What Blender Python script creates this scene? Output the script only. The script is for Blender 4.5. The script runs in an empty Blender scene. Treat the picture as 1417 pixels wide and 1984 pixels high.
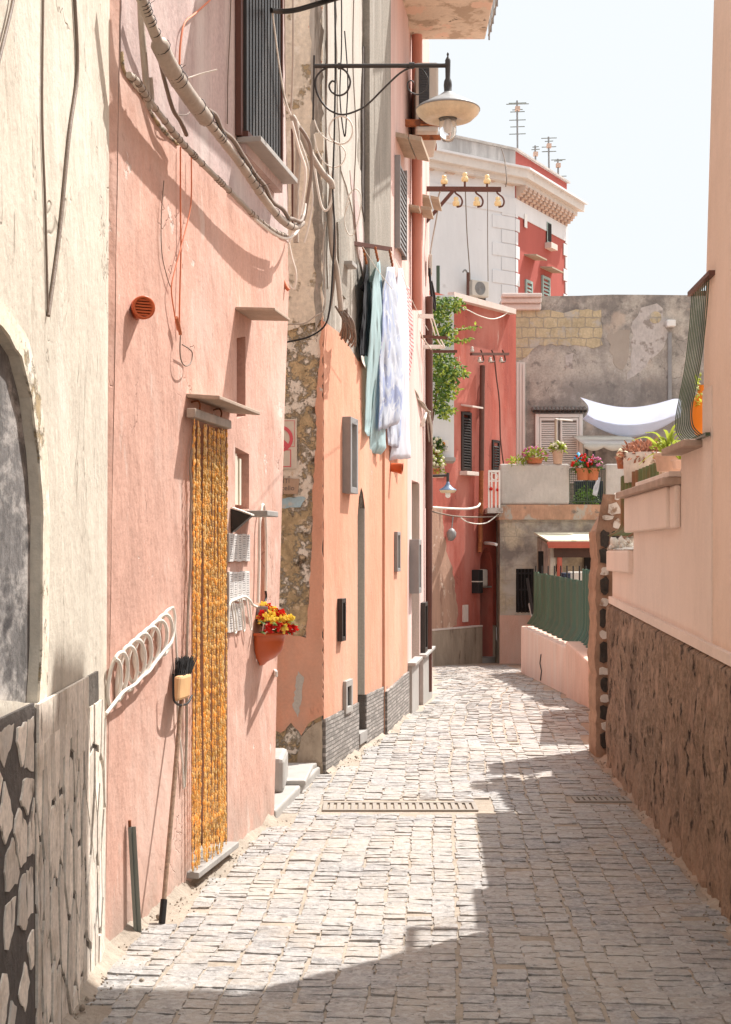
import bpy, bmesh, math, random
from mathutils import Vector, Matrix, noise
from mathutils.geometry import tessellate_polygon

random.seed(7)
D = bpy.data
scene = bpy.context.scene
COL = scene.collection
R = math.radians

# ------------------------------------------------------------------ camera model (used to survey the photograph)
F, CX, HY, CZ = 2755.6, 708.5, 1070.0, 1.46
SUN_AZ, SUN_EL = R(50), R(56.6)


def gz(y):
    if y < 12.5:
        return 0.0
    if y < 28:
        return -0.044 * (y - 12.5)
    return -0.682


def pt(X, Y, y):
    return Vector(((X - CX) / F * y, y, CZ - (Y - HY) / F * y))


def gp(X, Y):
    k = (Y - HY) / F
    y = CZ / k
    for _ in range(60):
        y += (((CZ - gz(y)) / k) - y) * 0.5
    return Vector(((X - CX) / F * y, y))


class Wall:
    """vertical plane: u along the wall, n out of the wall, z up"""
    def __init__(s, a, b, face=(0.6, 5.0)):
        s.a = Vector(a); s.b = Vector(b)
        s.d = (s.b - s.a).normalized(); s.L = (s.b - s.a).length
        n = Vector((s.d.y, -s.d.x))
        if n.dot(Vector(face) - s.a) < 0:
            n = -n
        s.n = n

    def P(s, u, n, z):
        q = s.a + s.d * u + s.n * n
        return Vector((q.x, q.y, z))

    def hit(s, X, Y, n=0.0):
        rx = (X - CX) / F
        t = (n + s.a.dot(s.n)) / (rx * s.n.x + s.n.y)
        u = (Vector((rx * t, t)) - s.a).dot(s.d)
        return u, CZ - (Y - HY) / F * t

    def u(s, X, n=0.0):
        return s.hit(X, 1000, n)[0]

    def z(s, X, Y, n=0.0):
        return s.hit(X, Y, n)[1]

    def px(s, pts, n=0.0):
        return [s.hit(X, Y, n) for X, Y in pts]

    def w(s, X, Y, n=0.0):
        u, z = s.hit(X, Y, n)
        return s.P(u, n, z)


# ------------------------------------------------------------------ helpers: objects
def tag(o, label=None, cat=None, group=None, kind=None):
    if label: o['label'] = label
    if cat: o['category'] = cat
    if group: o['group'] = group
    if kind: o['kind'] = kind
    return o


def thing(name, label, cat, loc=(0, 0, 0), group=None):
    o = D.objects.new(name, None)
    o.empty_display_size = 0.1
    COL.objects.link(o)
    o.location = loc
    return tag(o, label, cat, group)


def wloc(o):
    v = Vector((0, 0, 0))
    while o is not None:
        v += Vector(o.location); o = o.parent
    return v


def dup(root, loc=None, rz=None, label=None):
    r = root.copy(); COL.objects.link(r)
    if loc is not None: r.location = loc
    if rz is not None: r.rotation_euler = (0, 0, rz)
    if label: r['label'] = label
    for c in list(root.children):
        k = c.copy(); COL.objects.link(k); k.parent = r
        for g in list(c.children):
            h = g.copy(); COL.objects.link(h); h.parent = k
    return r


def catmull(p, n=6):
    p = [Vector(q) for q in p]
    if len(p) < 3: return p
    out = []
    for i in range(len(p) - 1):
        p0 = p[max(i - 1, 0)]; p1 = p[i]; p2 = p[i + 1]; p3 = p[min(i + 2, len(p) - 1)]
        for k in range(n):
            t = k / n
            out.append(0.5 * ((2 * p1) + (p2 - p0) * t + (2 * p0 - 5 * p1 + 4 * p2 - p3) * t * t + (3 * p1 - p0 - 3 * p2 + p3) * t ** 3))
    out.append(p[-1])
    return out


def rough(poly, step=0.05, amp=0.012, seed=0):
    rnd = random.Random(seed); out = []
    n = len(poly)
    for i in range(n):
        a = Vector(poly[i]); b = Vector(poly[(i + 1) % n]); L = (b - a).length
        k = max(1, int(L / step)); t = (b - a) / max(L, 1e-6); q = Vector((-t.y, t.x))
        for j in range(k):
            v = a + (b - a) * (j / k)
            if j: v = v + q * rnd.uniform(-amp, amp)
            out.append((v.x, v.y))
    return out


class MB:
    def __init__(s):
        s.v = []; s.f = []; s.m = []; s.sm = []

    def add(s, vs, fs, mi=0, smooth=False):
        o = len(s.v)
        s.v += [tuple(q) for q in vs]
        for f in fs:
            s.f.append([i + o for i in f]); s.m.append(mi); s.sm.append(smooth)
        return s

    def hexa(s, c, mi=0):
        return s.add(c, [(0, 1, 2, 3), (7, 6, 5, 4), (0, 4, 5, 1), (1, 5, 6, 2), (2, 6, 7, 3), (3, 7, 4, 0)], mi)

    def box(s, x0, x1, y0, y1, z0, z1, mi=0):
        return s.hexa([(x0, y0, z0), (x1, y0, z0), (x1, y1, z0), (x0, y1, z0), (x0, y0, z1), (x1, y0, z1), (x1, y1, z1), (x0, y1, z1)], mi)

    def wbox(s, W, u0, u1, n0, n1, z0, z1, mi=0, dz=0.0):
        """box on a wall; dz = drop of the outer edge"""
        c = [W.P(u0, n0, z0), W.P(u1, n0, z0), W.P(u1, n1, z0 - dz), W.P(u0, n1, z0 - dz),
             W.P(u0, n0, z1), W.P(u1, n0, z1), W.P(u1, n1, z1 - dz), W.P(u0, n1, z1 - dz)]
        return s.hexa(c, mi)

    def prism(s, W, poly, n0, n1, mi=0):
        k = len(poly)
        vs = [W.P(u, n1, z) for u, z in poly] + [W.P(u, n0, z) for u, z in poly]
        tri = tessellate_polygon([[Vector((u, z, 0)) for u, z in poly]])
        fs = [tuple(t) for t in tri] + [(i, (i + 1) % k, k + (i + 1) % k, k + i) for i in range(k)]
        return s.add(vs, fs, mi)

    def zprism(s, poly, z0, z1, mi=0):
        k = len(poly)
        vs = [(x, y, z1) for x, y in poly] + [(x, y, z0) for x, y in poly]
        tri = tessellate_polygon([[Vector((x, y, 0)) for x, y in poly]])
        fs = [tuple(t) for t in tri] + [tuple(i + k for i in t) for t in tri] + [(i, (i + 1) % k, k + (i + 1) % k, k + i) for i in range(k)]
        return s.add(vs, fs, mi)

    def facade(s, W, outer, holes=(), thick=0.3, mi=0):
        """holes: (poly, depth, back?)"""
        loops = [outer] + [h[0] for h in holes]
        vs = []; tl = []
        for lp in loops:
            tl.append([Vector((u, z, 0)) for u, z in lp]); vs += [W.P(u, 0, z) for u, z in lp]
        fs = [tuple(t) for t in tessellate_polygon(tl)]
        s.add(vs, fs, mi)
        k = len(outer)
        s.add([W.P(u, 0, z) for u, z in outer] + [W.P(u, -thick, z) for u, z in outer],
              [(i, (i + 1) % k, k + (i + 1) % k, k + i) for i in range(k)], mi)
        for h in holes:
            lp, dep = h[0], h[1]; k = len(lp)
            s.add([W.P(u, 0, z) for u, z in lp] + [W.P(u, -dep, z) for u, z in lp],
                  [(i, (i + 1) % k, k + (i + 1) % k, k + i) for i in range(k)], mi)
            if len(h) < 3 or h[2]:
                s.add([W.P(u, -dep, z) for u, z in lp], [tuple(t) for t in tessellate_polygon([[Vector((u, z, 0)) for u, z in lp]])], mi)
        return s

    def tube(s, pts, r, seg=8, mi=0, closed=False, smooth=True):
        pts = [Vector(p) for p in pts]; n = len(pts)
        if n < 2: return s
        rs = r if isinstance(r, (list, tuple)) else [r] * n
        T = []
        for i in range(n):
            if closed: t = pts[(i + 1) % n] - pts[i - 1]
            else: t = pts[min(i + 1, n - 1)] - pts[max(i - 1, 0)]
            T.append(t.normalized() if t.length > 1e-9 else Vector((0, 0, 1)))
        up = Vector((0, 0, 1)) if abs(T[0].z) < 0.9 else Vector((1, 0, 0))
        N = (up - T[0] * up.dot(T[0])).normalized()
        vs = []
        for i in range(n):
            N = N - T[i] * N.dot(T[i])
            N = N.normalized() if N.length > 1e-6 else T[i].orthogonal().normalized()
            B = T[i].cross(N)
            for k in range(seg):
                a = 2 * math.pi * k / seg
                vs.append(pts[i] + (N * math.cos(a) + B * math.sin(a)) * rs[i])
        fs = []
        for i in range(n if closed else n - 1):
            j = (i + 1) % n
            for k in range(seg):
                fs.append((i * seg + k, i * seg + (k + 1) % seg, j * seg + (k + 1) % seg, j * seg + k))
        s.add(vs, fs, mi, smooth)
        if not closed:
            s.add(vs[:seg], [tuple(range(seg))[::-1]], mi); s.add(vs[-seg:], [tuple(range(seg))], mi)
        return s

    def bar(s, a, b, w, h, mi=0):
        """square bar between two points"""
        a = Vector(a); b = Vector(b); t = (b - a).normalized()
        up = Vector((0, 0, 1)) if abs(t.z) < 0.95 else Vector((1, 0, 0))
        x = t.cross(up).normalized() * w / 2; y = x.cross(t).normalized() * h / 2
        return s.hexa([a - x - y, a + x - y, a + x + y, a - x + y, b - x - y, b + x - y, b + x + y, b - x + y], mi)

    def lathe(s, c, prof, seg=16, mi=0, axis=(0, 0, 1), smooth=True, a0=0.0, a1=2 * math.pi):
        c = Vector(c); ax = Vector(axis).normalized()
        up = Vector((1, 0, 0)) if abs(ax.x) < 0.9 else Vector((0, 1, 0))
        X = (up - ax * up.dot(ax)).normalized(); Y = ax.cross(X)
        full = abs(a1 - a0 - 2 * math.pi) < 1e-6
        m = seg if full else seg + 1
        vs = []
        for r, z in prof:
            for k in range(m):
                a = a0 + (a1 - a0) * k / seg
                vs.append(c + ax * z + (X * math.cos(a) + Y * math.sin(a)) * max(r, 1e-4))
        fs = []
        for i in range(len(prof) - 1):
            for k in range(seg):
                k2 = (k + 1) % m
                fs.append((i * m + k, i * m + k2, (i + 1) * m + k2, (i + 1) * m + k))
        return s.add(vs, fs, mi, smooth)

    def blob(s, c, r, seg=8, amp=0.15, mi=0, sc=(1, 1, 1)):
        c = Vector(c); n = seg // 2 + 1; vs = []
        for i in range(n + 1):
            th = math.pi * i / n
            for k in range(seg):
                ph = 2 * math.pi * k / seg
                d = Vector((math.sin(th) * math.cos(ph), math.sin(th) * math.sin(ph), math.cos(th)))
                q = r * (1 + amp * noise.noise(d * 2.3 + c * 17))
                vs.append(c + Vector((d.x * sc[0], d.y * sc[1], d.z * sc[2])) * q)
        fs = [(i * seg + k, i * seg + (k + 1) % seg, (i + 1) * seg + (k + 1) % seg, (i + 1) * seg + k) for i in range(n) for k in range(seg)]
        return s.add(vs, fs, mi, True)

    def leaf(s, p, d, up, L, Wd, mi=0, bend=0.2):
        p = Vector(p); d = Vector(d).normalized(); x = d.cross(Vector(up))
        x = x.normalized() if x.length > 1e-4 else d.orthogonal().normalized()
        nn = x.cross(d)
        m = p + d * L * 0.5 + nn * L * bend * 0.5; e = p + d * L - nn * L * bend * 0.3
        return s.add([p, m + x * Wd / 2 - nn * Wd * .12, e, m - x * Wd / 2 - nn * Wd * .12, m], [(0, 1, 4), (1, 2, 4), (2, 3, 4), (3, 0, 4)], mi)

    def grid(s, fn, nu, nv, mi=0, smooth=True):
        vs = [fn(i / nu, j / nv) for j in range(nv + 1) for i in range(nu + 1)]
        fs = [(j * (nu + 1) + i, j * (nu + 1) + i + 1, (j + 1) * (nu + 1) + i + 1, (j + 1) * (nu + 1) + i) for j in range(nv) for i in range(nu)]
        return s.add(vs, fs, mi, smooth)

    def build(s, name, mats, parent=None, label=None, bevel=0.0, solid=0.0, weld=False):
        off = wloc(parent) if parent is not None else Vector((0, 0, 0))
        me = D.meshes.new(name)
        me.from_pydata([(x - off.x, y - off.y, z - off.z) for x, y, z in s.v], [], s.f)
        if not isinstance(mats, (list, tuple)): mats = [mats]
        for m in mats: me.materials.append(m)
        me.polygons.foreach_set('material_index', s.m)
        me.polygons.foreach_set('use_smooth', s.sm)
        bm = bmesh.new(); bm.from_mesh(me)
        if weld: bmesh.ops.remove_doubles(bm, verts=bm.verts, dist=1e-5)
        bmesh.ops.recalc_face_normals(bm, faces=bm.faces)
        bm.to_mesh(me); bm.free()
        me.update()
        o = D.objects.new(name, me); COL.objects.link(o)
        if parent is not None: o.parent = parent
        if label: o['label'] = label
        if bevel:
            b = o.modifiers.new('bevel', 'BEVEL'); b.width = bevel; b.segments = 2; b.limit_method = 'ANGLE'
        if solid:
            b = o.modifiers.new('solid', 'SOLIDIFY'); b.thickness = solid; b.offset = 0
        return o


def tube_obj(name, pts, r, m, parent=None, seg=8, n=6, label=None):
    return MB().tube(catmull(pts, n), r, seg).build(name, m, parent, label)


# ------------------------------------------------------------------ helpers: materials
def L(r, g, b):
    f = lambda c: (c / 255 / 12.92) if c / 255 <= 0.04045 else ((c / 255 + 0.055) / 1.055) ** 2.4
    return (f(r), f(g), f(b))


class NT:
    def __init__(s, name):
        s.m = D.materials.new(name); s.m.use_nodes = True
        s.t = s.m.node_tree; s.t.nodes.clear()
        s.out = s.N('ShaderNodeOutputMaterial')

    def N(s, typ, **kw):
        n = s.t.nodes.new(typ)
        for k, v in kw.items():
            if k.startswith('i_'):
                n.inputs[k[2:].replace('_', ' ')].default_value = v
            else: setattr(n, k, v)
        return n

    def K(s, a, b): s.t.links.new(a, b)

    def noise(s, vec, scale, detail=5, rough=0.6, dist=0.0):
        n = s.N('ShaderNodeTexNoise'); s.K(vec, n.inputs['Vector'])
        n.inputs['Scale'].default_value = scale; n.inputs['Detail'].default_value = detail
        n.inputs['Roughness'].default_value = rough; n.inputs['Distortion'].default_value = dist
        return n.outputs['Fac']

    def rng(s, v, a, b, c=0.0, d=1.0, smooth=False):
        n = s.N('ShaderNodeMapRange'); s.K(v, n.inputs['Value'])
        if smooth: n.interpolation_type = 'SMOOTHSTEP'
        for k, q in zip(('From Min', 'From Max', 'To Min', 'To Max'), (a, b, c, d)): n.inputs[k].default_value = q
        return n.outputs['Result']

    def mix(s, f, a, b, mode='MIX'):
        n = s.N('ShaderNodeMix', data_type='RGBA', blend_type=mode, clamp_factor=True)
        for sock, v in ((n.inputs[0], f), (n.inputs[6], a), (n.inputs[7], b)):
            if isinstance(v, (int, float)): sock.default_value = v
            elif isinstance(v, tuple): sock.default_value = (*v[:3], 1)
            else: s.K(v, sock)
        return n.outputs[2]

    def math(s, op, a, b=0.0):
        n = s.N('ShaderNodeMath', operation=op)
        for sock, v in ((n.inputs[0], a), (n.inputs[1], b)):
            if isinstance(v, (int, float)): sock.default_value = v
            else: s.K(v, sock)
        return n.outputs[0]

    def scaled(s, vec, sc):
        n = s.N('ShaderNodeMapping'); s.K(vec, n.inputs['Vector']); n.inputs['Scale'].default_value = sc
        return n.outputs['Vector']


def mat(name, col, rough=0.9, var=0.14, vs=2.2, vz=0.35, patches=(), bump=0.0015, bs=60, und=0.0, us=1.6, metal=0.0, spec=0.25,
        brick=None, island=0.0, vor=None, sub=0.0, trans=0.0, fine=0.0, crack=None):
    k = NT(name)
    pos = k.N('ShaderNodeTexCoord').outputs['Object']
    sep = k.N('ShaderNodeSeparateXYZ'); k.K(pos, sep.inputs[0])
    n1 = k.noise(k.scaled(pos, (1, 1, vz)), vs, 7, 0.62)
    f1 = k.rng(n1, 0.28, 0.72, 1 - var, 1 + var)
    n2 = k.noise(k.scaled(pos, (1, 1, max(vz * .4, .05))), vs * 9, 5, 0.6)
    f2 = k.rng(n2, 0.25, 0.75, 1 - var * .55, 1 + var * .55)
    f = k.math('MULTIPLY', f1, f2)
    if fine:
        f = k.math('MULTIPLY', f, k.rng(k.noise(pos, max(bs * 1.3, 25), 4, .7), .3, .7, 1 - fine, 1 + fine))
    if island:
        ri = k.N('ShaderNodeNewGeometry').outputs['Random Per Island']
        f = k.math('MULTIPLY', f, k.rng(ri, 0, 1, 1 - island, 1 + island))
    hsv = k.N('ShaderNodeHueSaturation'); hsv.inputs['Color'].default_value = (*col, 1)
    k.K(f, hsv.inputs['Value'])
    c = hsv.outputs['Color']
    h = k.math('MULTIPLY', k.noise(pos, bs, 6, 0.65), bump)
    if und:
        h = k.math('ADD', h, k.math('MULTIPLY', k.noise(k.scaled(pos, (1, 1, .55)), us, 4, 0.55), und))
    if brick:
        cb = k.N('ShaderNodeCombineXYZ')
        k.K(sep.outputs[brick.get('axis', 'x').upper()], cb.inputs[0]); k.K(sep.outputs['Z'], cb.inputs[1])
        wob = k.noise(pos, 5, 2)
        vm = k.N('ShaderNodeVectorMath', operation='ADD'); k.K(cb.outputs[0], vm.inputs[0])
        wv = k.N('ShaderNodeCombineXYZ'); k.K(k.rng(wob, 0, 1, -brick.get('wob', .01), brick.get('wob', .01)), wv.inputs[1]); k.K(k.rng(wob, 0, 1, brick.get('wob', .01), -brick.get('wob', .01)), wv.inputs[0])
        k.K(wv.outputs[0], vm.inputs[1])
        b = k.N('ShaderNodeTexBrick'); k.K(vm.outputs[0], b.inputs['Vector'])
        b.inputs['Scale'].default_value = 1.0
        b.inputs['Brick Width'].default_value = brick['w']; b.inputs['Row Height'].default_value = brick['h']
        b.inputs['Mortar Size'].default_value = brick.get('mortar', .008); b.inputs['Mortar Smooth'].default_value = .3
        b.inputs['Bias'].default_value = 0.0
        b.inputs['Color1'].default_value = (.65, .65, .65, 1); b.inputs['Color2'].default_value = (1.15, 1.15, 1.15, 1)
        b.inputs['Mortar'].default_value = (1, 1, 1, 1)
        c = k.mix(brick.get('cv', 1.0), c, b.outputs['Color'], 'MULTIPLY')
        c = k.mix(b.outputs['Fac'], c, brick['mcol'])
        h = k.math('SUBTRACT', h, k.math('MULTIPLY', b.outputs['Fac'], brick.get('deep', .006)))
    if vor:
        v = k.N('ShaderNodeTexVoronoi', feature='DISTANCE_TO_EDGE'); k.K(k.scaled(pos, vor.get('sc3', (1, 1, 1))), v.inputs['Vector'])
        v.inputs['Scale'].default_value = vor['scale']
        e = k.rng(v.outputs['Distance'], 0, vor['w'], 1, 0)
        c = k.mix(k.math('MULTIPLY', e, vor.get('amt', 1.0)), c, vor['col'])
        h = k.math('SUBTRACT', h, k.math('MULTIPLY', e, vor.get('deep', .006)))
    for p in patches:
        pc, sc, lo, hi = p[:4]; o = p[4] if len(p) > 4 else {}
        n = k.noise(k.scaled(pos, (1, 1, o.get('vz', 1))), sc, o.get('det', 6), o.get('rough', .62), o.get('dist', 0.0))
        m = k.rng(n, lo, hi)
        if 'z' in o: m = k.math('MULTIPLY', m, k.rng(sep.outputs['Z'], o['z'][0], o['z'][1], 0, 1))
        if 'x' in o: m = k.math('MULTIPLY', m, k.rng(sep.outputs['X'], o['x'][0], o['x'][1], 0, 1))
        m = k.math('MULTIPLY', m, o.get('amt', 1.0))
        c = k.mix(m, c, tuple(pc))
        if 'h' in o: h = k.math('ADD', h, k.math('MULTIPLY', m, o['h']))
    if crack:
        n = k.noise(k.scaled(pos, (1, 1, crack.get('vz', .6))), crack['scale'], 5, .55, .8)
        d = k.math('ABSOLUTE', k.math('SUBTRACT', n, .5))
        m = k.rng(d, 0, crack.get('w', .006), 1, 0)
        m = k.math('MULTIPLY', m, k.rng(k.noise(pos, crack['scale'] * .9 + .37, 2), crack.get('lo', .52), crack.get('lo', .52) + .06))
        c = k.mix(k.math('MULTIPLY', m, crack.get('amt', .8)), c, crack['col'])
        h = k.math('SUBTRACT', h, k.math('MULTIPLY', m, .003))
    bs_ = k.N('ShaderNodeBsdfPrincipled')
    k.K(c, bs_.inputs['Base Color'])
    bs_.inputs['Roughness'].default_value = rough; bs_.inputs['Metallic'].default_value = metal
    bs_.inputs['Specular IOR Level'].default_value = spec
    bp = k.N('ShaderNodeBump'); bp.inputs['Strength'].default_value = 1.0; bp.inputs['Distance'].default_value = 1.0
    k.K(h, bp.inputs['Height']); k.K(bp.outputs[0], bs_.inputs['Normal'])
    sh = bs_.outputs[0]
    if trans:
        tr = k.N('ShaderNodeBsdfTranslucent'); k.K(c, tr.inputs[0])
        ms = k.N('ShaderNodeMixShader'); ms.inputs[0].default_value = trans
        k.K(sh, ms.inputs[1]); k.K(tr.outputs[0], ms.inputs[2]); sh = ms.outputs[0]
    k.K(sh, k.out.inputs['Surface'])
    return k.m


def flat(name, rgb, rough=0.6, metal=0.0, var=0.06, bump=0.0004, spec=0.3, **kw):
    return mat(name, L(*rgb), rough=rough, metal=metal, var=var, bump=bump, spec=spec, vs=6, vz=1, **kw)


def glass(name):
    k = NT(name)
    b = k.N('ShaderNodeBsdfPrincipled'); b.inputs['Base Color'].default_value = (.95, .96, .96, 1)
    b.inputs['Roughness'].default_value = .08; b.inputs['Transmission Weight'].default_value = .85; b.inputs['IOR'].default_value = 1.3
    k.K(b.outputs[0], k.out.inputs['Surface']); return k.m


WHITE_P = (.62, .56, .50)
M = {}
M['cream'] = mat('cream_plaster', (.57, .515, .43), var=.12, vs=2.2, vz=.6, und=.035, us=2.6, bump=.0035, bs=38, fine=.10, crack={'scale': 1.7, 'col': (.26, .22, .17), 'vz': .45, 'w': .005, 'lo': .50},
                 patches=[((.36, .31, .25), 9, .66, .70, {'vz': .22, 'h': -.004}), ((.64, .60, .52), 2, .52, .60, {'vz': .6, 'amt': .8, 'h': .002, 'det': 8}),
                          ((.42, .36, .29), 5, .62, .67, {'vz': .4, 'amt': .55, 'h': -.003}), ((.52, .44, .34), 1.3, .54, .70, {'vz': .5, 'amt': .55})])
M['pink'] = mat('salmon_pink_plaster', (.575, .345, .272), var=.13, vs=1.9, vz=.75, und=.045, us=2.2, bump=.0032, bs=42, fine=.10, crack={'scale': 1.5, 'col': (.33, .19, .15), 'vz': .6, 'w': .0035, 'lo': .55, 'amt': .7},
                patches=[((.63, .47, .40), 1.5, .47, .66, {'vz': .7, 'amt': .75, 'det': 8}), ((.50, .255, .18), 3, .58, .74, {'vz': .5, 'amt': .5}),
                         ((.66, .55, .48), 7, .61, .68, {'vz': .35, 'amt': .5}), ((.40, .26, .21), 16, .68, .72, {'vz': .4, 'amt': .75, 'h': -.002}),
                         ((.40, .32, .27), 5, .36, .56, {'z': (.30, .0), 'amt': .75}), ((.66, .56, .50), 3.2, .66, .68, {'amt': .8, 'h': -.002})])
M['rose'] = mat('faded_rose_plaster', (.47, .355, .33), var=.15, vs=3, vz=.22, und=.03, us=2, bump=.0035, bs=36, fine=.14,
                patches=[((.62, .53, .49), 3.5, .46, .66, {'vz': .18, 'amt': .8}), ((.36, .245, .215), 7, .58, .70, {'vz': .22, 'amt': .6}), ((.30, .22, .19), 22, .66, .72, {'vz': .3, 'amt': .6})])
M['salmon'] = mat('orange_salmon_plaster', (.64, .315, .205), var=.11, vs=1.8, vz=.5, und=.035, us=1.9, bump=.0028, bs=44, fine=.08, crack={'scale': 1.3, 'col': (.36, .18, .12), 'w': .003, 'lo': .56, 'amt': .6},
                  patches=[((.68, .42, .31), 1.6, .46, .7, {'vz': .5, 'amt': .6}), ((.60, .50, .43), 5, .70, .72, {'h': -.002}),
                           ((.50, .235, .145), 4, .58, .74, {'vz': .4, 'amt': .45}), ((.42, .29, .22), 4, .40, .6, {'z': (1.2, .4), 'amt': .5})])
M['rosepink'] = mat('pale_pink_plaster', (.60, .41, .365), var=.12, vs=2.2, vz=.2, und=.02, bump=.003, fine=.1,
                    patches=[((.68, .56, .51), 3, .46, .68, {'vz': .16, 'amt': .7}), ((.46, .26, .21), 6, .60, .74, {'vz': .16, 'amt': .5})])
M['palewall'] = mat('pale_salmon_render', (.74, .60, .52), var=.08, vs=1.6, vz=.9, und=.02, us=1.3, bump=.0014, bs=60, fine=.06,
                    patches=[((.77, .63, .55), 1.6, .42, .66, {'vz': .8, 'amt': .7}), ((.46, .31, .24), 9, .66, .76, {'vz': .25, 'amt': .3})])
M['rightwall'] = mat('peach_render', (.74, .56, .455), var=.08, vs=1.6, vz=.9, und=.02, us=1.3, bump=.0014, bs=60, fine=.06,
                     patches=[((.76, .59, .50), 1.8, .42, .66, {'vz': .8, 'amt': .6})])
M['plinth'] = mat('rough_brown_render', (.255, .172, .122), var=.30, vs=9, vz=.6, bump=.012, bs=36, fine=.3,
                  patches=[((.43, .285, .21), 11, .53, .60, {'vz': .4, 'amt': .75, 'h': .004, 'det': 10, 'rough': .7}), ((.05, .036, .03), 16, .58, .63, {'vz': .45, 'h': -.012, 'det': 8}),
                           ((.38, .27, .20), 45, .53, .62, {'vz': .7, 'amt': .6}), ((.12, .08, .06), 3, .50, .64, {'vz': .4, 'amt': .6, 'det': 9}), ((.42, .28, .20), 4, .35, .6, {'z': (.30, .0), 'amt': .8})])
M['weathered'] = mat('weathered_grey_plaster', (.30, .268, .228), var=.24, vs=5, vz=.10, bump=.006, bs=30, und=.03, us=3, fine=.2,
                     patches=[((.50, .46, .405), 4, .48, .58, {'vz': .12, 'h': .003, 'det': 9}), ((.13, .105, .08), 8, .55, .63, {'vz': .07, 'amt': .85, 'h': -.004, 'det': 9}),
                              ((.56, .42, .37), 5, .62, .68, {'vz': .16, 'amt': .6})])
M['pilaster'] = mat('grey_cement_pilaster', (.26, .235, .20), var=.18, vs=5, vz=.25, bump=.004, bs=50, fine=.2, patches=[((.38, .35, .31), 6, .54, .66, {'vz': .15, 'amt': .7}), ((.13, .11, .09), 9, .6, .68, {'vz': .08, 'amt': .7})])
M['whiteplaster'] = mat('old_white_plaster', (.47, .435, .385), var=.14, vs=3, vz=.15, bump=.003, und=.01, fine=.12, patches=[((.40, .345, .28), 7, .57, .67, {'vz': .12, 'amt': .75})])
M['tuff'] = mat('crumbling_tuff', (.46, .35, .205), var=.3, vs=5, vz=.8, bump=.016, bs=20, und=.03, us=5, fine=.25,
                patches=[((.78, .71, .60), 4.4, .48, .53, {'h': .014, 'det': 11, 'rough': .74}), ((.17, .12, .075), 9, .60, .67, {'h': -.014, 'det': 8}), ((.60, .47, .31), 13, .57, .63)])
M['peel'] = mat('peeling_cream_plaster', (.70, .62, .50), var=.18, vs=4, vz=.4, bump=.004, bs=30, und=.012, fine=.15,
                patches=[((.42, .32, .19), 3.8, .56, .60, {'h': -.006, 'det': 11, 'rough': .7}), ((.64, .28, .19), 17, .66, .69, {'h': -.001}), ((.80, .74, .64), 6, .56, .62, {'amt': .8})])
M['bare'] = mat('bare_damp_cement', (.40, .33, .25), var=.25, vs=5, vz=.6, bump=.006, bs=22, patches=[((.16, .12, .085), 4.5, .52, .62, {'amt': .85}), ((.55, .46, .36), 7, .6, .66)])
M['mosaic'] = mat('grey_stone_strip_cladding', (.33, .30, .275), var=.25, vs=16, vz=1.5, bump=.006, bs=50,
                  brick={'axis': 'y', 'w': .11, 'h': .028, 'mortar': .004, 'mcol': (.17, .155, .14), 'deep': .008, 'wob': .008})
M['greystone'] = mat('grey_basalt_slab', (.33, .31, .29), var=.15, vs=6, vz=1, bump=.0015, bs=60, rough=.7)
M['paleslab'] = mat('pale_grey_marble', (.37, .35, .325), var=.12, vs=6, vz=1, bump=.001, bs=60, rough=.55)
M['clad'] = mat('pale_stone_cladding', (.72, .64, .55), var=.16, vs=9, vz=.5, bump=.004, bs=40, island=.22, rough=.8, fine=.18,
                patches=[((.20, .16, .125), 20, .60, .67, {'vz': .3, 'h': -.002, 'amt': .8}), ((.40, .32, .24), 5, .52, .68, {'amt': .6}), ((.66, .62, .57), 3, .56, .64, {'amt': .5})])
M['mortar'] = mat('dark_mortar', (.115, .10, .09), var=.3, vs=9, vz=.8, bump=.012, bs=22)
M['claymortar'] = mat('grey_beige_mortar', (.10, .085, .072), var=.3, vs=9, vz=.8, bump=.010, bs=24)
M['niche'] = mat('grey_rendered_niche', (.15, .14, .135), var=.4, vs=4, vz=.5, bump=.005, bs=30, fine=.3,
                 patches=[((.42, .39, .365), 1.6, .50, .58, {'vz': 2.2, 'amt': .85, 'det': 11, 'rough': .72}), ((.055, .05, .05), 2.6, .55, .63, {'det': 10, 'vz': 2})])
M['red'] = mat('red_plaster', (.40, .10, .07), var=.18, vs=1.3, vz=.3, bump=.003, bs=30, und=.03, us=1, fine=.12, crack={'scale': .9, 'col': (.2, .06, .05), 'w': .004, 'lo': .5, 'amt': .7},
               patches=[((.50, .20, .155), 1.2, .46, .62, {'vz': .35, 'amt': .75, 'det': 9}), ((.28, .065, .05), 2.2, .56, .72, {'vz': .25, 'amt': .6}), ((.47, .19, .15), .8, .44, .66, {'z': (2.0, 4.5), 'amt': .55, 'vz': .3}), ((.6, .42, .36), 2.5, .68, .71, {'vz': .2, 'amt': .7})])
M['redlight'] = mat('light_red_plaster', (.56, .20, .17), var=.08, vs=1, vz=.3, bump=.002, patches=[((.62, .33, .28), 1, .52, .7, {'vz': .25, 'amt': .4})])
M['redpeel'] = mat('scraped_tan_plaster', (.46, .28, .20), var=.2, vs=3, vz=.3, bump=.008, bs=14, patches=[((.30, .17, .12), 4, .56, .66, {'vz': .3, 'h': -.006}), ((.62, .46, .36), 5, .6, .68)])
M['redplinth'] = mat('grey_beige_dashed_render', (.36, .28, .21), var=.25, vs=3.5, vz=.3, bump=.012, bs=12, patches=[((.20, .14, .10), 6, .6, .68, {'vz': .25, 'h': -.01})])
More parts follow.
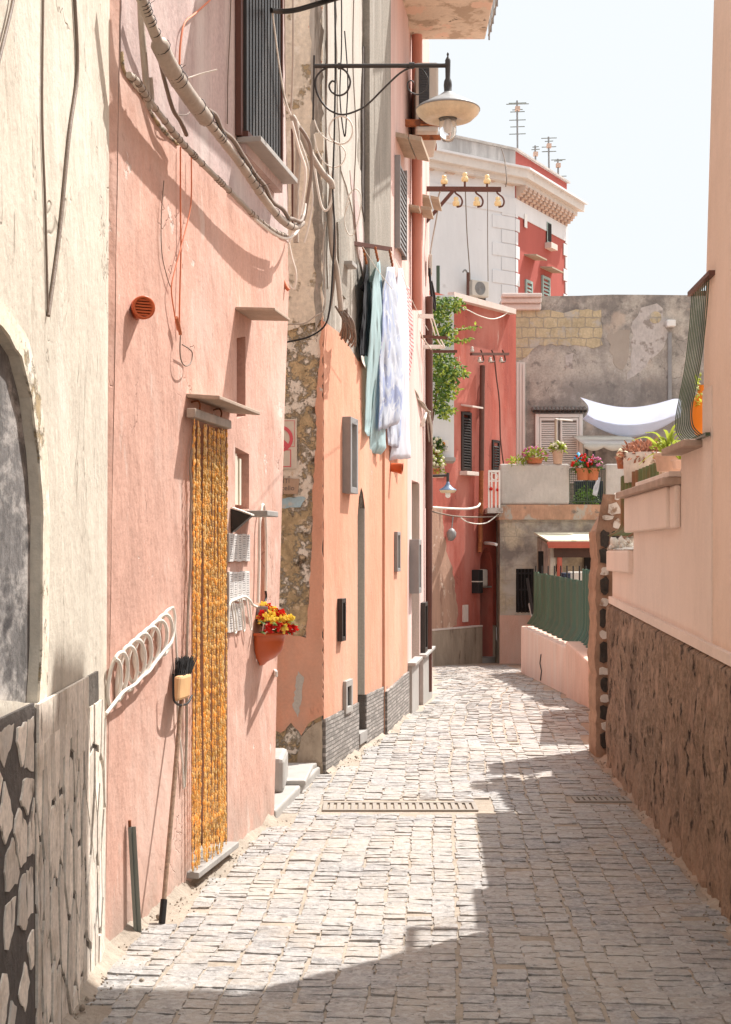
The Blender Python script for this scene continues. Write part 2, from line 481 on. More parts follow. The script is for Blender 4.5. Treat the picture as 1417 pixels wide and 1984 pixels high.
M['greywall'] = mat('mouldy_grey_plaster', (.46, .41, .35), var=.22, vs=1.3, vz=.7, bump=.006, bs=14, fine=.2, crack={'scale': .8, 'col': (.16, .14, .12), 'w': .005, 'lo': .48, 'amt': .7},
                    patches=[((.235, .205, .18), .8, .50, .62, {'vz': .6, 'det': 12, 'rough': .72, 'amt': .8}), ((.62, .565, .50), 1.1, .53, .63, {'vz': .6, 'det': 11, 'rough': .72}),
                             ((.14, .125, .115), 2.2, .40, .56, {'z': (5.9, 6.8), 'amt': .7, 'det': 10}), ((.52, .41, .32), 1.8, .57, .66, {'amt': .6}), ((.17, .15, .135), 5, .58, .65, {'amt': .7, 'det': 9}), ((.15, .133, .122), 1.5, .36, .52, {'z': (6.0, 5.6), 'x': (6.1, 5.0), 'amt': .65, 'det': 11, 'rough': .7})])
M['greytuff'] = mat('yellow_tuff_blocks', (.50, .405, .26), var=.18, vs=3, vz=1, bump=.008, bs=12, fine=.15,
                    brick={'axis': 'x', 'w': .30, 'h': .215, 'mortar': .010, 'mcol': (.36, .31, .24), 'deep': .01, 'wob': .05, 'cv': .35}, patches=[((.44, .41, .37), 2.2, .53, .62, {'amt': .8, 'det': 9})])
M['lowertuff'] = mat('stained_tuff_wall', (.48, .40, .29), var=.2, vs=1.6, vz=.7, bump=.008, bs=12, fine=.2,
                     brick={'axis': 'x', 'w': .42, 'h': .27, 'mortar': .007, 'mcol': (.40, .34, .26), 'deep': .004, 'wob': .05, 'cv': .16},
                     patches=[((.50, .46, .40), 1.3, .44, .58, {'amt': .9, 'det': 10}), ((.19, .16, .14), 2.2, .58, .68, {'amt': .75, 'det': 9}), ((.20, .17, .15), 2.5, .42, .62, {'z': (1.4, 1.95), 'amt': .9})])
M['slabedge'] = mat('peeling_terracotta_edge', (.46, .27, .18), var=.25, vs=4, vz=.7, bump=.006, bs=14, patches=[((.42, .37, .31), 3.2, .50, .56, {'vz': .6}), ((.2, .16, .13), 5, .62, .7)])
M['fluted'] = mat('white_streaked_pilaster', (.68, .63, .57), var=.14, vs=9, vz=.08, bump=.004, bs=18, patches=[((.30, .27, .25), 10, .62, .72, {'vz': .1})])
M['parapet'] = mat('grey_roughcast', (.50, .46, .42), var=.14, vs=2.5, vz=.8, bump=.02, bs=9, patches=[((.22, .19, .17), 4, .64, .72)])
M['towerwhite'] = mat('white_tower_plaster', (.68, .675, .68), var=.06, vs=.8, vz=.5, bump=.004, bs=8, patches=[((.45, .43, .42), 1.5, .66, .72, {'amt': .5})])
M['corniceplaster'] = mat('pale_cornice_plaster', (.64, .59, .545), var=.08, vs=1.5, vz=1, bump=.004, bs=10, patches=[((.46, .41, .37), 2, .58, .7, {'amt': .6})])
M['towerstain'] = mat('stained_grey_parapet', (.42, .39, .37), var=.3, vs=1, vz=.3, bump=.004, bs=8, patches=[((.68, .64, .6), 1, .52, .7, {'vz': .25})])
M['towerred'] = mat('tower_red_plaster', (.40, .10, .08), var=.08, vs=.6, vz=.4, bump=.004, bs=8)
M['corbel'] = mat('orange_corbel_stone', (.58, .44, .36), var=.1, vs=2, vz=1, bump=.004, bs=8)
M['lava'] = mat('dark_lava_stone', (.06, .052, .045), var=.35, vs=9, vz=1, bump=.02, bs=14)
M['rubblemortar'] = mat('brown_rubble_mortar', (.36, .23, .16), var=.25, vs=7, vz=1, bump=.014, bs=14)
M['whitewash'] = mat('flaking_whitewash', (.70, .66, .60), var=.15, vs=7, vz=1, bump=.006, bs=20, patches=[((.34, .24, .17), 6, .56, .62)])
M['lowpink'] = mat('pink_garden_render', (.64, .40, .31), var=.1, vs=2, vz=.5, und=.02, bump=.002, bs=40, fine=.1, patches=[((.68, .52, .44), 2.2, .48, .68, {'vz': .3, 'amt': .6}), ((.42, .25, .18), 7, .62, .74, {'vz': .25, 'amt': .5})])
M['capstone'] = mat('weathered_brown_cap', (.40, .29, .23), var=.2, vs=6, vz=1, bump=.004, bs=30)
M['capwhite'] = mat('pale_cap_tile', (.66, .55, .49), var=.1, vs=6, vz=1, bump=.002, bs=30)
M['wood'] = mat('grey_weathered_wood', (.40, .32, .24), var=.2, vs=6, vz=1, bump=.002, bs=40)
M['concretelintel'] = mat('concrete_lintel', (.42, .32, .25), var=.15, vs=7, vz=1, bump=.002, bs=40)
M['cable'] = flat('grey_cable_sheath', (168, 155, 142), rough=.55, var=.2, bump=.002)
M['cabledark'] = flat('dull_brown_grey_cable', (128, 112, 100), rough=.6, var=.2, bump=.002)
M['cablewhite'] = flat('off_white_cable', (222, 214, 203), rough=.5, var=.08)
M['cablepink'] = flat('overpainted_salmon_cable', (205, 120, 85), rough=.6, var=.1)
M['black'] = flat('black_iron', (38, 36, 36), rough=.5, var=.1)
M['blackcable'] = flat('black_rubber_cable', (34, 31, 31), rough=.55)
M['lampiron'] = flat('charcoal_lamp_iron', (62, 58, 55), rough=.45, var=.1, metal=.2)
M['enamel'] = flat('stained_white_enamel', (205, 188, 160), rough=.4, var=.2)
M['rust'] = mat('rusty_iron', (.30, .10, .04), var=.4, vs=12, vz=1, bump=.003, bs=40, patches=[((.12, .05, .03), 9, .55, .65), ((.5, .22, .08), 14, .6, .68)])
M['brownmetal'] = flat('brown_painted_metal', (96, 62, 52), rough=.55, var=.15)
M['acwhite'] = flat('off_white_casing', (196, 189, 178), rough=.45)
M['acgrey'] = flat('dark_grey_grille', (72, 74, 76), rough=.6)
M['whitemetal'] = flat('white_painted_metal', (225, 222, 216), rough=.4)
M['greymetal'] = flat('grey_painted_metal', (140, 138, 136), rough=.45, var=.1)
M['zinc'] = flat('grey_green_steel', (120, 124, 118), rough=.4, metal=.5)
M['glass'] = glass('clear_glass')
M['dark'] = flat('dark_interior', (34, 30, 28), rough=.9)
M['darkbrown'] = flat('dark_brown_wood', (70, 48, 38), rough=.7, var=.2)
M['terracotta'] = mat('terracotta', (.48, .17, .085), var=.12, vs=6, vz=1, bump=.001, rough=.6)
M['terrapale'] = mat('pale_terracotta', (.60, .42, .33), var=.14, vs=6, vz=1, bump=.002)
M['plasticpot'] = flat('orange_brown_plastic', (190, 92, 52), rough=.4)
M['bead'] = mat('amber_beads', (.90, .54, .15), var=.2, vs=30, vz=1, bump=.0, rough=.3, spec=.5, island=.3, patches=[((.95, .76, .40), 40, .46, .56, {'amt': .85})], trans=.35)
M['leaf'] = mat('green_leaves', (.085, .155, .025), var=.3, vs=5, vz=1, bump=.0, rough=.5, island=.45, trans=.4)
M['leaflight'] = mat('yellow_green_leaves', (.30, .36, .05), var=.25, vs=5, vz=1, bump=.0, rough=.5, island=.35, trans=.45)
M['dryleaf'] = mat('dry_red_leaves', (.36, .17, .11), var=.3, vs=9, vz=1, bump=.0, island=.4, trans=.2)
M['stem'] = flat('brown_stem', (96, 76, 52), rough=.9)
M['fl_red'] = flat('red_petals', (205, 38, 30), rough=.6, trans=.2)
M['fl_yel'] = flat('yellow_petals', (240, 214, 96), rough=.6, trans=.2)
M['fl_pink'] = flat('pink_petals', (214, 130, 170), rough=.6, trans=.2)
M['fl_white'] = flat('cream_petals', (235, 228, 200), rough=.6, trans=.2)
M['greenfence'] = mat('dark_green_sheet', (.025, .068, .034), var=.2, vs=3, vz=.25, bump=.001, rough=.5, spec=.4, patches=[((.055, .11, .07), 3, .56, .7, {'vz': .2, 'amt': .6}), ((.5, .52, .46), 22, .74, .76)])
M['rustygreen'] = mat('rusty_green_sheet', (.12, .15, .06), var=.25, vs=6, vz=.3, bump=.002, rough=.6, patches=[((.24, .10, .05), 7, .50, .6, {'vz': .2, 'amt': .85})])
M['railgreen'] = flat('dark_green_railing_paint', (58, 76, 52), rough=.35, var=.1, spec=.5)
M['porchred'] = flat('brick_red_fascia', (176, 92, 74), rough=.6, var=.1)
M['mossroof'] = mat('pale_mossy_roof', (.62, .58, .44), var=.15, vs=4, vz=1, bump=.004, patches=[((.34, .36, .2), 4, .58, .66, {'amt': .7})])
M['sail'] = flat('pale_blue_white_cloth', (226, 231, 242), rough=.9, var=.04, trans=.6)
M['cloth_black'] = flat('black_cotton', (26, 25, 30), rough=.95, var=.15)
M['cloth_aqua'] = flat('pale_aqua_cotton', (204, 226, 228), rough=.95, var=.05, trans=.5)
M['cloth_white'] = flat('bluish_white_cotton', (228, 231, 238), rough=.95, var=.04, trans=.45)
M['cloth_print'] = mat('blue_printed_cotton', (.68, .72, .80), var=.05, vs=5, vz=1, bump=.0, patches=[((.42, .50, .74), 2.6, .52, .54, {'dist': 2.5, 'amt': .7, 'vz': .8}), ((.82, .85, .90), 6, .56, .59, {'dist': 1.4}), ((.22, .30, .60), 3.5, .67, .69, {'dist': 2, 'amt': .8})], trans=.45)
M['shutter'] = flat('white_shutter_paint', (226, 222, 214), rough=.5)
M['shutterdark'] = flat('dark_brown_shutter', (52, 44, 40), rough=.5)
M['shuttergreen'] = flat('grey_green_shutter', (150, 168, 160), rough=.5)
M['blind'] = flat('cream_blind', (226, 218, 200), rough=.7, trans=.2)
M['plaque'] = mat('white_marble_plate', (.66, .64, .62), var=.08, vs=12, vz=1, bump=.0006, rough=.4)
M['ink'] = flat('faded_ink', (88, 84, 84), rough=.8)
M['signred'] = flat('faded_sign_red', (206, 92, 100), rough=.5)
M['signwhite'] = flat('dirty_sign_white', (206, 196, 180), rough=.5, var=.12)
M['woodplaque'] = flat('pinkish_wood_plaque', (172, 146, 124), rough=.8, var=.15)
M['bluepaint'] = mat('pale_blue_paint', (.36, .50, .55), var=.2, vs=8, vz=1, bump=.003, patches=[((.55, .5, .42), 6, .55, .62)])
M['bristle'] = flat('black_bristles', (44, 42, 42), rough=.9)
M['broomhead'] = flat('worn_tan_wood', (206, 164, 118), rough=.6, var=.15)
M['broompole'] = mat('patterned_brown_pole', (.30, .20, .14), var=.4, vs=60, vz=1, bump=.0, rough=.5)
M['orange'] = flat('orange_plastic', (224, 138, 44), rough=.4, trans=.2)
M['bluebag'] = flat('bright_blue_plastic', (60, 150, 205), rough=.5)
M['navy'] = flat('navy_screen', (44, 50, 66), rough=.8)
M['awning'] = flat('pale_awning_canvas', (196, 192, 180), rough=.9, var=.08)
M['grate'] = flat('dusty_iron_grate', (146, 138, 129), rough=.7)
M['amberglass'] = flat('amber_glass_insulator', (236, 220, 176), rough=.15, spec=.6, trans=.3)
M['tile'] = mat('old_roof_tile', (.20, .17, .15), var=.3, vs=6, vz=1, bump=.004)


# ------------------------------------------------------------------ surveyed planes
B0 = gp(200, 1850); B1 = gp(530, 1590)
W1 = Wall(B0, B1)                                   # pink house
WC = Wall((-.915, 2.6), (-.957, 5.9))               # cream house
C2 = gp(625, 1500)
W2 = Wall(C2, gp(745, 1420))                        # weathered house, street side
WR = Wall((-.78, 9.385), (C2.x - .004, C2.y - .004), face=(0, 0))   # its return, facing down the street
W3 = Wall(gp(746, 1424), gp(790, 1385))
W4 = Wall(gp(790, 1384), gp(832, 1350))
RA, RB_ = Vector((1.478, 5.75)), Vector((1.69, 10.06))
RW = Wall(RA, RB_, face=(0, 7))                     # right side
RD = Wall((1.157, 25.3), (2.86, 27.82), face=(6, 20))   # red house

# ================================================================== street
def left_x(y):
    pts = [(2.5, -.95), (5.16, -.955), (7.73, -.50), (9.3, -.60), (9.35, -.283), (11.4, .13), (13.4, .41), (15.8, .70), (20, .95), (25, 1.15), (28, 2.6)]
    for (a, b), (c, d) in zip(pts, pts[1:]):
        if y <= c: return b + (d - b) * (y - a) / (c - a)
    return 2.6


def right_x(y):
    if y < 10.4: return 1.478 + .049 * (y - 5.75)
    if y < 13.9: return 1.72 + .5 * (y - 10.4) / 3.5
    return 2.22 + .23 * (y - 13.9) / 8.5 if y < 22.4 else 2.6


st = MB()
ys = [-8 + i * .5 for i in range(150)] + [80, 120, 250, 600]
xs = [-400, -60, -10, -4, -2, 0, 2, 4, 6, 10, 60, 400]
vs = [(x, y, gz(y)) for y in ys for x in xs]
nx = len(xs)
st.add(vs, [(j * nx + i, j * nx + i + 1, (j + 1) * nx + i + 1, (j + 1) * nx + i) for j in range(len(ys) - 1) for i in range(nx - 1)], 0)
rnd = random.Random(3)
GR = [(gp(775, 1565), .46, .20), (gp(1165, 1551), .185, .11)]     # grates sit in gaps between the stones
def stone(cx_, cy_, wd, dep, skw, near, edge):
    nu, nv = (4, 4) if near else (3, 2)
    hgt = rnd.uniform(.003, .009)
    tx, ty = rnd.uniform(-.02, .02), rnd.uniform(-.055, .03)
    sd = rnd.uniform(0, 100)
    top = []
    for j in range(nv + 1):
        for i in range(nu + 1):
            a, b = i / nu * 2 - 1, j / nv * 2 - 1
            bdry = abs(a) > .99 or abs(b) > .99
            k = noise.noise(Vector((a * 1.5 + sd, b * 1.5, sd)))
            px_ = a * wd / 2 * (1 + (.10 * k if bdry else 0) - (.03 if abs(a) > .99 and abs(b) > .99 else 0))
            py_ = b * dep / 2 * (1 + (.12 * k if bdry else 0) - (.02 if abs(a) > .99 and abs(b) > .99 else 0))
            zz = hgt + tx * px_ + ty * py_ + .0045 * noise.noise(Vector((px_ * 9 + sd, py_ * 46, sd))) + .003 * noise.noise(Vector((px_ * 40, py_ * 60, sd)))
            if bdry: zz -= .0012
            yy = cy_ + py_ + skw * px_
            top.append((cx_ + px_ + .05 * py_, yy, gz(yy) + max(zz, .0012)))
    fs = [(j * (nu + 1) + i, j * (nu + 1) + i + 1, (j + 1) * (nu + 1) + i + 1, (j + 1) * (nu + 1) + i) for j in range(nv) for i in range(nu)]
    bd = [i for i in range(nu + 1)] + [j * (nu + 1) + nu for j in range(1, nv + 1)] + [nv * (nu + 1) + i for i in range(nu - 1, -1, -1)] + [j * (nu + 1) for j in range(nv - 1, 0, -1)]
    k0 = len(top)
    for b in bd:
        vx, vy, vz_ = top[b]
        top.append((cx_ + (vx - cx_) * 1.02, cy_ + (vy - cy_) * 1.03, gz(vy) - .02))
    n_ = len(bd)
    fs += [(bd[i], bd[(i + 1) % n_], k0 + (i + 1) % n_, k0 + i) for i in range(n_)]
    st.add(top, fs, 1, False)


XL = -1.3
lane = 0
while XL < 3.2:
    wl = rnd.uniform(.075, .135)
    y = 2.9 + rnd.uniform(0, .1)
    ph_ = rnd.uniform(0, 9)
    while y < 25.5:
        dep = rnd.uniform(.045, .095) if y < 14 else rnd.uniform(.11, .17)
        cy_ = y + dep / 2
        bendx = .055 * (cy_ - 5) + (.012 * (cy_ - 11) ** 2 if cy_ > 11 else 0) * .55
        cx_ = XL + wl / 2 + bendx + .035 * noise.noise(Vector((lane * .2, cy_ * .8, 3))) + rnd.uniform(-.007, .007)
        lx, rx = left_x(cy_), right_x(cy_)
        e = min(cx_ - lx, rx - cx_)
        mgn = .075 + .11 * noise.noise(Vector((cy_ * 1.3, lane * .0 + (0 if cx_ < .5 else 9), 1)))
        ok = e > mgn and not (rnd.random() < .012)
        for g, gw, gd in GR:
            if abs(cx_ - g.x) < gw + wl * .35 and abs(cy_ - g.y) < gd + dep * .35: ok = False
        if ok:
            stone(cx_, cy_, wl - rnd.uniform(.0, .007), dep - rnd.uniform(.0, .003), -.07 + rnd.uniform(-.06, .06), cy_ < 11, e)
        y += dep
    XL += wl + rnd.choice((.001, .002, .003, .010)); lane += 1
M['sand'] = mat('sandy_joint_dust', (.345, .29, .235), var=.2, vs=4, vz=1, bump=.008, bs=55, und=.012, us=9,
                patches=[((.28, .22, .17), 5, .55, .68, {'amt': .7}), ((.40, .24, .16), 2.5, .35, .6, {'x': (.9, 1.7), 'amt': .75}), ((.40, .335, .265), 9, .6, .7)])
M['cobble'] = mat('grey_basalt_cobbles', (.275, .263, .256), var=.14, vs=12, vz=1, bump=.007, bs=50, island=.17, rough=.6, spec=.4, fine=.25,
                  patches=[((.37, .31, .25), 3, .42, .62, {'amt': .6}), ((.43, .39, .34), 1.1, .47, .64, {'amt': .5}), ((.17, .155, .14), .8, .60, .74, {'amt': .35}), ((.42, .40, .385), 34, .50, .60, {'amt': .65}), ((.14, .13, .12), 26, .60, .66, {'amt': .6, 'h': -.003}),
                           ((.37, .26, .195), 4, .42, .62, {'x': (.9, 1.7), 'amt': .6})])
tag(st.build('street', [M['sand'], M['cobble']]), 'narrow street paved with worn grey cobbles and sandy joints', 'street', kind='structure')


def grate(name, label, g, w, d, slots):
    t = thing(name, label, 'drain', (g.x, g.y, 0))
    f = MB()
    z0, z1 = -.01, .012
    f.box(g.x - w, g.x + w, g.y - d, g.y - d + .025, z0, z1); f.box(g.x - w, g.x + w, g.y + d - .025, g.y + d, z0, z1)
    f.box(g.x - w, g.x - w + .025, g.y - d + .025, g.y + d - .025, z0, z1); f.box(g.x + w - .025, g.x + w, g.y - d + .025, g.y + d - .025, z0, z1)
    f.build('frame', M['grate'], t, bevel=.003)
    b = MB()
    for i in range(slots):
        xx = g.x - w + .03 + (2 * w - .06) * (i + .5) / slots
        b.box(xx - .011, xx + .011, g.y - d + .026, g.y + d - .026, z0, z1 - .002)
    b.build('bars', M['grate'], t)
    MB().box(g.x - w + .026, g.x + w - .026, g.y - d + .026, g.y + d - .026, -.015, -.004).build('gully', M['sand'], t)


grate('drain_grate', 'wide pale iron drain grating set across the sunlit cobbles', GR[0][0], .44, .13, 20)
grate('drain_grate', 'small iron drain grating in the shaded cobbles below the brown wall base', GR[1][0], .165, .085, 8)

# ================================================================== cream house (left foreground)
ch = thing('cream_house', 'cream plastered house with arched grey niche and broken stone cladding at its base', 'house', (-.95, 4.5, 0))
uN = WC.u
u_a = WC.u(-190); u_far = WC.L
za = 7.0
arch = WC.px([(-190, 1362), (72, 1362), (78, 1250), (80, 1000), (72, 880), (58, 770), (38, 690), (0, 632), (-40, 590), (-100, 560), (-190, 560)])
arch[0] = (u_a + .1, arch[0][1]); arch[-1] = (u_a + .1, arch[-1][1])
outer = [(-1.2, -.3), (u_far, -.3), (u_far, za), (-1.2, za)]
arch = rough(arch, .12, .006, 2)
MB().facade(WC, outer, [(arch, .05, False)], thick=1.6).build('wall', M['cream'], ch)
ap = [(u, z) for u, z in arch]
nb = MB(); nb.prism(WC, [(min(p[0] for p in ap) - .05, min(p[1] for p in ap) - .05), (max(p[0] for p in ap) + .05, min(p[1] for p in ap) - .05), (max(p[0] for p in ap) + .05, max(p[1] for p in ap) + .05), (min(p[0] for p in ap) - .05, max(p[1] for p in ap) + .05)], -.045, -.03)
nb.build('niche_panel', M['niche'], ch, 'blotchy grey rendered panel filling the arched niche')
# weathered lining along the arch edge
lin = WC.px([(72, 1362), (78, 1250), (80, 1000), (72, 880), (58, 770), (38, 690), (0, 632), (-40, 600)])
lin2 = WC.px([(-40, 560), (8, 590), (52, 660), (74, 760), (88, 880), (93, 1000), (90, 1250), (86, 1362)])
MB().prism(WC, rough(lin + lin2, .06, .006, 5), 0, .007).build('arch_band', M['peel'], ch)
# cladding: mortar bed and stones
zt = WC.z(60, 1362)
bed = WC.px([(62, 1380), (62, 1368), (168, 1308), (192, 1300), (197, 1850)])
MB().prism(WC, [(WC.u(60), -.2), (WC.u(60), WC.z(60, 1375)), (WC.u(164), WC.z(164, 1312)), (WC.u(186), WC.z(186, 1300)), (WC.u(197), -.2)], 0, .009).build('mortar_bed', M['claymortar'], ch)
MB().prism(WC, [(-.6, -.2), (-.6, zt), (WC.u(60), zt), (WC.u(60), -.2)], 0, .010).build('base_render', M['mortar'], ch)
rs = random.Random(11)
cl = MB()
def voronoi(seeds, x0, x1, y0, y1):
    out = []
    for i, (sx, sy) in enumerate(seeds):
        poly = [(x0, y0), (x1, y0), (x1, y1), (x0, y1)]
        for j, (tx, ty) in enumerate(seeds):
            if j == i or abs(tx - sx) + abs(ty - sy) > .5: continue
            mx, my, dx_, dy_ = (sx + tx) / 2, (sy + ty) / 2, tx - sx, ty - sy
            new = []
            for k in range(len(poly)):
                p, q = poly[k], poly[(k + 1) % len(poly)]
                a_ = (p[0] - mx) * dx_ + (p[1] - my) * dy_; b_ = (q[0] - mx) * dx_ + (q[1] - my) * dy_
                if a_ <= 0: new.append(p)
                if a_ * b_ < 0:
                    t = a_ / (a_ - b_); new.append((p[0] + (q[0] - p[0]) * t, p[1] + (q[1] - p[1]) * t))
            poly = new
            if len(poly) < 3: break
        if len(poly) >= 3: out.append(poly)
    return out
def inset(poly, d):
    cx = sum(p[0] for p in poly) / len(poly); cy = sum(p[1] for p in poly) / len(poly)
    o = []
    for x, y_ in poly:
        L_ = math.hypot(x - cx, y_ - cy)
        k = max(.3, 1 - d / max(L_, 1e-4) * 1.25); o.append((cx + (x - cx) * k, cy + (y_ - cy) * k))
    return o
ua_, ue = WC.u(62), WC.u(197)
SZ = 3.1
seeds = []
for i in range(4000):
    p = (rs.uniform(ua_, ue), rs.uniform(-.05, 1.28) / SZ)
    if all(math.hypot((p[0] - q[0]) * rs.uniform(.8, 1.5), p[1] - q[1]) > .07 for q in seeds): seeds.append(p)
for poly in voronoi(seeds, ua_, ue, -.05 / SZ, 1.28 / SZ):
    pl_ = inset([(x, y_ * SZ) for x, y_ in poly], .011)
    cu_ = sum(p[0] for p in pl_) / len(pl_); cz0 = sum(p[1] for p in pl_) / len(pl_)
    f = (cu_ - ua_) / (ue - ua_)
    lim = WC.z(62, 1372) + (WC.z(190, 1300) - WC.z(62, 1372)) * f - .15
    if min(p[1] for p in pl_) > lim - .01: continue
    pl_ = [(x, min(z_, lim + .05)) for x, z_ in pl_]
    cl.prism(WC, rough(pl_, .07, .002, int(cu_ * 1e4)), .004, rs.uniform(.0125, .019))
# the row of larger squared slabs on top
uu = WC.u(64)
tops = [64, 92, 118, 141, 152, 163]
for i in range(len(tops) - 1):
    a, b = WC.u(tops[i]) + .003, WC.u(tops[i + 1]) - .003
    t0 = WC.z(tops[i], 1366 - (tops[i] - 62) * .55); t1 = WC.z(tops[i + 1], 1366 - (tops[i + 1] - 62) * .55)
    hh = (.20, .22, .17, .25, .24)[i]
    cl.prism(WC, [(a, t0 - hh), (b, t1 - hh + .02), (b, t1), (a, t0)], .006, .017)
cl.build('stone_cladding', M['clad'], ch, 'slim upright splinters of white stone')
c2 = MB()
seeds = []
for i in range(1500):
    p = (rs.uniform(-.5, WC.u(58)), rs.uniform(-.05, zt))
    if all(math.hypot(p[0] - q[0], (p[1] - q[1]) * .8) > .095 * rs.uniform(.7, 1.5) for q in seeds): seeds.append(p)
for poly in voronoi(seeds, -.5, WC.u(59), -.05, zt - .02):
    if rs.random() < .16: continue
    pl_ = inset(poly, rs.uniform(.010, .026))
    c2.prism(WC, rough(pl_, .025, .007, int(poly[0][0] * 1e4)), .004, rs.uniform(.011, .016))
c2.build('stone_facing', M['clad'], ch, 'ragged white stones set in dark mortar')
# crumbled sandy foot
ft = MB()
def foot(W, u0, u1, r0, h, seed, n=26):
    def fn(s, t):
        uu_ = u0 + (u1 - u0) * s
        k = .6 + .7 * noise.noise(Vector((uu_ * 5, seed, 0))) + .4 * noise.noise(Vector((uu_ * 17, seed, 2)))
        k = max(k, .12)
        nn_ = r0 * k * t; zz_ = h * k * (1 - t) ** 1.6
        zz_ += .006 * noise.noise(Vector((uu_ * 30, t * 5, seed)))
        p = W.P(uu_, nn_, 0); p.z = gz(p.y) + max(zz_, -.004) + (.004 if t < .95 else -.01)
        return p
    ft.grid(fn, n, 5)
foot(WC, WC.u(20), WC.L - .62, .10, .07, 1, 60)
foot(W1, 0, W1.L, .07, .05, 2, 90)
foot(W2, .02, W2.L, .09, .06, 3, 70)
foot(W3, 0, W3.L, .08, .05, 4, 40)
foot(RW, -3, RW.L, .10, .06, 5, 120)
gr_ = random.Random(77)
for W_, ua_g, ub_g in ((WC, .4, WC.L - .6), (W1, 0, W1.L), (W2, 0, W2.L), (RW, -2, RW.L)):
    for i in range(int((ub_g - ua_g) * 70)):
        uu_ = gr_.uniform(ua_g, ub_g); q = W_.P(uu_, abs(gr_.gauss(.015, .07)), 0)
        r_ = gr_.uniform(.002, .0055) if gr_.random() < .985 else gr_.uniform(.008, .013)
        q.z = gz(q.y) + r_ * .5 + .012 * gr_.random()
        ft.blob(q, r_, 5, .7)
tag(ft.build('wall_foot_dust', M['sand']), 'dusty crumbled mortar drifted along the foot of the walls', 'dust', kind='stuff')


def wire(name, label, W, pxs, n, r, m, cat='cable', group=None, seg=6, sub=6):
    pts = []
    for i, q in enumerate(pxs):
        nn_ = q[2] if len(q) > 2 else n
        pts.append(W.w(q[0], q[1], nn_))
    o = MB().tube(catmull(pts, sub), r, seg).build(name, m)
    return tag(o, label, cat, group)


wire('wall_cable', 'thin grey cable hanging straight down the cream wall to a point', WC, [(85, -60), (84, 0), (82, 220), (88, 400), (93, 605)], .005, .0038, M['cabledark'])
wire('wall_cable', 'thicker grey cable bowing across the cream wall', WC, [(142, -60), (145, 0), (150, 140), (134, 265), (116, 450), (94, 612)], .007, .0062, M['cabledark'])
wire('wall_cable', 'short stretch of cable crossing the top corner of the cream wall', WC, [(30, -40), (24, 10), (0, 110), (-20, 200)], .012, .005, M['cabledark'])

# ================================================================== pink house
ph = thing('pink_house', 'salmon pink plastered house with bead curtained doorway', 'house', (B0.x, B0.y, 0))
top1 = 7.2
door = W1.px([(372, 1694), (441, 1639), (441, 828), (372, 800)])
nich = W1.px([(459, 812), (476, 806), (476, 652), (459, 655)])
blindw = W1.px([(456, 988), (483, 986), (483, 880), (456, 866)])
slot = W1.px([(506, 1170), (515, 1166), (515, 1020), (511, 990), (506, 1015)])
lt = W1.hit(203, 1850); lt2 = W1.hit(233, 100); lt3 = W1.hit(236, -250)
fr = W1.px([(531, 1600), (537, 1300), (546, 1000), (552, 780), (560, 560), (556, 430), (552, 250), (549, 0), (546, -250)])
outer = [(lt[0], -.3), (fr[0][0], -.3)] + fr + [lt3, lt2, lt]
outer = rough(outer, .25, .006, 4)
MB().facade(W1, outer, [(door, .22, False), (nich, .14), (blindw, .12), (slot, .03)], thick=1.5).build('wall', M['pink'], ph)
MB().grid(lambda q, t: W1.P(lt[0] + (lt3[0] - lt[0]) * t - .20 * q + .0005, -.0005 - .06 * q, lt[1] - .1 + (lt3[1] - lt[1] + .1) * t), 2, 40).build('plaster_edge', M['pink'], ph)
MB().wbox(W1, door[0][0] - .03, door[1][0] + .03, -.24, -.215, door[0][1] - .1, door[2][1] + .2).build('door', M['darkbrown'], ph)
up_poly = [lt3] + W1.px([(233, 100), (240, 135), (275, 180), (305, 235), (360, 290), (420, 345), (470, 400), (520, 445), (558, 470), (556, 400), (551, 200)]) + [fr[-1]]
MB().prism(W1, rough(up_poly, .05, .006, 9), 0, .004).build('upper_plaster', M['rose'], ph, 'faded greyish rose plaster above the cables')
# crumbling lip below
lip = MB()
lp = [W1.w(X, Y, .004) for X, Y in [(236, 100), (241, 138), (275, 183), (305, 238), (345, 280)]]
lip.tube(catmull(lp, 8), [.006 + .008 * abs(noise.noise(Vector((i * .9, 0, 0)))) for i in range(len(catmull(lp, 8)))], 6)
lip.build('crumbling_edge', M['tuff'], ph)
# lintels
def wslab(W, X0, X1, Y, n1, th, m, name, parent, drop=.0, n0=0.0, label=None):
    u0, z = W.hit(X0, Y); u1 = W.u(X1)
    return MB().wbox(W, u0, u1, n0, n1, z - th, z, dz=drop).build(name, m, parent, label, bevel=.004)
wslab(W1, 361, 446, 762, .15, .018, M['concretelintel'], 'door_canopy', ph, .012)
wslab(W1, 456, 488, 594, .20, .016, M['concretelintel'], 'niche_canopy', ph, .01)
MB().wbox(W1, W1.u(362), W1.u(442), -.1, .055, W1.z(365, 1700) - .0, W1.z(365, 1700) + .028).build('threshold', M['greystone'], ph, bevel=.004)
bl = MB()
for i in range(4):
    u0 = W1.u(457.0) + .042 * i
    bl.wbox(W1, u0, u0 + .032, -.035, -.02 + .006 * (i % 2), W1.z(460, 977), W1.z(460, 874) - .01 * i)
bl.build('window_blind', M['blind'], ph, 'cream vertical blind in the small window')
wslab(W1, 461, 484, 989, .15, .028, M['greystone'], 'window_sill', ph)

# unseen slab overhead, added to cast shade on the rose plaster
ub0 = W1.u(434)
MB().wbox(W1, ub0 - .0, ub0 + .95, .005, .62, 4.75, 4.87).build('unseen_shade_slab', M['paleslab'], ph, bevel=.01)
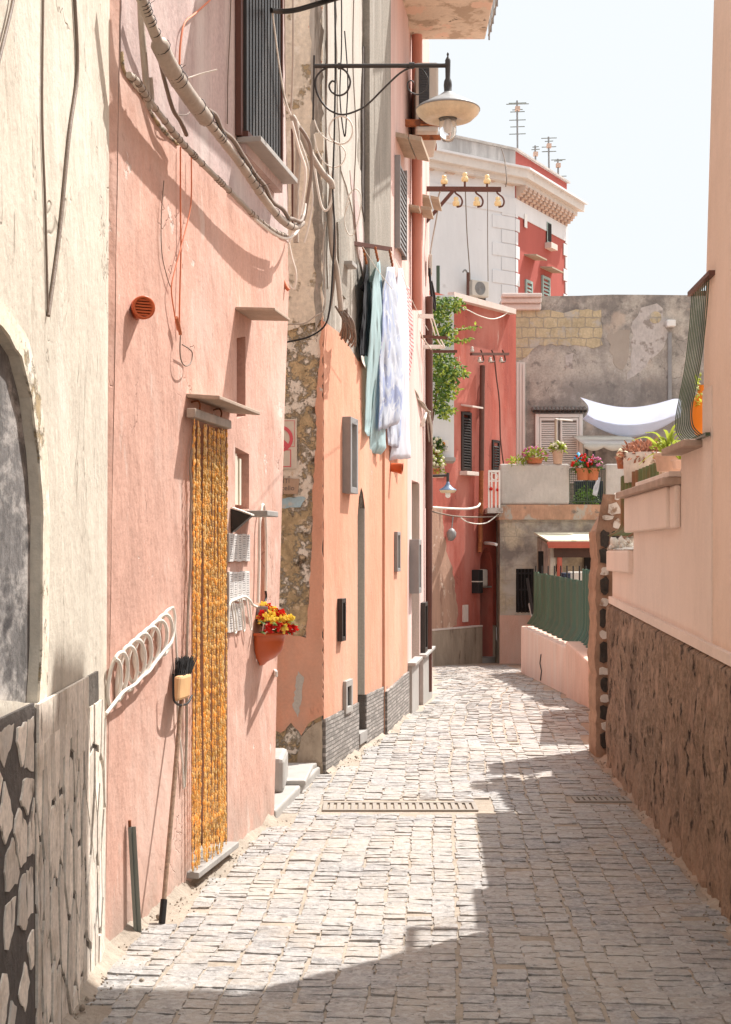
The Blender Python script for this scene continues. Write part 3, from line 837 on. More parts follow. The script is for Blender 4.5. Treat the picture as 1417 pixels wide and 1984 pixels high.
# grille window
gw = thing('window_grille', 'tall iron window grille of closely set dark bars above its sill', 'window', W1.P(W1.u(455), 0, 3.4))
u0, u1 = W1.u(456), W1.u(527); zb = W1.z(458, 258)
MB().wbox(W1, u0, u1, .006, .012, zb, zb + 2.2).build('inner_shutter', M['acgrey'], gw)
fm = MB(); fm.wbox(W1, u0 - .02, u0 + .02, .006, .035, zb - .02, zb + 2.2); fm.wbox(W1, u1 - .0, u1 + .02, .006, .06, zb - .02, zb + 2.2); fm.wbox(W1, u0 + .02, u1, .03, .06, zb - .02, zb + .01)
fm.build('frame', M['brownmetal'], gw)
for i in range(12):
    uu = u0 + .05 + (u1 - u0 - .07) * i / 11
    MB().wbox(W1, uu - .019, uu + .019, .03, .05, zb + .01, zb + 2.2).build('bar', M['lampiron'], gw)
zs = W1.z(462, 263)
MB().wbox(W1, u0 + .0, u1 + .06, .006, .13, zs - .05, zs - .022).build('sill', M['paleslab'], gw, bevel=.004)
MB().wbox(W1, u0 + .02, u1 + .04, .006, .05, zs - .1, zs - .05).build('sill_bracket', M['rose'], gw)

# cables on the pink house
cb = thing('cable_bundle', 'thick grey wrapped cable bundle sagging across the upper pink wall', 'cable bundle', W1.w(420, 280, .13))
path = [(255, -60), (275, 0), (300, 65), (330, 130), (362, 180), (395, 225), (430, 270), (468, 320), (505, 375), (540, 420), (568, 440), (585, 432)]
pts = catmull([W1.w(X, Y, .13) for X, Y in path], 10)
rr = [.020 + (.014 if 22 < i < 52 else 0) + .003 * noise.noise(Vector((i * .7, 0, 0))) for i in range(len(pts))]
MB().tube(pts, rr, 10).build('sheath', M['cable'], cb)
p2 = [p + Vector((.016, -.006, .032)) + Vector((.006 * math.sin(i * .5), 0, .006 * math.cos(i * .7))) for i, p in enumerate(pts)][50:]
MB().tube(p2, .011, 6).build('side_cable', M['cabledark'], cb)
tm = MB()
for i in sorted(random.sample(range(5, len(pts) - 2), 26)):
    d = (pts[i + 1] - pts[i]).normalized(); x = d.orthogonal().normalized(); yv = d.cross(x)
    rg = [pts[i] + (x * math.cos(a) + yv * math.sin(a)) * (rr[i] + .002) + Vector((.002, 0, .003)) for a in [k * math.pi / 5 for k in range(10)]]
    tm.tube(rg, .0017, 4, closed=True)
    if random.random() < .35:
        tm.tube([pts[i] + Vector((.02, -.01, .02)), pts[i] + Vector((.03 + random.uniform(-.02, .03), -.03, .02 + random.uniform(0, .02)))], .0012, 4)
tm.build('tie_wire', M['blackcable'], cb)
cb = thing('cable_bundle', 'thinner tied cable run hanging below the thick bundle on the pink wall', 'cable bundle', W1.w(400, 330, .07))
path = [(250, 145), (268, 160), (290, 195), (320, 235), (352, 275), (385, 310), (420, 345), (460, 385), (500, 425), (530, 447), (556, 458)]
pts = catmull([W1.w(X, Y, .075) for X, Y in path], 10)
MB().tube(pts, [.0125 + .002 * noise.noise(Vector((i, 3, 0))) for i in range(len(pts))], 8).build('sheath', M['cable'], cb)
tm = MB()
for i in sorted(random.sample(range(3, len(pts) - 2), 30)):
    d = (pts[i + 1] - pts[i]).normalized(); x = d.orthogonal().normalized(); yv = d.cross(x)
    tm.tube([pts[i] + (x * math.cos(a) + yv * math.sin(a)) * .0138 for a in [k * math.pi / 4 for k in range(8)]], .002, 4, closed=True)
tm.build('tie_wire', M['cabledark'], cb)
wire('wall_cable', 'white cable looping off the end of the thin cable run at the house corner', W1, [(495, 425), (530, 452), (556, 462), (575, 450), (588, 420), (592, 395)], .09, .008, M['cablewhite'])
wire('wall_cable', 'grey cable drooping alongside the thin cable run', W1, [(275, 0), (290, 55), (305, 95), (318, 150), (335, 210), (350, 235), (362, 262)], .06, .009, M['cabledark'])
wire('wall_cable', 'flat grey conduit hanging down at the corner of the pink wall', W1, [(272, -40), (274, 40), (280, 120), (287, 198), (292, 203), (293, 185), (290, 150)], .07, .013, M['cable'])
wire('wall_cable', 'fine wire curling between the two cable bundles', W1, [(330, 185), (333, 210), (345, 222), (362, 222), (372, 212)], .05, .0024, M['cabledark'])
wire('wall_cable', 'pale stiff wire end sticking out from the thick bundle', W1, [(365, 151, .1), (390, 143, .14), (421, 135, .2)], .1, .003, M['cablewhite'])
wire('wall_cable', 'thin pale cable climbing over the rose plaster to the top of the wall', W1, [(348, 125), (350, 85), (358, 45), (380, 25), (412, -5), (430, -30)], .02, .0045, M['cablepink'])
wire('wall_cable', 'fine dark wire dropping beside the window grille', W1, [(448, -20), (446, 60), (442, 150), (441, 240)], .012, .003, M['cabledark'])
wire('wall_cable', 'orange painted wire hanging down to a connector on the pink wall', W1, [(350, 285), (350, 400), (351, 480), (349, 560), (348, 620), (350, 645)], .014, .0035, M['cablepink'])
wire('wall_cable', 'orange wire slanting from the cable run to the connector', W1, [(371, 300), (371, 380), (366, 420), (348, 490), (334, 545), (333, 570), (338, 605), (344, 640)], .02, .003, M['cablepink'])
wire('wall_cable', 'very thin wire trailing down left of the orange wires', W1, [(318, 350), (313, 420), (314, 490), (325, 540), (333, 560)], .01, .002, M['cabledark'])
ct = MB(); ct.tube(catmull([W1.w(X, Y, .025) for X, Y in [(342, 615), (346, 628), (350, 648)]], 4), .008, 8)
tag(ct.build('cable_connector', M['terracotta']), 'little orange cable connector at the end of the hanging wires', 'connector')
wire('wire_loop', 'small loop of wire dangling under the orange connector', W1, [(350, 650), (349, 680), (352, 700), (360, 709), (370, 703), (373, 685), (367, 676), (354, 668)], .03, .003, M['cabledark'], 'wire')
wire('wall_cable', 'grey vertical wire at the pink house corner beside the grille', W1, [(530, 20), (536, 120), (548, 190), (558, 215)], .02, .004, M['cablewhite'])

# vent pipe
v = thing('vent_pipe', 'short orange vent pipe with slatted round grille sticking out of the pink wall', 'vent', W1.w(285, 605, 0))
cu, cz_ = W1.hit(270, 602)
c0 = W1.P(cu, -.03, cz_)
ax2 = (W1.n * .62 - W1.d * .78).normalized()
axis = Vector((ax2.x, ax2.y, -.05))
rv = .045
VW = Wall(c0.xy, c0.xy + Vector((ax2.y, -ax2.x)), face=c0.xy + ax2)
MB().lathe(c0, [(rv * .86, -.05), (rv * .86, .12), (rv, .12), (rv, .14), (rv * .78, .14), (rv * .78, .105), (.0, .105)], 28, axis=axis).build('pipe', M['plasticpot'], v)
sl = MB()
for i in range(6):
    q = -rv * .62 + i * rv * 1.24 / 5
    hw = math.sqrt(max((rv * .78) ** 2 - q * q, 0))
    sl.wbox(VW, -hw, hw, .118, .134, cz_ - .006 + q - .0035, cz_ - .006 + q + .0035)
sl.build('slats', M['plasticpot'], v)
MB().lathe(c0, [(rv * .77, .1065), (.0, .1066)], 20, axis=axis).build('dark_bore', M['dark'], v)

# bead curtain
bc = thing('bead_curtain', 'amber bead curtain hanging in the doorway of the pink house', 'curtain', W1.w(408, 820, .03))
ra, rb = W1.hit(375, 802, .04), W1.hit(442, 823, .04)
zr = (ra[1] + rb[1]) / 2
MB().wbox(W1, ra[0] - .02, rb[0] + .01, .015, .055, zr - .018, zr + .022).build('rail', M['cable'], bc, bevel=.004)
hk = MB()
for q in (.18, .8):
    uu = ra[0] + (rb[0] - ra[0]) * q
    hk.tube(catmull([W1.P(uu, .0, zr + .06), W1.P(uu, .03, zr + .065), W1.P(uu, .04, zr + .045), W1.P(uu, .035, zr + .02)], 4), .004, 5)
hk.build('hooks', M['rust'], bc)
zfl = W1.z(372, 1690)
rb_ = random.Random(5)
NS = 33
for i in range(NS):
    uu = ra[0] + (rb[0] - ra[0]) * (i + .5) / NS
    s_ = MB(); z = zr - .02; ph0 = rb_.uniform(0, .03)
    zend = zfl + .035 + rb_.uniform(-.015, .03)
    nn0 = .035 + rb_.uniform(-.008, .008); ax_, ay_ = rb_.uniform(-.004, .004), rb_.uniform(-.012, .008)
    kk = 0; koff = rb_.randint(0, 6); z -= rb_.uniform(0, .03)
    L0 = z - zend
    while z > zend:
        big = ((kk + koff) % 3 == 0) if i % 2 == 0 else ((kk + koff) % 7 == 0)
        hb = .027 if big else .0105
        rbd = .0054 if big else .0027
        t = (zr - z) / L0
        q = W1.P(uu + ax_ * t * 1.2 + .0025 * math.sin(z * 5 + i), nn0 + ay_ * t + .003 * math.sin(z * 7 + i * 2), z)
        s_.lathe((q.x, q.y, q.z - hb), [(.0016, 0), (rbd * .8, hb * .22), (rbd, hb * .5), (rbd * .8, hb * .78), (.0016, hb)], 6)
        z -= hb + .001; kk += 1
    s_.build('bead_string', M['bead'], bc)
lo = MB(); qq = W1.P(rb[0] + .02, .02, 0)
zz = W1.z(440, 1400)
while zz > zfl + .1:
    lo.lathe((qq.x, qq.y, zz), [(.001, 0), (.006, .008), (.001, .018)], 6); zz -= .02
lo.build('bead_string', M['bead'], bc)

wire('door_cable', 'grey cable running down the left jamb of the curtained doorway', W1, [(376, 842), (372, 870), (369, 905), (371, 960), (369, 1010), (370, 1080), (364, 1200), (362, 1300), (362, 1420), (358, 1525)], .015, .006, M['cable'])
# floodlight under the small window
fl = thing('floodlight', 'small dark wedge shaped lamp fixed under the little window', 'lamp', W1.w(455, 1000, 0))
u0 = W1.u(447); z0 = W1.z(447, 986)
MB().add([W1.P(u0, .004, z0), W1.P(u0, .10, z0 - .035), W1.P(u0, .005, z0 - .115), W1.P(u0 + .05, .004, z0), W1.P(u0 + .05, .10, z0 - .035), W1.P(u0 + .05, .005, z0 - .115)],
         [(0, 1, 2), (5, 4, 3), (0, 3, 4, 1), (1, 4, 5, 2), (2, 5, 3, 0)]).build('housing', M['lampiron'], fl, bevel=.003)
MB().add([W1.P(u0 - .004, .004, z0 + .004), W1.P(u0 - .004, .104, z0 - .032), W1.P(u0 + .056, .104, z0 - .032), W1.P(u0 + .056, .004, z0 + .004),
          W1.P(u0 - .004, .004, z0 + .010), W1.P(u0 - .004, .104, z0 - .026), W1.P(u0 + .056, .104, z0 - .026), W1.P(u0 + .056, .004, z0 + .010)],
         [(0, 1, 2, 3), (7, 6, 5, 4), (0, 4, 5, 1), (1, 5, 6, 2), (2, 6, 7, 3), (3, 7, 4, 0)]).build('visor', M['cablewhite'], fl)
# rows of marble plates
plates = [(1034, 1088, 440, 481, 5, 'upper'), (1107, 1165, 440, 480, 5, 'middle'), (1168, 1222, 439, 466, 3, 'lowest')]
lab = {'upper': 'narrow white lettered plates in the highest row right of the curtain', 'middle': 'narrow white lettered plates in the middle row right of the curtain',
       'lowest': 'narrow white lettered plates in the lowest row behind the looped white cable'}
for y0, y1, x0, x1, n_, key in plates:
    ua, ub = W1.u(x0), W1.u(x1); zt_, zb_ = W1.z(460, y0), W1.z(460, y1)
    for i in range(n_):
        a, b = ua + (ub - ua) * i / n_ + .002, ua + (ub - ua) * (i + 1) / n_ - .004
        o = MB().wbox(W1, a, b, .001, .012, zb_ + .003 * (i % 2), zt_ - .002 * (i % 3)).build('wall_plate', M['plaque'], bevel=.0015)
        tag(o, lab[key].replace('plates', 'plate'), 'plate', 'small white plates beside the curtained door')
        ik = MB()
        z = zt_ - .012
        while z > zb_ + .012:
            hw = (b - a) * random.uniform(.18, .36); c_ = (a + b) / 2
            ik.wbox(W1, c_ - hw, c_ + hw, .0122, .0128, z - .0022, z); z -= random.uniform(.008, .013)
        ik.build('lettering', M['ink'], o)
wire('wall_cable', 'white cable looped over the lowest row of plates', W1, [(441, 1225), (443, 1190), (446, 1168), (456, 1162), (466, 1158), (474, 1156), (484, 1163), (490, 1172), (498, 1176)], .03, .007, M['cablewhite'])
for i, (xa, ya) in enumerate([(448, 1164), (464, 1160), (477, 1157)]):
    wire('cable_loop', 'hanging hairpin of white cable in front of the lowest plates', W1, [(xa, ya), (xa + 4, ya + 30), (xa + 7 + i, ya + 62), (xa + 11, ya + 55), (xa + 8, ya + 20), (xa + 4, ya)], .03, .004, M['cablewhite'], 'cable', 'white cable hairpins beside the door')
wire('conduit_arch', 'white plastic conduit bent in a tall narrow arch on the pink wall', W1, [(500, 1168), (502, 1100), (503, 1020), (507, 985), (510, 978), (513, 990), (516, 1040), (516, 1100), (515, 1145)], .02, .008, M['cablewhite'], 'conduit')
wire('wire_tail', 'black cable tail at the foot of the arched conduit', W1, [(515, 1145), (516, 1158), (512, 1170), (509, 1178)], .02, .006, M['blackcable'], 'cable')
MBx = MB(); uu = W1.u(497); MBx.wbox(W1, uu, W1.u(511), .0, .06, W1.z(500, 1205), W1.z(500, 1174))
tag(MBx.build('junction_box', M['greymetal'], bevel=.004), 'small grey junction box under the arched conduit', 'box')
MBx = MB(); MBx.bar(W1.w(533, 1302, 0), W1.w(536, 1306, .12), .014, .03)
tag(MBx.build('pipe_stub', M['whitemetal'], bevel=.003), 'stub of white pipe poking out near the corner of the pink wall', 'pipe')

# wall planter with roses
pl = thing('wall_planter', 'terracotta half pot of red and yellow roses on the pink wall', 'planter', W1.w(515, 1230, 0))
cu = W1.u(503); ztop = W1.z(503, 1224)
def hp(s_, t_):
    a = math.pi * s_
    prof = [(.150, 0), (.148, .012), (.135, .014), (.128, .05), (.118, .095), (.085, .13), (.035, .155), (.02, .17), (.0, .175)]
    k = t_ * (len(prof) - 1); i = min(int(k), len(prof) - 2); f = k - i
    r_ = prof[i][0] * (1 - f) + prof[i + 1][0] * f; d_ = prof[i][1] * (1 - f) + prof[i + 1][1] * f
    return W1.P(cu + r_ * math.cos(a), .005 + r_ * .95 * math.sin(a), ztop - d_)
MB().grid(hp, 20, 8).build('pot', M['plasticpot'], pl, solid=.006)
lf = MB()
rp = random.Random(21)
for i in range(36):
    a = rp.uniform(0, math.pi); r_ = rp.uniform(.02, .16)
    q = W1.P(cu + r_ * math.cos(a) * 1.05, .02 + r_ * math.sin(a), ztop + .015 + .085 * (1 - (r_ / .17) ** 2) + rp.uniform(-.02, .03))
    rad = rp.uniform(.020, .029); fb = MB()
    fb.blob(q, rad * .7, 6, .3)
    for k in range(14):
        d = Vector((rp.gauss(0, 1), rp.gauss(0, 1), rp.gauss(.3, 1))).normalized()
        fb.leaf(q + d * rad * .45, (d + Vector((0, 0, .5))).normalized(), d.orthogonal(), rad * 1.0, rad * 1.2, 0, .5)
    yel = i % 9 in (0, 2, 3, 5, 8)
    fb.build('yellow_rose' if yel else 'red_rose', M['fl_yel'] if yel else M['fl_red'], pl)
for i in range(70):
    a = rp.uniform(0, math.pi); r_ = rp.uniform(.05, .17)
    q = W1.P(cu + r_ * math.cos(a), .01 + r_ * math.sin(a), ztop + rp.uniform(.0, .06))
    d = Vector((math.cos(a) * W1.d.x + W1.n.x, math.cos(a) * W1.d.y + W1.n.y, rp.uniform(-.5, .6)))
    lf.leaf(q, d, (0, 0, 1), rp.uniform(.03, .06), rp.uniform(.018, .03))
lf.build('leaves', M['leaf'], pl)

# white coiled hose / cable on the wall
co = MB(); pts = []
NT_ = 8
for k in range(NT_ * 12 + 1):
    th_ = k / 12 * 2 * math.pi; f = k / (NT_ * 12)
    wob = 9 * noise.noise(Vector((k * .17, 1, 1)))
    X = 216 + 112 * f + 17 * math.sin(th_) + wob * 1.1 + 6 * math.cos(th_)
    Y = 1326 - 108 * f + wob * 1.3 - (50 - 10 * f + 1.5 * wob) * math.cos(th_)
    pts.append(W1.w(X, Y, .022 + .014 * math.sin(th_ + .8)))
co.tube(catmull(pts, 3), .0075, 7)
ring = [W1.w(X, Y, .04) for X, Y in [(206, 1383), (222, 1362), (240, 1340), (262, 1326), (275, 1312), (290, 1300), (300, 1285), (318, 1262), (334, 1240), (339, 1200), (335, 1176)]]
co.tube(catmull(ring, 5), .0068, 7)
tag(co.build('cable_coil', M['cablewhite']), 'long white cable hung in loose slanting coils on the pink wall', 'cable')
wire('door_cable', 'thin white cable running from the coil down beside the broom', W1, [(338, 1190), (342, 1260), (344, 1300), (345, 1400), (352, 1460), (356, 1528)], .012, .005, M['cablewhite'])

# broom
br = thing('broom', 'broom leaning upside down against the pink wall with its black bristles up', 'broom', W1.w(315, 1800, .06))
pa, pb = W1.w(314, 1800, .085), W1.w(352, 1355, .045)
pa.z = .01
MB().tube([pa, pa + (pb - pa) * .10], .0135, 10).build('grip', M['blackcable'], br)
MB().tube([pa + (pb - pa) * .1, pb], .0095, 10).build('pole', M['broompole'], br)
hc = W1.w(353, 1331, .045)
hd = (pb - pa).normalized()
ub_ = Vector((W1.d.x, W1.d.y, 0)); nb_ = Vector((W1.n.x, W1.n.y, 0))
def obox(mb, c, ax, ay, az, hx, hy, hz):
    v_ = [c + ax * (sx * hx) + ay * (sy * hy) + az * (sz * hz) for sz in (-1, 1) for sx, sy in ((-1, -1), (1, -1), (1, 1), (-1, 1))]
    mb.hexa(v_)
hb_ = MB(); obox(hb_, hc, ub_, nb_, hd, .075, .018, .055); hb_.build('head', M['broomhead'], br, bevel=.012)
bs_ = MB()
for i in range(160):
    p = hc + hd * .05 + ub_ * rp.uniform(-.05, .085) + nb_ * rp.uniform(-.02, .012)
    e = p + hd * rp.uniform(.06, .085) + ub_ * rp.uniform(-.01, .025) + nb_ * rp.uniform(-.015, .015)
    bs_.tube([p, e], .0022, 3, smooth=False)
bs_.build('bristles', M['bristle'], br)
wire('wall_hook', 'curved black iron hook holding the broom head', W1, [(336, 1305), (336, 1335), (338, 1358), (350, 1366), (364, 1362), (372, 1348)], .05, .005, M['black'], 'hook')
sb = MB(); q0, q1 = W1.w(264, 1818, .03), W1.w(252, 1602, .014)
sb.bar(q0, q1, .022, .012); sb.bar(q0 + Vector((.012, .004, 0)), q1 + Vector((.012, .004, 0)), .004, .02)
o = sb.build('steel_strip', M['zinc']); tag(o, 'upright grey steel strip fixed against the foot of the pink wall', 'strip')
MB().bar(q1, q1 + (q1 - q0).normalized() * .025, .014, .010).build('rusty_tip', M['rust'], o)

# ================================================================== weathered house
wh = thing('weathered_house', 'weathered grey plaster house painted salmon below, its end wall crumbling', 'house', (C2.x, C2.y, 0))
TOPZ = 7.3
zc2 = gz(9.35)
u_e = W2.L + .02
doorh = W2.px([(690.5, 1432), (705, 1420), (705, 985), (701, 955), (697.5, 944), (693, 965), (690.5, 1000)])
nic2 = W2.px([(663.5, 1382), (674.5, 1372), (674.5, 1322), (663.5, 1330)])
z_s = W2.z(625, 622)
MB().facade(W2, [(0, -.4), (u_e, -.4), (u_e, TOPZ), (0, TOPZ)], [(doorh, .30), (nic2, .10)], thick=2.5).build('wall', M['weathered'], wh)
def cutpoly(p, holes): return p
coat_o = [(0, .30), (u_e, .30), (u_e, z_s - .02), (u_e * .8, z_s - .05), (u_e * .55, z_s - .16), (u_e * .3, z_s - .02), (0, z_s)]
zpl = W2.z(628, 1392)
# coat and plinth built in strips that leave the door opening free
def strips(name, m, n1, zlo, zhi, wob=0.0, skip=()):
    mb = MB()
    ucut = [(.0, doorh[0][0]), (doorh[1][0], u_e)]
    for a, b in ucut:
        mb.prism(W2, rough([(a, zlo), (b, zlo), (b, zhi), (a, zhi)], .06, wob, 3), 0, n1)
    return mb
zp = lambda X, Y: W2.z(X, Y)
cm = MB()
dtop = W2.z(697, 945)
cm.facade(W2, [(0, zpl), (doorh[0][0], zpl), (doorh[0][0], doorh[6][1])] + [doorh[6], doorh[5], doorh[4], doorh[3], doorh[2]] +
          [(doorh[1][0], zpl), (u_e, zpl)] + [(u_e, z_s - .05), (u_e * .75, z_s - .02), (u_e * .5, z_s - .12), (u_e * .25, z_s - .01), (0, z_s)], [], thick=.004)
for i, q in enumerate(cm.v):
    n_ = W2.n; cm.v[i] = (q[0] + n_.x * .010, q[1] + n_.y * .010, q[2])
# cut the meter niche: simply frame it proud
cm.build('salmon_coat', M['salmon'], wh)
pm = MB()
ztop_ = zpl
pm.prism(W2, rough([(0.0, -.05), (doorh[0][0], -.05), (doorh[0][0], ztop_), (0.0, ztop_)], .05, .005, 3), 0, .022)
pm.prism(W2, rough([(doorh[1][0], -.05), (u_e, -.05), (u_e, ztop_ + .02), (doorh[1][0], ztop_ + .03)], .05, .005, 4), 0, .022)
pm.build('stone_plinth', M['mosaic'], wh)
MB().wbox(W2, doorh[0][0] + .005, doorh[1][0] - .005, -.295, -.255, .02, dtop - .12).build('door', M['greymetal'], wh, 'grey painted panel in the narrow arched doorway')
MB().wbox(W2, doorh[0][0] + .002, doorh[1][0] - .002, -.29, .03, .05, .13).build('doorstep', M['greystone'], wh)
# jamb paint: far reveal grey
jm = MB(); jm.wbox(W2, doorh[1][0] - .012, doorh[1][0] - .001, -.25, .008, zpl + .03, doorh[2][1]); jm.build('grey_jamb', M['whiteplaster'], wh)
jm = MB(); jm.wbox(W2, doorh[1][0] - .014, doorh[1][0] - .002, -.25, .012, .13, zpl + .03); jm.build('black_jamb_tile', M['mortar'], wh)
# small fittings of the street side
fr_ = MB()
def frame(mb, W, X0, X1, Y0, Y1, n0, n1, t):
    a, z1_ = W.hit(X0, Y0); b = W.u(X1); z0_ = W.z(X0, Y1)
    mb.wbox(W, a, a + t, n0, n1, z0_, z1_); mb.wbox(W, b - t, b, n0, n1, z0_, z1_); mb.wbox(W, a + t, b - t, n0, n1, z0_, z0_ + t); mb.wbox(W, a + t, b - t, n0, n1, z1_ - t, z1_)
    return a, b, z0_, z1_
def winpart(W, X0, X1, Y0, Y1, parent, m, pane, n1=.05, t=.04, name='window', label=None, n0=0.0):
    mb = MB(); a, b, z0_, z1_ = frame(mb, W, X0, X1, Y0, Y1, n0, n1, t)
    o = mb.build(name, m, parent, label, bevel=.003)
    MB().wbox(W, a + t, b - t, n0, n0 + .012, z0_ + t, z1_ - t).build('pane', pane, o)
    return o
winpart(W2, 661, 676, 807, 955, wh, M['greymetal'], M['whitemetal'], .07, .045, label='grey framed window standing proud of the salmon wall', n0=.006)
winpart(W2, 651, 659, 1160, 1243, wh, M['lampiron'], M['darkbrown'], .045, .03, 'meter_box', n0=.006)
winpart(W2, 662, 675, 1320, 1384, wh, M['paleslab'], M['dark'], .035, .045, 'meter_niche', n0=.006)
# upper part details
MB().wbox(W2, W2.u(704), u_e + .0, 0, .05, W2.z(720, 560), TOPZ).build('cement_pilaster', M['pilaster'], wh)
pp = W2.px([(648, -300), (700, -300), (700, 130), (690, 300), (716, 420), (738, 520), (735, 560), (700, 470), (660, 330), (652, 150)])
MB().prism(W2, rough(pp, .08, .02, 8), 0, .006).build('white_plaster', M['whiteplaster'], wh)
for k_, (pp_, m_) in enumerate((([(634, -300), (647, -300), (646, 200), (640, 420), (634, 560), (631, 300)], 'whiteplaster'), ([(676, 330), (690, 380), (716, 520), (722, 600), (708, 560), (690, 480)], 'rose'), ([(652, 430), (664, 420), (672, 500), (668, 580), (655, 560)], 'pilaster'), ([(700, 90), (706, 90), (704, 430), (699, 400)], 'mortar'))):
    MB().prism(W2, rough(W2.px(pp_), .08, .015, 40 + k_), 0, .008 + .002 * k_).build('plaster_skin', M[m_], wh)
wslab(W2, 664, 674, 505, .07, .03, M['paleslab'], 'small_ledge', wh)
# return wall
rt = thing('end_wall', 'end wall of crumbling tuff with salmon paint peeling off at its edge', 'wall', (C2.x - .3, C2.y, 0))
RL = WR.L
MB().facade(WR, [(-.1, -.4), (RL - .004, -.4), (RL - .004, TOPZ), (-.1, TOPZ)], [], thick=.03).build('masonry', M['tuff'], rt)
zq = lambda Y: WR.z(610, Y)
uq = lambda X: WR.u(X)
right = [(uq(628.5), zq(Y)) for Y in (1450, 640)]
coat = [(uq(500), zq(1395)), (uq(545), zq(1420)), (uq(565), zq(1400)), (uq(585), zq(1425)), (uq(600), zq(1400)), (uq(627), zq(1385)),
        (RL + .008, zq(1385)), (RL + .008, zq(615)), (uq(622), zq(625)), (uq(620), zq(700)), (uq(612), zq(780)), (uq(614), zq(850)), (uq(606), zq(960)), (uq(604), zq(1080)), (uq(597), zq(1180)), (uq(594), zq(1236)), (uq(560), zq(1228)), (uq(500), zq(1232))]
MB().prism(WR, rough(coat, .03, .006, 12), 0, .016).build('salmon_coat', M['salmon'], rt)
MB().prism(WR, rough([(uq(572), zq(1505)), (RL + .004, zq(1520)), (RL + .004, zq(1395)), (uq(600), zq(1410)), (uq(583), zq(1430))], .04, .006, 14), 0, .012).build('cement_patch', M['bare'], rt)
MB().prism(WR, rough([(uq(568), zq(1370)), (uq(578), zq(1300)), (uq(590), zq(1312)), (uq(586), zq(1345)), (uq(578), zq(1390))], .02, .006, 15), .015, .018).build('bare_patch', M['whiteplaster'], rt)
MB().prism(WR, rough([(uq(480), zq(648)), (uq(560), zq(640)), (uq(628), zq(618)), (RL, zq(560)), (RL, TOPZ), (-.1, TOPZ)], .05, .012, 16), 0, .010).build('peeling_plaster', M['peel'], rt)
MB().prism(WR, rough([(uq(612), zq(640)), (RL + .004, zq(612)), (RL + .004, TOPZ), (uq(600), TOPZ), (uq(604), zq(300))], .06, .015, 17), 0, .014).build('grey_edge_plaster', M['weathered'], rt)
# steps by the end wall
sp = MB()
q0, q1, q2, q3 = gp(529, 1590), gp(617, 1503), gp(622, 1496), gp(560, 1492)
stp = [(q0.x + .015, q0.y + .02), (q1.x, q1.y - .02), (C2.x - .012, C2.y - .03), (-.80, 9.34), (-.80, q0.y + .02)]
sp.zprism(stp, -.05, .055)
sp.zprism([(-.80, 8.55), (-.36, 8.58), (q1.x - .03, q1.y - .08), (C2.x - .03, C2.y - .06), (-.80, 9.33)], .05, .085)
tag(sp.build('doorstep_slabs', M['paleslab'], bevel=.012), 'worn pale stone slabs forming a low step before the crumbling end wall', 'step')
tag(MB().box(-.78, -.475, 8.3, 8.75, .05, .26).build('stone_block', M['paleslab'], bevel=.03), 'grey stone block half hidden at the end of the pink house', 'block')

# signs on the end wall
sg = thing('no_parking_sign', 'faded white sign with red no parking ring on the tuff wall', 'sign', WR.w(550, 858, 0))
ua, ub = uq(512), uq(576); za_, zb_ = zq(908), zq(812)
MB().wbox(WR, ua, ub, .012, .018, za_, zb_).build('panel', M['signwhite'], sg)
uc, zc_ = uq(543), zq(850); r1, r2 = .088, .066
rg = MB(); NSEG = 36
vs_ = []
for k in range(NSEG):
    a = 2 * math.pi * k / NSEG
    for r_ in (r1, r2):
        for n_ in (.0185, .0205): vs_.append(WR.P(uc + r_ * math.cos(a), n_, zc_ + r_ * math.sin(a)))
fs_ = []
for k in range(NSEG):
    j = (k + 1) % NSEG; a, b = k * 4, j * 4
    fs_ += [(a + 1, b + 1, b + 3, a + 3), (a, b, b + 1, a + 1), (a + 2, a + 3, b + 3, b + 2)]
rg.add(vs_, fs_)
h_ = .011
dx = r2 * .72
rg.add([WR.P(uc - dx - h_, .0192, zc_ + dx - h_), WR.P(uc - dx + h_, .0192, zc_ + dx + h_), WR.P(uc + dx + h_, .0192, zc_ - dx + h_), WR.P(uc + dx - h_, .0192, zc_ - dx - h_)], [(0, 1, 2, 3)])
rg.build('red_ring', M['signred'], sg)
bx = MB()
def outline(mb, W, u0, u1, z0, z1, t, n):
    mb.wbox(W, u0, u1, n, n + .001, z0, z0 + t); mb.wbox(W, u0, u1, n, n + .001, z1 - t, z1); mb.wbox(W, u0, u0 + t, n, n + .001, z0 + t, z1 - t); mb.wbox(W, u1 - t, u1, n, n + .001, z0 + t, z1 - t)
outline(bx, WR, uq(518), uq(565), zq(905), zq(871), .006, .0185)
bx.build('red_border', M['signred'], sg)
bx = MB(); outline(bx, WR, uq(516), uq(572), zq(866), zq(815), .003, .0185); bx.build('upper_border', M['signred'], sg)


def lettering(body, W, u, z, size, m, parent, n, name='lettering', bold=0.0):
    cu_ = D.curves.new('txt', 'FONT'); cu_.body = body; cu_.size = size; cu_.offset = bold
    o = D.objects.new('txt', cu_); COL.objects.link(o)
    dg = bpy.context.evaluated_depsgraph_get()
    me = D.meshes.new_from_object(o.evaluated_get(dg))
    D.objects.remove(o)
    off = wloc(parent)
    for v_ in me.vertices:
        q = W.P(u + v_.co.x, n, z + v_.co.y) - off
        v_.co = q
    me.materials.clear(); me.materials.append(m)
    t = D.objects.new(name, me); COL.objects.link(t); t.parent = parent
    return t


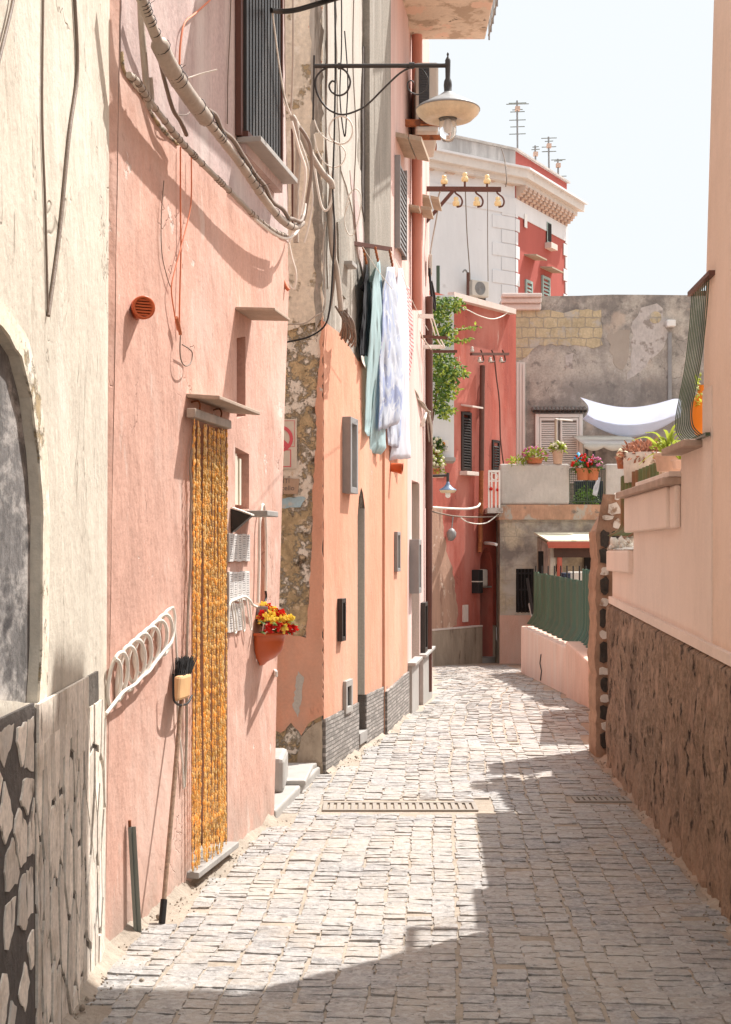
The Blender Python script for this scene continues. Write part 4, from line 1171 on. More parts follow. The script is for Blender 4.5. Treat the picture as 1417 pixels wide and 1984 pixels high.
wp = thing('painted_plaque', 'small wooden plaque with hand lettered words on the tuff wall', 'sign', WR.w(556, 942, 0))
MB().prism(WR, rough([(uq(505), zq(957)), (uq(578), zq(957)), (uq(581), zq(928)), (uq(505), zq(922))], .05, .003, 3), .004, .02).build('board', M['woodplaque'], wp)
def rlet(s_, X, Y, size, W=WR):
    return lettering(s_, W, uq(X), zq(Y), size, M['ink'], wp, .0206)
rlet('ITI', 549, 936, .042); rlet('cello', 546, 950, .046); rlet('o', 546, 957, .03)
MB().prism(WR, rough([(uq(505), zq(984)), (uq(582), zq(983)), (uq(593), zq(966)), (uq(588), zq(962)), (uq(505), zq(968))], .03, .006, 6), .0, .006).build('blue_paint_stroke', M['bluepaint'], rt)

# cables at the corner of the end wall
def corner_cable(label, pxs, yd, r, m, name='wall_cable', cat='cable', sub=6):
    ps = [pt(q[0], q[1], q[2] if len(q) > 2 else yd) for q in pxs]
    return tag(MB().tube(catmull(ps, sub), r, 7).build(name, m), label, cat)
corner_cable('broad grey pipe rising at the corner between the pink house and the end wall', [(574, 470), (574, 380), (578, 300), (573, 240), (566, 225)], 8.9, .018, M['cable'])
corner_cable('dark clipped cable curving past the grey pipe to the cable bundle end', [(560, 440), (580, 440), (590, 420), (597, 380), (604, 330), (602, 285), (592, 262), (582, 248)], 8.75, .0115, M['cabledark'])
corner_cable('pale cable hanging in a long loop beside the corner pipe', [(565, 235), (580, 290), (592, 330), (588, 380), (578, 430), (560, 470), (552, 500)], 8.6, .009, M['cablewhite'])
corner_cable('thick grey bundle sloping from the corner clamp toward the weathered wall', [(568, 228), (585, 262), (603, 300), (625, 335), (641, 352), (644, 365)], 8.95, .021, M['cable'])
corner_cable('grey cable rising to the top of the corner beside the grille', [(556, 560), (554, 480), (556, 380), (552, 250), (551, 120), (550, -20)], 8.5, .009, M['cabledark'])
corner_cable('white cable twisting down under the cable bundle', [(560, 470), (566, 500), (574, 530), (570, 560), (558, 545), (552, 500), (550, 460)], 8.5, .006, M['cablewhite'])
corner_cable('orange painted cable bending down the pink house edge', [(540, 462), (541, 500), (546, 535), (554, 555), (560, 562)], 8.0, .011, M['cablepink'])
corner_cable('long grey pipe running down the weathered wall to the salmon coat', [(643, 362), (640, 420), (643, 480), (652, 520), (658, 570), (661, 602)], 9.45, .019, M['cable'])
corner_cable('white cable loop hanging on the weathered wall', [(606, 290), (612, 340), (622, 395), (632, 408), (642, 392), (646, 365), (642, 345), (646, 330)], 9.2, .008, M['cablewhite'])
corner_cable('black cable running from the top of the weathered wall down and across the end wall', [(649, -10), (650, 120), (648, 260), (645, 360), (648, 440), (645, 520), (640, 590), (630, 630), (600, 652), (560, 662), (545, 664)], 9.15, .006, M['blackcable'])
corner_cable('thin black cable wriggling down beside the street lamp bracket', [(662, -10), (662, 90), (659, 190), (668, 265), (672, 215), (674, 150), (668, 60)], 9.3, .0045, M['blackcable'])
corner_cable('fine pale wire sagging from the lamp bracket', [(609, 232), (618, 255), (634, 270), (650, 277), (664, 285), (670, 300), (662, 318), (646, 324), (628, 314), (615, 290), (609, 260)], 9.2, .0045, M['cablewhite'])
corner_cable('upright grey cable at the edge of the weathered wall', [(568, -20), (568, 100), (566, 180), (563, 225)], 8.8, .007, M['cable'])
corner_cable('pale tangle of wire draped over the end wall', [(558, 628), (590, 626), (612, 612), (628, 600), (630, 560), (626, 480), (632, 430)], 9.2, .0045, M['cable'])
tz = MB(); rq = random.Random(4)
for i in range(16):
    x0 = 655 + i * 1.4
    ps = [pt(x0 + rq.uniform(-8, 8), 598 + i * .6 + rq.uniform(-6, 6), 9.5), pt(x0 + 8, 615 + i + rq.uniform(-8, 8), 9.48), pt(x0 + 14 + rq.uniform(-6, 6), 630 + i * 1.5 + rq.uniform(-8, 8), 9.5), pt(x0 + rq.uniform(2, 14), 652 + i + rq.uniform(-6, 6), 9.62)]
    tz.tube(catmull(ps, 4), rq.uniform(.004, .010), 5)
tag(tz.build('cable_tangle', M['cabledark']), 'dusty tangle of old cables where the grey pipe ends above the salmon coat', 'cables')
cb_ = MB(); cb_.box(-.47, -.40, 8.78, 8.83, 4.0, 4.16)
bxp = pt(619, 276, 9.25)
tag(MB().box(bxp.x - .03, bxp.x + .03, bxp.y - .02, bxp.y + .04, bxp.z - .06, bxp.z + .06).build('cable_box', M['signwhite'], bevel=.006), 'small off white cable box on the weathered wall', 'box')
for k_, (lab_, pth_, r_, m_) in enumerate((
    ('rusty brown pipe clipped beside the broad grey corner pipe', [(568, 440), (567, 380), (567, 300), (566, 250)], .008, 'brownmetal'),
    ('pale cable slanting across the corner pipes to the wall clamp', [(560, 215), (580, 270), (597, 320), (606, 380), (600, 430), (590, 470)], .006, 'cablewhite'),
    ('dull cable hanging along the weathered wall edge past the cable box', [(633, -20), (634, 120), (630, 240), (636, 330), (646, 400), (650, 470), (646, 560), (636, 615)], .007, 'cabledark'),
    ('thin grey wire down the weathered wall right of the street lamp arm', [(686, -20), (684, 120), (690, 260), (686, 380), (692, 470)], .004, 'cabledark'),
    ('coiled pale wire hanging on a nail above the drying bar', [(668, 418), (676, 380), (690, 366), (700, 382), (696, 420), (684, 455), (672, 448), (668, 420), (678, 390)], .004, 'cablewhite'),
    ('faint cable bowing down from the corner clamp to the salmon coat', [(572, 230), (600, 300), (616, 400), (624, 500), (628, 575), (634, 625)], .005, 'cable'))):
    corner_cable(lab_, pth_, 9.0 + .05 * k_ if k_ < 2 else 9.2 + .12 * k_, r_, M[m_])
# wavy iron bar at the top
wire('iron_bar', 'bent iron bar bridging from the window grille to the weathered wall', W1, [(526, 20, .08), (545, 22, .12), (575, 19, .2), (620, 6, .32), (660, -6, .44), (690, -14, .5)], .1, .014, M['lampiron'], 'bar')
wire('wall_cable', 'pale cable following the bent iron bar downward', W1, [(528, 25), (540, 120), (552, 190), (563, 222)], .08, .006, M['cablewhite'])

# ================================================================== street lamp on scroll bracket
def street_lamp(name, label, Yd, sc, origin, m_iron, m_shade, group=None):
    """origin: px of the lamp neck"""
    return None

yl = 9.15
P = lambda X, Y, dy=0.0: pt(X, Y, yl + dy)
lamp = thing('street_lamp', 'iron street lamp with enamel shade on a scrolled wall bracket', 'street lamp', P(609, 130))
MB().tube([P(609, 128), P(868, 127)], .0145, 10).tube([P(655, 128), P(662, 128)], .022, 10).tube([P(793, 127), P(803, 127)], .022, 10).build('arm', M['lampiron'], lamp)
MB().bar(P(609, 108), P(607, 232), .02, .012).build('wall_plate', M['lampiron'], lamp)
def spiral(cx, cy, r0, r1, a0, a1, n=40):
    return [P(cx + (r0 + (r1 - r0) * i / n) * math.cos(a0 + (a1 - a0) * i / n), cy + (r0 + (r1 - r0) * i / n) * math.sin(a0 + (a1 - a0) * i / n)) for i in range(n + 1)]
sc_ = MB()
big = catmull([P(797, 130), P(775, 142), P(745, 170), (P(715, 200)), P(695, 213), P(665, 222), P(640, 214), P(622, 195), P(612, 170), P(614, 148), P(630, 133), P(650, 129), P(670, 138), P(679, 158), P(672, 178), P(657, 185), P(643, 178), P(638, 166), P(644, 157), P(651, 160)], 6)
sc_.tube(big, .0065, 6)
sc_.tube(catmull([P(818, 134), P(829, 152), P(825, 175), P(808, 183), P(793, 175), P(790, 162), P(796, 156), P(802, 160)], 6), .0045, 6)
sc_.build('scrollwork', M['lampiron'], lamp)
MB().tube([P(661 + 23 * math.cos(a), 252 + 27 * math.sin(a)) for a in [k * math.pi / 12 for k in range(24)]], .006, 6, closed=True).build('cable_ring', M['cablewhite'], lamp)
lx, ly, lz = P(868, 127)
s1 = yl / F
def Z(Y): return CZ - (Y - HY) * s1 - lz
MB().lathe((lx, ly, lz), [(.001, Z(101)), (.006, Z(103)), (.008, Z(106)), (.004, Z(109)), (.012, Z(113)), (.018, Z(117)), (.017, Z(128)), (.016, Z(152)), (.024, Z(157)), (.027, Z(165)), (.024, Z(178)), (.03, Z(180))], 16).build('post', M['lampiron'], lamp)
MB().lathe((lx, ly, lz), [(.03, Z(179)), (.06, Z(186)), (.12, Z(195)), (.185, Z(206)), (.207, Z(211)), (.208, Z(214)), (.20, Z(213)), (.1, Z(200))], 40).build('shade', M['greymetal'], lamp)
MB().lathe((lx, ly, lz), [(.206, Z(213)), (.198, Z(220)), (.158, Z(231)), (.10, Z(234)), (.06, Z(230))], 40).build('reflector', M['enamel'], lamp)
MB().lathe((lx, ly, lz), [(.054, Z(227)), (.056, Z(255)), (.050, Z(265)), (.033, Z(273)), (.0, Z(276))], 24).build('glass_bulb', M['glass'], lamp)
MB().lathe((lx, ly, lz), [(.001, Z(230)), (.018, Z(234)), (.024, Z(245)), (.018, Z(255)), (.001, Z(259))], 14).build('bulb', M['whitemetal'], lamp)

# ================================================================== house with balcony (W3)
bh = thing('balcony_house', 'salmon and pink house with a balcony slab overhead and stone strip plinth', 'house', (W3.a.x, W3.a.y, 0))
MB().facade(W3, [(0, -.4), (W3.L, -.4), (W3.L, 8.5), (0, 8.5)], [], thick=2.5).build('wall', M['salmon'], bh)
zsp = W3.z(760, 560)
MB().prism(W3, rough([(0, zsp), (W3.L, zsp), (W3.L, 8.5), (0, 8.5)], .15, .02, 2), 0, .008).build('upper_plaster', M['rosepink'], bh)
zz3 = W3.z(746, 1340)
MB().prism(W3, rough([(.0, -.2), (W3.L - .02, -.2), (W3.L - .02, zz3 + .03), (0, zz3)], .05, .006, 5), 0, .02).build('stone_plinth', M['mosaic'], bh)
winpart(W3, 764, 770, 1030, 1108, bh, M['greymetal'], M['acwhite'], .03, .03)
# balcony
yb0, yb1 = 11.7, 13.45
bal = MB()
zf = CZ - (77 - HY) / F * yb1
xl = (790 - CX) / F * yb1
xr = (938 - CX) / F * yb1
bal.add([(xl - .5, yb0, zf), (xr, yb0, zf), (xr + .01, yb1, zf), (xl - .3, yb1, zf), (xl - .5, yb0, zf + .16), (xr, yb0, zf + .16), (xr + .01, yb1, zf + .16), (xl - .3, yb1, zf + .16)],
        [(0, 1, 2, 3), (7, 6, 5, 4), (0, 4, 5, 1), (1, 5, 6, 2), (2, 6, 7, 3), (3, 7, 4, 0)])
M['balc'] = mat('flaking_balcony_slab', (.62, .52, .42), var=.12, vs=3, vz=1, bump=.004, bs=25, patches=[((.42, .33, .25), 3.5, .52, .58), ((.66, .48, .38), 2.3, .55, .58), ((.2, .16, .12), 11, .64, .7)])
bo = bal.build('balcony', M['balc'], bh, bevel=.012)
rl = MB()
for i in range(9):
    yy = yb0 + .05 + (yb1 - yb0 - .1) * i / 8
    rl.tube([(xr + .045, yy, zf - .02), (xr + .045, yy, zf + 1.0)], .008, 6)
rl.tube([(xr + .045, yb0, zf + 1.0), (xr + .045, yb1, zf + 1.0)], .014, 6); rl.tube([(xr + .045, yb0, zf + .04), (xr + .045, yb1, zf + .04)], .01, 6)
rl.build('railing', M['greymetal'], bo)
# wooden canopies and shutters
def canopy(W, X0, X1, Y, n1, dz, parent, th=.05, lab=None):
    u0, z = W.hit(X0, Y); u1 = W.u(X1)
    mb = MB()
    for k in range(2):
        mb.wbox(W, u0, u1, n1 * k / 2, n1 * (k + 1) / 2 - .012, z - th * .6 - dz * k / 2, z - dz * k / 2, dz=dz * .5)
    return mb.build('canopy', M['wood'], parent, lab, bevel=.004)
canopy(W3, 765, 782, 255, .24, .05, bh, .07)
sh = MB(); a, z1_ = W3.hit(763, 300); z0_ = W3.z(763, 480)
sh.wbox(W3, a, a + .03, .01, .055, z0_, z1_)
z = z0_ + .04
while z < z1_ - .05:
    sh.wbox(W3, a + .03, a + .5, .01, .05, z, z + .018, dz=.02); z += .045
sh.wbox(W3, a + .5, a + .53, .01, .055, z0_, z1_)
sh.build('shutter', M['greymetal'], bh)
# orange vent stub
vt = thing('vent_stub', 'stubby orange vent spout under the laundry on the salmon wall', 'vent', W3.w(758, 905, 0))
c0 = W3.w(757, 905, 0)
MB().lathe(c0, [(.035, 0), (.045, .1), (.05, .1), (.036, .1)], 16, axis=(W3.n.x, W3.n.y, -.15)).build('pipe', M['plasticpot'], vt)
MB().lathe(c0, [(.046, .09), (.001, .091)], 16, axis=(W3.n.x, W3.n.y, -.15)).build('cap', M['cablewhite'], vt)

# AC unit on rusty bracket
ac = thing('air_conditioner', 'large air conditioner with dark side grille on a rusty wall bracket', 'air conditioner', pt(810, 200, 12.6))
ya = 12.7
a_ = pt(806, 255, ya); b_ = pt(850, 120, ya)
MB().box(a_.x, b_.x, ya, ya + .85, a_.z, b_.z).build('casing', M['acwhite'], ac, bevel=.02)
g0 = pt(812, 245, ya); g1 = pt(832, 128, ya)
gm = MB(); gm.box(g0.x, g1.x, ya - .012, ya + .01, g0.z, g1.z)
z = g0.z + .02
while z < g1.z - .02:
    gm.box(g0.x + .006, g1.x - .006, ya - .02, ya - .012, z, z + .008); z += .022
gm.build('side_grille', M['acgrey'], ac)
bk = MB()
w0 = pt(766, 240, ya)
bk.box(w0.x - .05, w0.x + .0, ya + .05, ya + .1, w0.z - .03, w0.z + .28)
for yy in (ya - .02, ya + .72):
    bk.box(w0.x - .1, b_.x + .02, yy, yy + .05, w0.z - .02, w0.z + .035)
b2 = pt(800, 263, ya)
bk.box(b2.x, b_.x + .02, ya - .03, ya + .0, b2.z - .04, b2.z + .0)
bk.build('bracket', M['rust'], ac, 'rusty iron bracket')

# drying bar and laundry
yd = 10.45
hb2 = thing('drying_bar', 'brown iron drying bar fixed to the weathered wall above the laundry', 'bar', pt(657, 467, yd))
MB().bar(pt(655, 467, 10.2), pt(758, 483, 10.75), .022, .03).build('bar', M['brownmetal'], hb2)
hks = MB()
for X, Y, X2, Y2 in ((703, 475, 711, 512), (727, 479, 733, 506), (755, 484, 761, 516)):
    a, b = pt(X, Y, 10.5), pt(X2, Y2, 10.5)
    for k in range(5):
        q = a + (b - a) * (k + .5) / 5
        hks.lathe(q - Vector((0, 0, .016)), [(.004, 0), (.009, .006), (.009, .026), (.004, .032)], 6)
hks.build('chains', M['rust'], hb2)


def cloth(name, label, left, right, y0, y1, m, cat, folds=3, amp=.03, nt=34, ns=26, seed=0, parent=None):
    """hanging cloth: pixel outlines top to bottom, depth from y0 (left) to y1 (right)"""
    def interp(pl, t):
        Y = pl[0][1] + (pl[-1][1] - pl[0][1]) * t
        for (a, b), (c, d) in zip(pl, pl[1:]):
            if b <= Y <= d: return a + (c - a) * (Y - b) / max(d - b, 1e-6), Y
        return pl[-1]
    def fn(s, t):
        (xa, yA), (xb, yB) = interp(left, t), interp(right, t)
        X = xa + (xb - xa) * s; Y = yA + (yB - yA) * s
        dep = y0 + (y1 - y0) * s
        env = .35 + .65 * t
        q = pt(X, Y, dep)
        ph_ = s * folds * 2 * math.pi + seed + 2.6 * noise.noise(Vector((s * 1.7 + seed, t * 1.3, seed * .7)))
        fa = amp * (.14 + .55 * abs(noise.noise(Vector((s * 2.2, seed, t * 1.1)))))
        q.y += fa * 2.6 * env * math.sin(ph_)
        q.x += fa * .28 * env * math.sin(ph_ + 1.1) + .006 * noise.noise(Vector((s * 7 + seed, t * 9, 2)))
        q.y += .035 * noise.noise(Vector((s * 5 + seed, t * 7 - s * 3, 8))) + .012 * noise.noise(Vector((s * 3 + seed, t * 5, 0)))
        q.z += .01 * noise.noise(Vector((s * 4, seed, t * 2)))
        return q
    o = MB().grid(fn, ns, nt).build(name, m, parent, solid=.003)
    if parent is None: tag(o, label, cat)
    return o


def garment(name, label, cat, parts):
    t = thing(name, label, cat, pt(*parts[0][0][0], parts[0][2]))
    for i, (l_, r_, y0_, y1_, m_, nm, kw) in enumerate(parts):
        cloth(nm, None, l_, r_, y0_, y1_, m_, None, parent=t, **kw)
    return t


garment('black_shirt', 'black garment hanging at the near end of the laundry', 'shirt', [
    ([(710, 514), (706, 545), (703, 600), (699, 640), (697, 690)], [(713, 514), (718, 560), (720, 620), (719, 660), (716, 690)], 10.35, 10.75, M['cloth_black'], 'body', dict(folds=2, amp=.025, seed=1)),
    ([(708, 535), (703, 550), (698, 560)], [(711, 535), (709, 560), (706, 566)], 10.33, 10.45, M['cloth_black'], 'sleeve', dict(folds=1, amp=.01, seed=2, ns=6, nt=6)),
    ([(698, 680), (702, 700), (708, 712)], [(713, 680), (712, 705), (709, 714)], 10.42, 10.7, M['cablewhite'], 'hem', dict(folds=1, amp=.015, seed=3, ns=8, nt=6))])
garment('aqua_shirt', 'long pale aqua shirt hanging between the black garment and the printed sheets', 'shirt', [
    ([(732, 506), (723, 545), (720, 620), (713, 700), (708, 800), (707, 835), (713, 845)], [(736, 506), (742, 570), (746, 640), (745, 665), (738, 720), (727, 800), (722, 842)], 10.55, 11.0, M['cloth_aqua'], 'body', dict(folds=1.5, amp=.035, seed=4)),
    ([(728, 660), (727, 740), (722, 800), (714, 870), (713, 878)], [(742, 660), (740, 760), (746, 800), (747, 868), (738, 880)], 10.85, 11.15, M['cloth_aqua'], 'tail', dict(folds=1.5, amp=.03, seed=5))])
garment('printed_sheet', 'blue and white printed sheet hanging in deep folds beside the aqua shirt', 'sheet', [
    ([(750, 518), (742, 560), (741, 640), (735, 700), (736, 760), (733, 835)], [(764, 518), (772, 580), (780, 680), (782, 760), (776, 812), (770, 822)], 10.9, 11.5, M['cloth_print'], 'front_fold', dict(folds=2.2, amp=.04, seed=6)),
    ([(748, 640), (744, 700), (748, 800), (752, 862)], [(775, 640), (780, 760), (776, 850), (772, 868)], 11.3, 11.8, M['cloth_print'], 'back_fold', dict(folds=1.6, amp=.04, seed=7))])
garment('white_sheet', 'thin bluish white sheet hanging behind the printed sheet', 'sheet', [
    ([(772, 520), (766, 580), (770, 700), (768, 800), (757, 880), (754, 892)], [(780, 520), (788, 570), (792, 640), (792, 760), (794, 850), (796, 888)], 11.6, 12.3, M['cloth_white'], 'cloth', dict(folds=1.6, amp=.04, seed=8))])
M['cloth_stripe'] = mat('red_white_striped_cotton', (.75, .62, .60), var=.04, bump=.0, brick={'axis': 'x', 'w': 9, 'h': .036, 'mortar': .008, 'mcol': (.60, .20, .20), 'deep': 0, 'wob': .002, 'cv': .0}, trans=.3)
garment('striped_cloth', 'red and white striped cloth hanging last in the line of laundry', 'cloth', [
    ([(784, 555), (788, 600), (790, 680), (788, 738)], [(793, 555), (800, 620), (801, 680), (793, 738)], 12.3, 12.7, M['cloth_stripe'], 'cloth', dict(folds=1.5, amp=.02, seed=9))])
wire('clothes_line', 'laundry line stretched along the wall to the far brackets', W3, [(757, 486, .5), (775, 520, .42), (800, 585, .36), (830, 640, .3)], .5, .002, M['cablewhite'], 'line')
wire('clothes_line', 'inner laundry line close to the wall above the black garment', W2, [(703, 478, .25), (730, 520, .28), (760, 560, .3)], .25, .002, M['cablewhite'], 'line')

# ================================================================== narrow pink house (W4)
nh = thing('narrow_pink_house', 'narrow pale pink house with pale grey door surrounds and drainpipes', 'house', (W4.a.x, W4.a.y, 0))
dh = W4.px([(798, 1300), (811, 1290), (811, 935), (798, 930)])
MB().facade(W4, [(0, -.6), (W4.L, -.6), (W4.L, 7.1), (0, 7.1)], [(dh, .12)], thick=2.5).build('wall', M['rosepink'], nh)
MB().wbox(W4, dh[1][0] - .02, dh[1][0] - .002, -.11, .012, dh[0][1], dh[2][1] - .01).build('door_surround', M['whiteplaster'], nh)
winpart(W4, 793.5, 799, 1045, 1150, nh, M['greymetal'], M['acwhite'], .09, .05)
winpart(W4, 815, 820, 1168, 1265, nh, M['lampiron'], M['dark'], .05, .04)
gb = MB()
for X0, X1, Yt, Yb in ((789.5, 803, 1284, 1384), (812, 830, 1268, 1372)):
    a, zt_ = W4.hit(X0, Yt); b = W4.u(X1)
    gb.wbox(W4, a, b, 0, .045, -.3, zt_ - .03); gb.wbox(W4, a - .02, b + .02, 0, .08, zt_ - .03, zt_)
gb.build('stone_plinth', M['paleslab'], nh, bevel=.005)
canopy(W4, 815, 822, 375, .2, .04, nh)
canopy(W4, 792, 798, 395, .22, .04, nh)
dp = MB()
a = W4.u(796)
dp.tube([W4.P(a, .06, 7.0), W4.P(a, .06, W4.z(796, 600))], .05, 10)
M['pipepaint'] = mat('salmon_painted_pipe', (.52, .22, .16), var=.15, vs=2, vz=.4, bump=.001, rough=.5, patches=[((.55, .36, .16), 1.2, .5, .6, {'vz': .3})])
dp.build('drainpipe', M['pipepaint'], nh)
dp = MB(); dp.tube([W4.w(831.5, 575, .05), W4.w(831.5, 985, .05)], .04, 10); dp.tube([W4.w(831.5, 985, .05), W4.w(831, 1340, .04)], .035, 10)
dp.build('drainpipe', M['brownmetal'], nh)
# wall box and meter on the corner
for Xa, Xb, Ya, Yb, m_, lb in ((831, 838, 492, 530, 'acwhite', 'off white box high at the end of the narrow pink house'), (829, 836, 895, 915, 'acwhite', 'small white box low on the drainpipe of the narrow pink house')):
    a, b = pt(Xa, Yb, 15.2), pt(Xb, Ya, 15.2)
    tag(MB().box(a.x, b.x, 15.2, 15.4, a.z, b.z).build('meter_box', M[m_], bevel=.01), lb, 'box')
# rope of cables hanging at the far end of the laundry
rpn = thing('cable_rope', 'knotted bundle of whitish cables swagging to the drainpipe', 'cables', pt(820, 790, 14.5))
rk = MB()
for i in range(7):
    o_ = [rq.uniform(-4, 4) for _ in range(4)]
    rk.tube(catmull([pt(793 + o_[0], 742 + o_[1], 13.6), pt(805 + o_[1], 765 + o_[2], 14), pt(818 + o_[2], 783 + o_[3], 14.4), pt(829 + o_[3], 797 + o_[0], 14.8), pt(834 + o_[0], 830 + 8 * o_[1], 15), pt(831, 880 + 9 * o_[2], 15.1)], 5), .009, 5)
rk.build('cables', M['cable'], rpn)
rk = MB()
for i in range(4):
    rk.tube(catmull([pt(826, 800, 14.6), pt(824 - i, 812, 14.5), pt(820 - i * 2, 826, 14.5)], 4), .012, 5)
    rk.tube(catmull([pt(803, 775, 14.0), pt(799 - i, 790, 14.0), pt(796 - i * .5, 798, 14.0)], 4), .009, 5)
rk.build('rag_ties', M['cablewhite'], rpn)
# drying rack beyond the laundry
rk_ = thing('drying_rack', 'drying rack of white and brown bars with pale cords before the green vine', 'rack', pt(805, 650, 14.6))
for (X0, Y0, X1, Y1, yy, m_) in ((797, 612, 840, 613, 14.2, 'whitemetal'), (803, 651, 868, 655, 14.6, 'brownmetal'), (806, 672, 862, 672, 14.9, 'whitemetal'), (813, 681, 886, 681, 15.2, 'brownmetal')):
    MB().bar(pt(X0, Y0, yy), pt(X1, Y1, yy), .03, .04 if 'white' in m_ else .028).build('bar', M[m_], rk_)
for (a, b, c) in [((803, 618, 14.2), (820, 655, 14.6), (836, 677, 14.9)), ((807, 618, 14.2), (815, 650, 14.6), (835, 675, 14.9)), ((834, 616, 14.2), (843, 650, 14.6), (857, 673, 14.9)), ((839, 616, 14.2), (850, 650, 14.6), (862, 673, 14.9))]:
    MB().tube([pt(*a), pt(*b), pt(*c)], .007, 5).build('cord', M['cablewhite'], rk_)
# insulator bracket
ib = thing('insulator_bracket', 'brown iron wire bracket with six amber insulators jutting over the street', 'bracket', pt(826, 367, 15.4))
yi = 15.4
MB().bar(pt(824, 366, yi), pt(971, 367, yi), .05, .045).bar(pt(880, 368, yi), pt(826, 430, yi), .04, .035).build('arm', M['brownmetal'], ib)
def insul(c, up=True):
    mb = MB(); s_ = 1 if up else 1
    mb.lathe(c, [(.001, .10), (.022, .095), (.028, .075), (.02, .06), (.034, .05), (.04, .03), (.036, .005), (.022, 0), (.001, 0)], 12)
    return mb
for X, Y in ((861, 357), (901, 352), (944, 356)):
    q = pt(X, Y, yi)
    o = insul(q).build('insulator', M['amberglass'], ib)
    MB().tube([q, pt(X, 366, yi)], .012, 6).build('pin', M['brownmetal'], o)
for X in (884, 924, 965):
    q = pt(X, 399, yi)
    o = insul(q).build('insulator', M['amberglass'], ib)
    MB().tube(catmull([pt(X - 2, 366, yi), pt(X - 1, 374, yi), pt(X + 8, 381, yi), pt(X + 12, 390, yi), pt(X + 9, 399, yi), pt(X + 1, 401, yi)], 5), .010, 6).build('hook', M['brownmetal'], o)
corner_cable('thin pale wire falling from the insulator bracket to the wall box', [(861, 352, 15.4), (850, 380, 15.4), (848, 410, 15.4), (838, 465, 15.35), (834, 492, 15.3)], 15.4, .008, M['cable'])
corner_cable('black cable hanging at the far end of the narrow pink house', [(832, 520, 15.2), (836, 570, 15.2), (843, 600, 15.3), (842, 575, 15.3), (836, 545, 15.2)], 15.2, .014, M['blackcable'])

def lumpy(W, u0, u1, zt0, zt1, n1, name, m, parent, label=None, du=.018, dz=.022, zb=-.08):
    """rough scratch-coat: a real displaced surface standing proud of the wall"""
    nu = int((u1 - u0) / du); nv = int((max(zt0, zt1) - zb) / dz)
    def fn(s, t):
        u_ = u0 + (u1 - u0) * s; zt_ = zt0 + (zt1 - zt0) * s; z_ = zb + (zt_ - zb) * t
        k = .020 * noise.noise(Vector((u_ * 5, z_ * 2.2, 1))) + .016 * noise.noise(Vector((u_ * 15, z_ * 5, 5))) + .010 * noise.noise(Vector((u_ * 34, z_ * 15, 9)))
        r = noise.noise(Vector((u_ * 9 + 3, z_ * 2.6, 7)))
        k += .022 * max(0, r - .25)
        k -= .030 * max(0, noise.noise(Vector((u_ * 11, z_ * 6, 21))) - .3)
        e = min(1, (1 - t) * 14)
        return W.P(u_, max(n1 + k * e, .004) if t < 1 else .004, z_)
    return MB().grid(fn, nu, nv, smooth=True).build(name, m, parent, label)



# ================================================================== right side: tall house and garden wall
def plinth_z(u):  # rising top of the brown plinth
    ya = (RW.a + RW.d * u).y
    return CZ - .449 + (ya - 5.75) * (.12 / 4.31)
uT = RW.u(1364)            # far corner of the tall house
th = thing('tall_peach_house', 'tall peach rendered house rising out of the picture at the right edge', 'house', (1.6, 6.0, 0))
TH = 6.0
thb = MB(); thb.facade(RW, [(-3.6, -.4), (uT, -.4), (uT, RW.z(1364, 700)), (uT, TH), (-3.6, TH), (-3.6, RW.z(1364, 700))], [], thick=3.2)
thb.v = [(x + max(0, z - RW.z(1364, 700)) * .028, y, z) for x, y, z in thb.v]
thb.build('wall', M['rightwall'], th)
un = -3.6
MB().facade(RW, [(uT + .002, 4.9), (uT + .50, 4.9), (uT + .50, TH), (uT + .002, TH)], [], thick=.5).build('unseen_shade_overhang', M['rightwall'], th)  # block out of view, added to shade the foot of the cream house
lumpy(RW, -3.55, uT, plinth_z(-3.55), plinth_z(uT), .035, 'plinth', M['plinth'], th, 'rough dark brown rendered base')
MB().prism(RW, [(un, plinth_z(un)), (uT, plinth_z(uT)), (uT, plinth_z(uT) + .045), (un, plinth_z(un) + .045)], 0, .028).build('plinth_moulding', M['palewall'], th)
gwl = thing('garden_wall', 'stepped pale salmon garden wall with capped top and dark brown base', 'wall', (1.6, 8.0, 0))
uA1 = RW.u(1320); uB1 = RW.u(1228); uC1 = RW.u(1187)
zA, zB, zC = RW.z(1340, 862), RW.z(1270, 935), RW.z(1200, 1066)
u380 = RW.u(1381)
# lighter patched strip lapping onto the tall house
MB().prism(RW, [(u380, plinth_z(u380) + .04), (uT, plinth_z(uT) + .04), (uT, RW.z(1360, 760)), (u380, RW.z(1383, 745))], 0, .006).build('patched_strip', M['palewall'], gwl)
body = [(uT, -.4), (uC1, -.4), (uC1, zC), (uB1 + .0, zC), (uB1, zB - .05), (uA1, zB - .05), (uA1, zA - .03), (uT, zA - .03)]
MB().facade(RW, body, [], thick=.28).build('wall', M['palewall'], gwl)
lumpy(RW, uT, uC1 - .01, plinth_z(uT), plinth_z(uC1), .035, 'plinth', M['plinth'], gwl, 'rough dark brown rendered base')
MB().prism(RW, [(uT, plinth_z(uT)), (uC1 - .01, plinth_z(uC1)), (uC1 - .01, plinth_z(uC1) + .045), (uT, plinth_z(uT) + .045)], 0, .028).build('plinth_moulding', M['palewall'], gwl)
ob = MB()
ob.wbox(RW, uA1 + .16, uB1 + .06, 0, .05, zB - .26, zB - .05)
ob.wbox(RW, uA1 + .002, uA1 + .16, 0, .03, zB - .26, zB - .05)
ob.build('overhang', M['palewall'], gwl, bevel=.01)
cp = MB()
cp.wbox(RW, uA1, uB1 + .14, -.30, .09, zB - .05, zB - .012)
cp.build('capstone', M['capstone'], gwl, bevel=.006)
cp = MB(); cp.wbox(RW, uA1 + .0, uB1 - .5, -.28, .06, zB - .011, zB + .016); cp.build('cap_tile', M['capwhite'], gwl, bevel=.004)
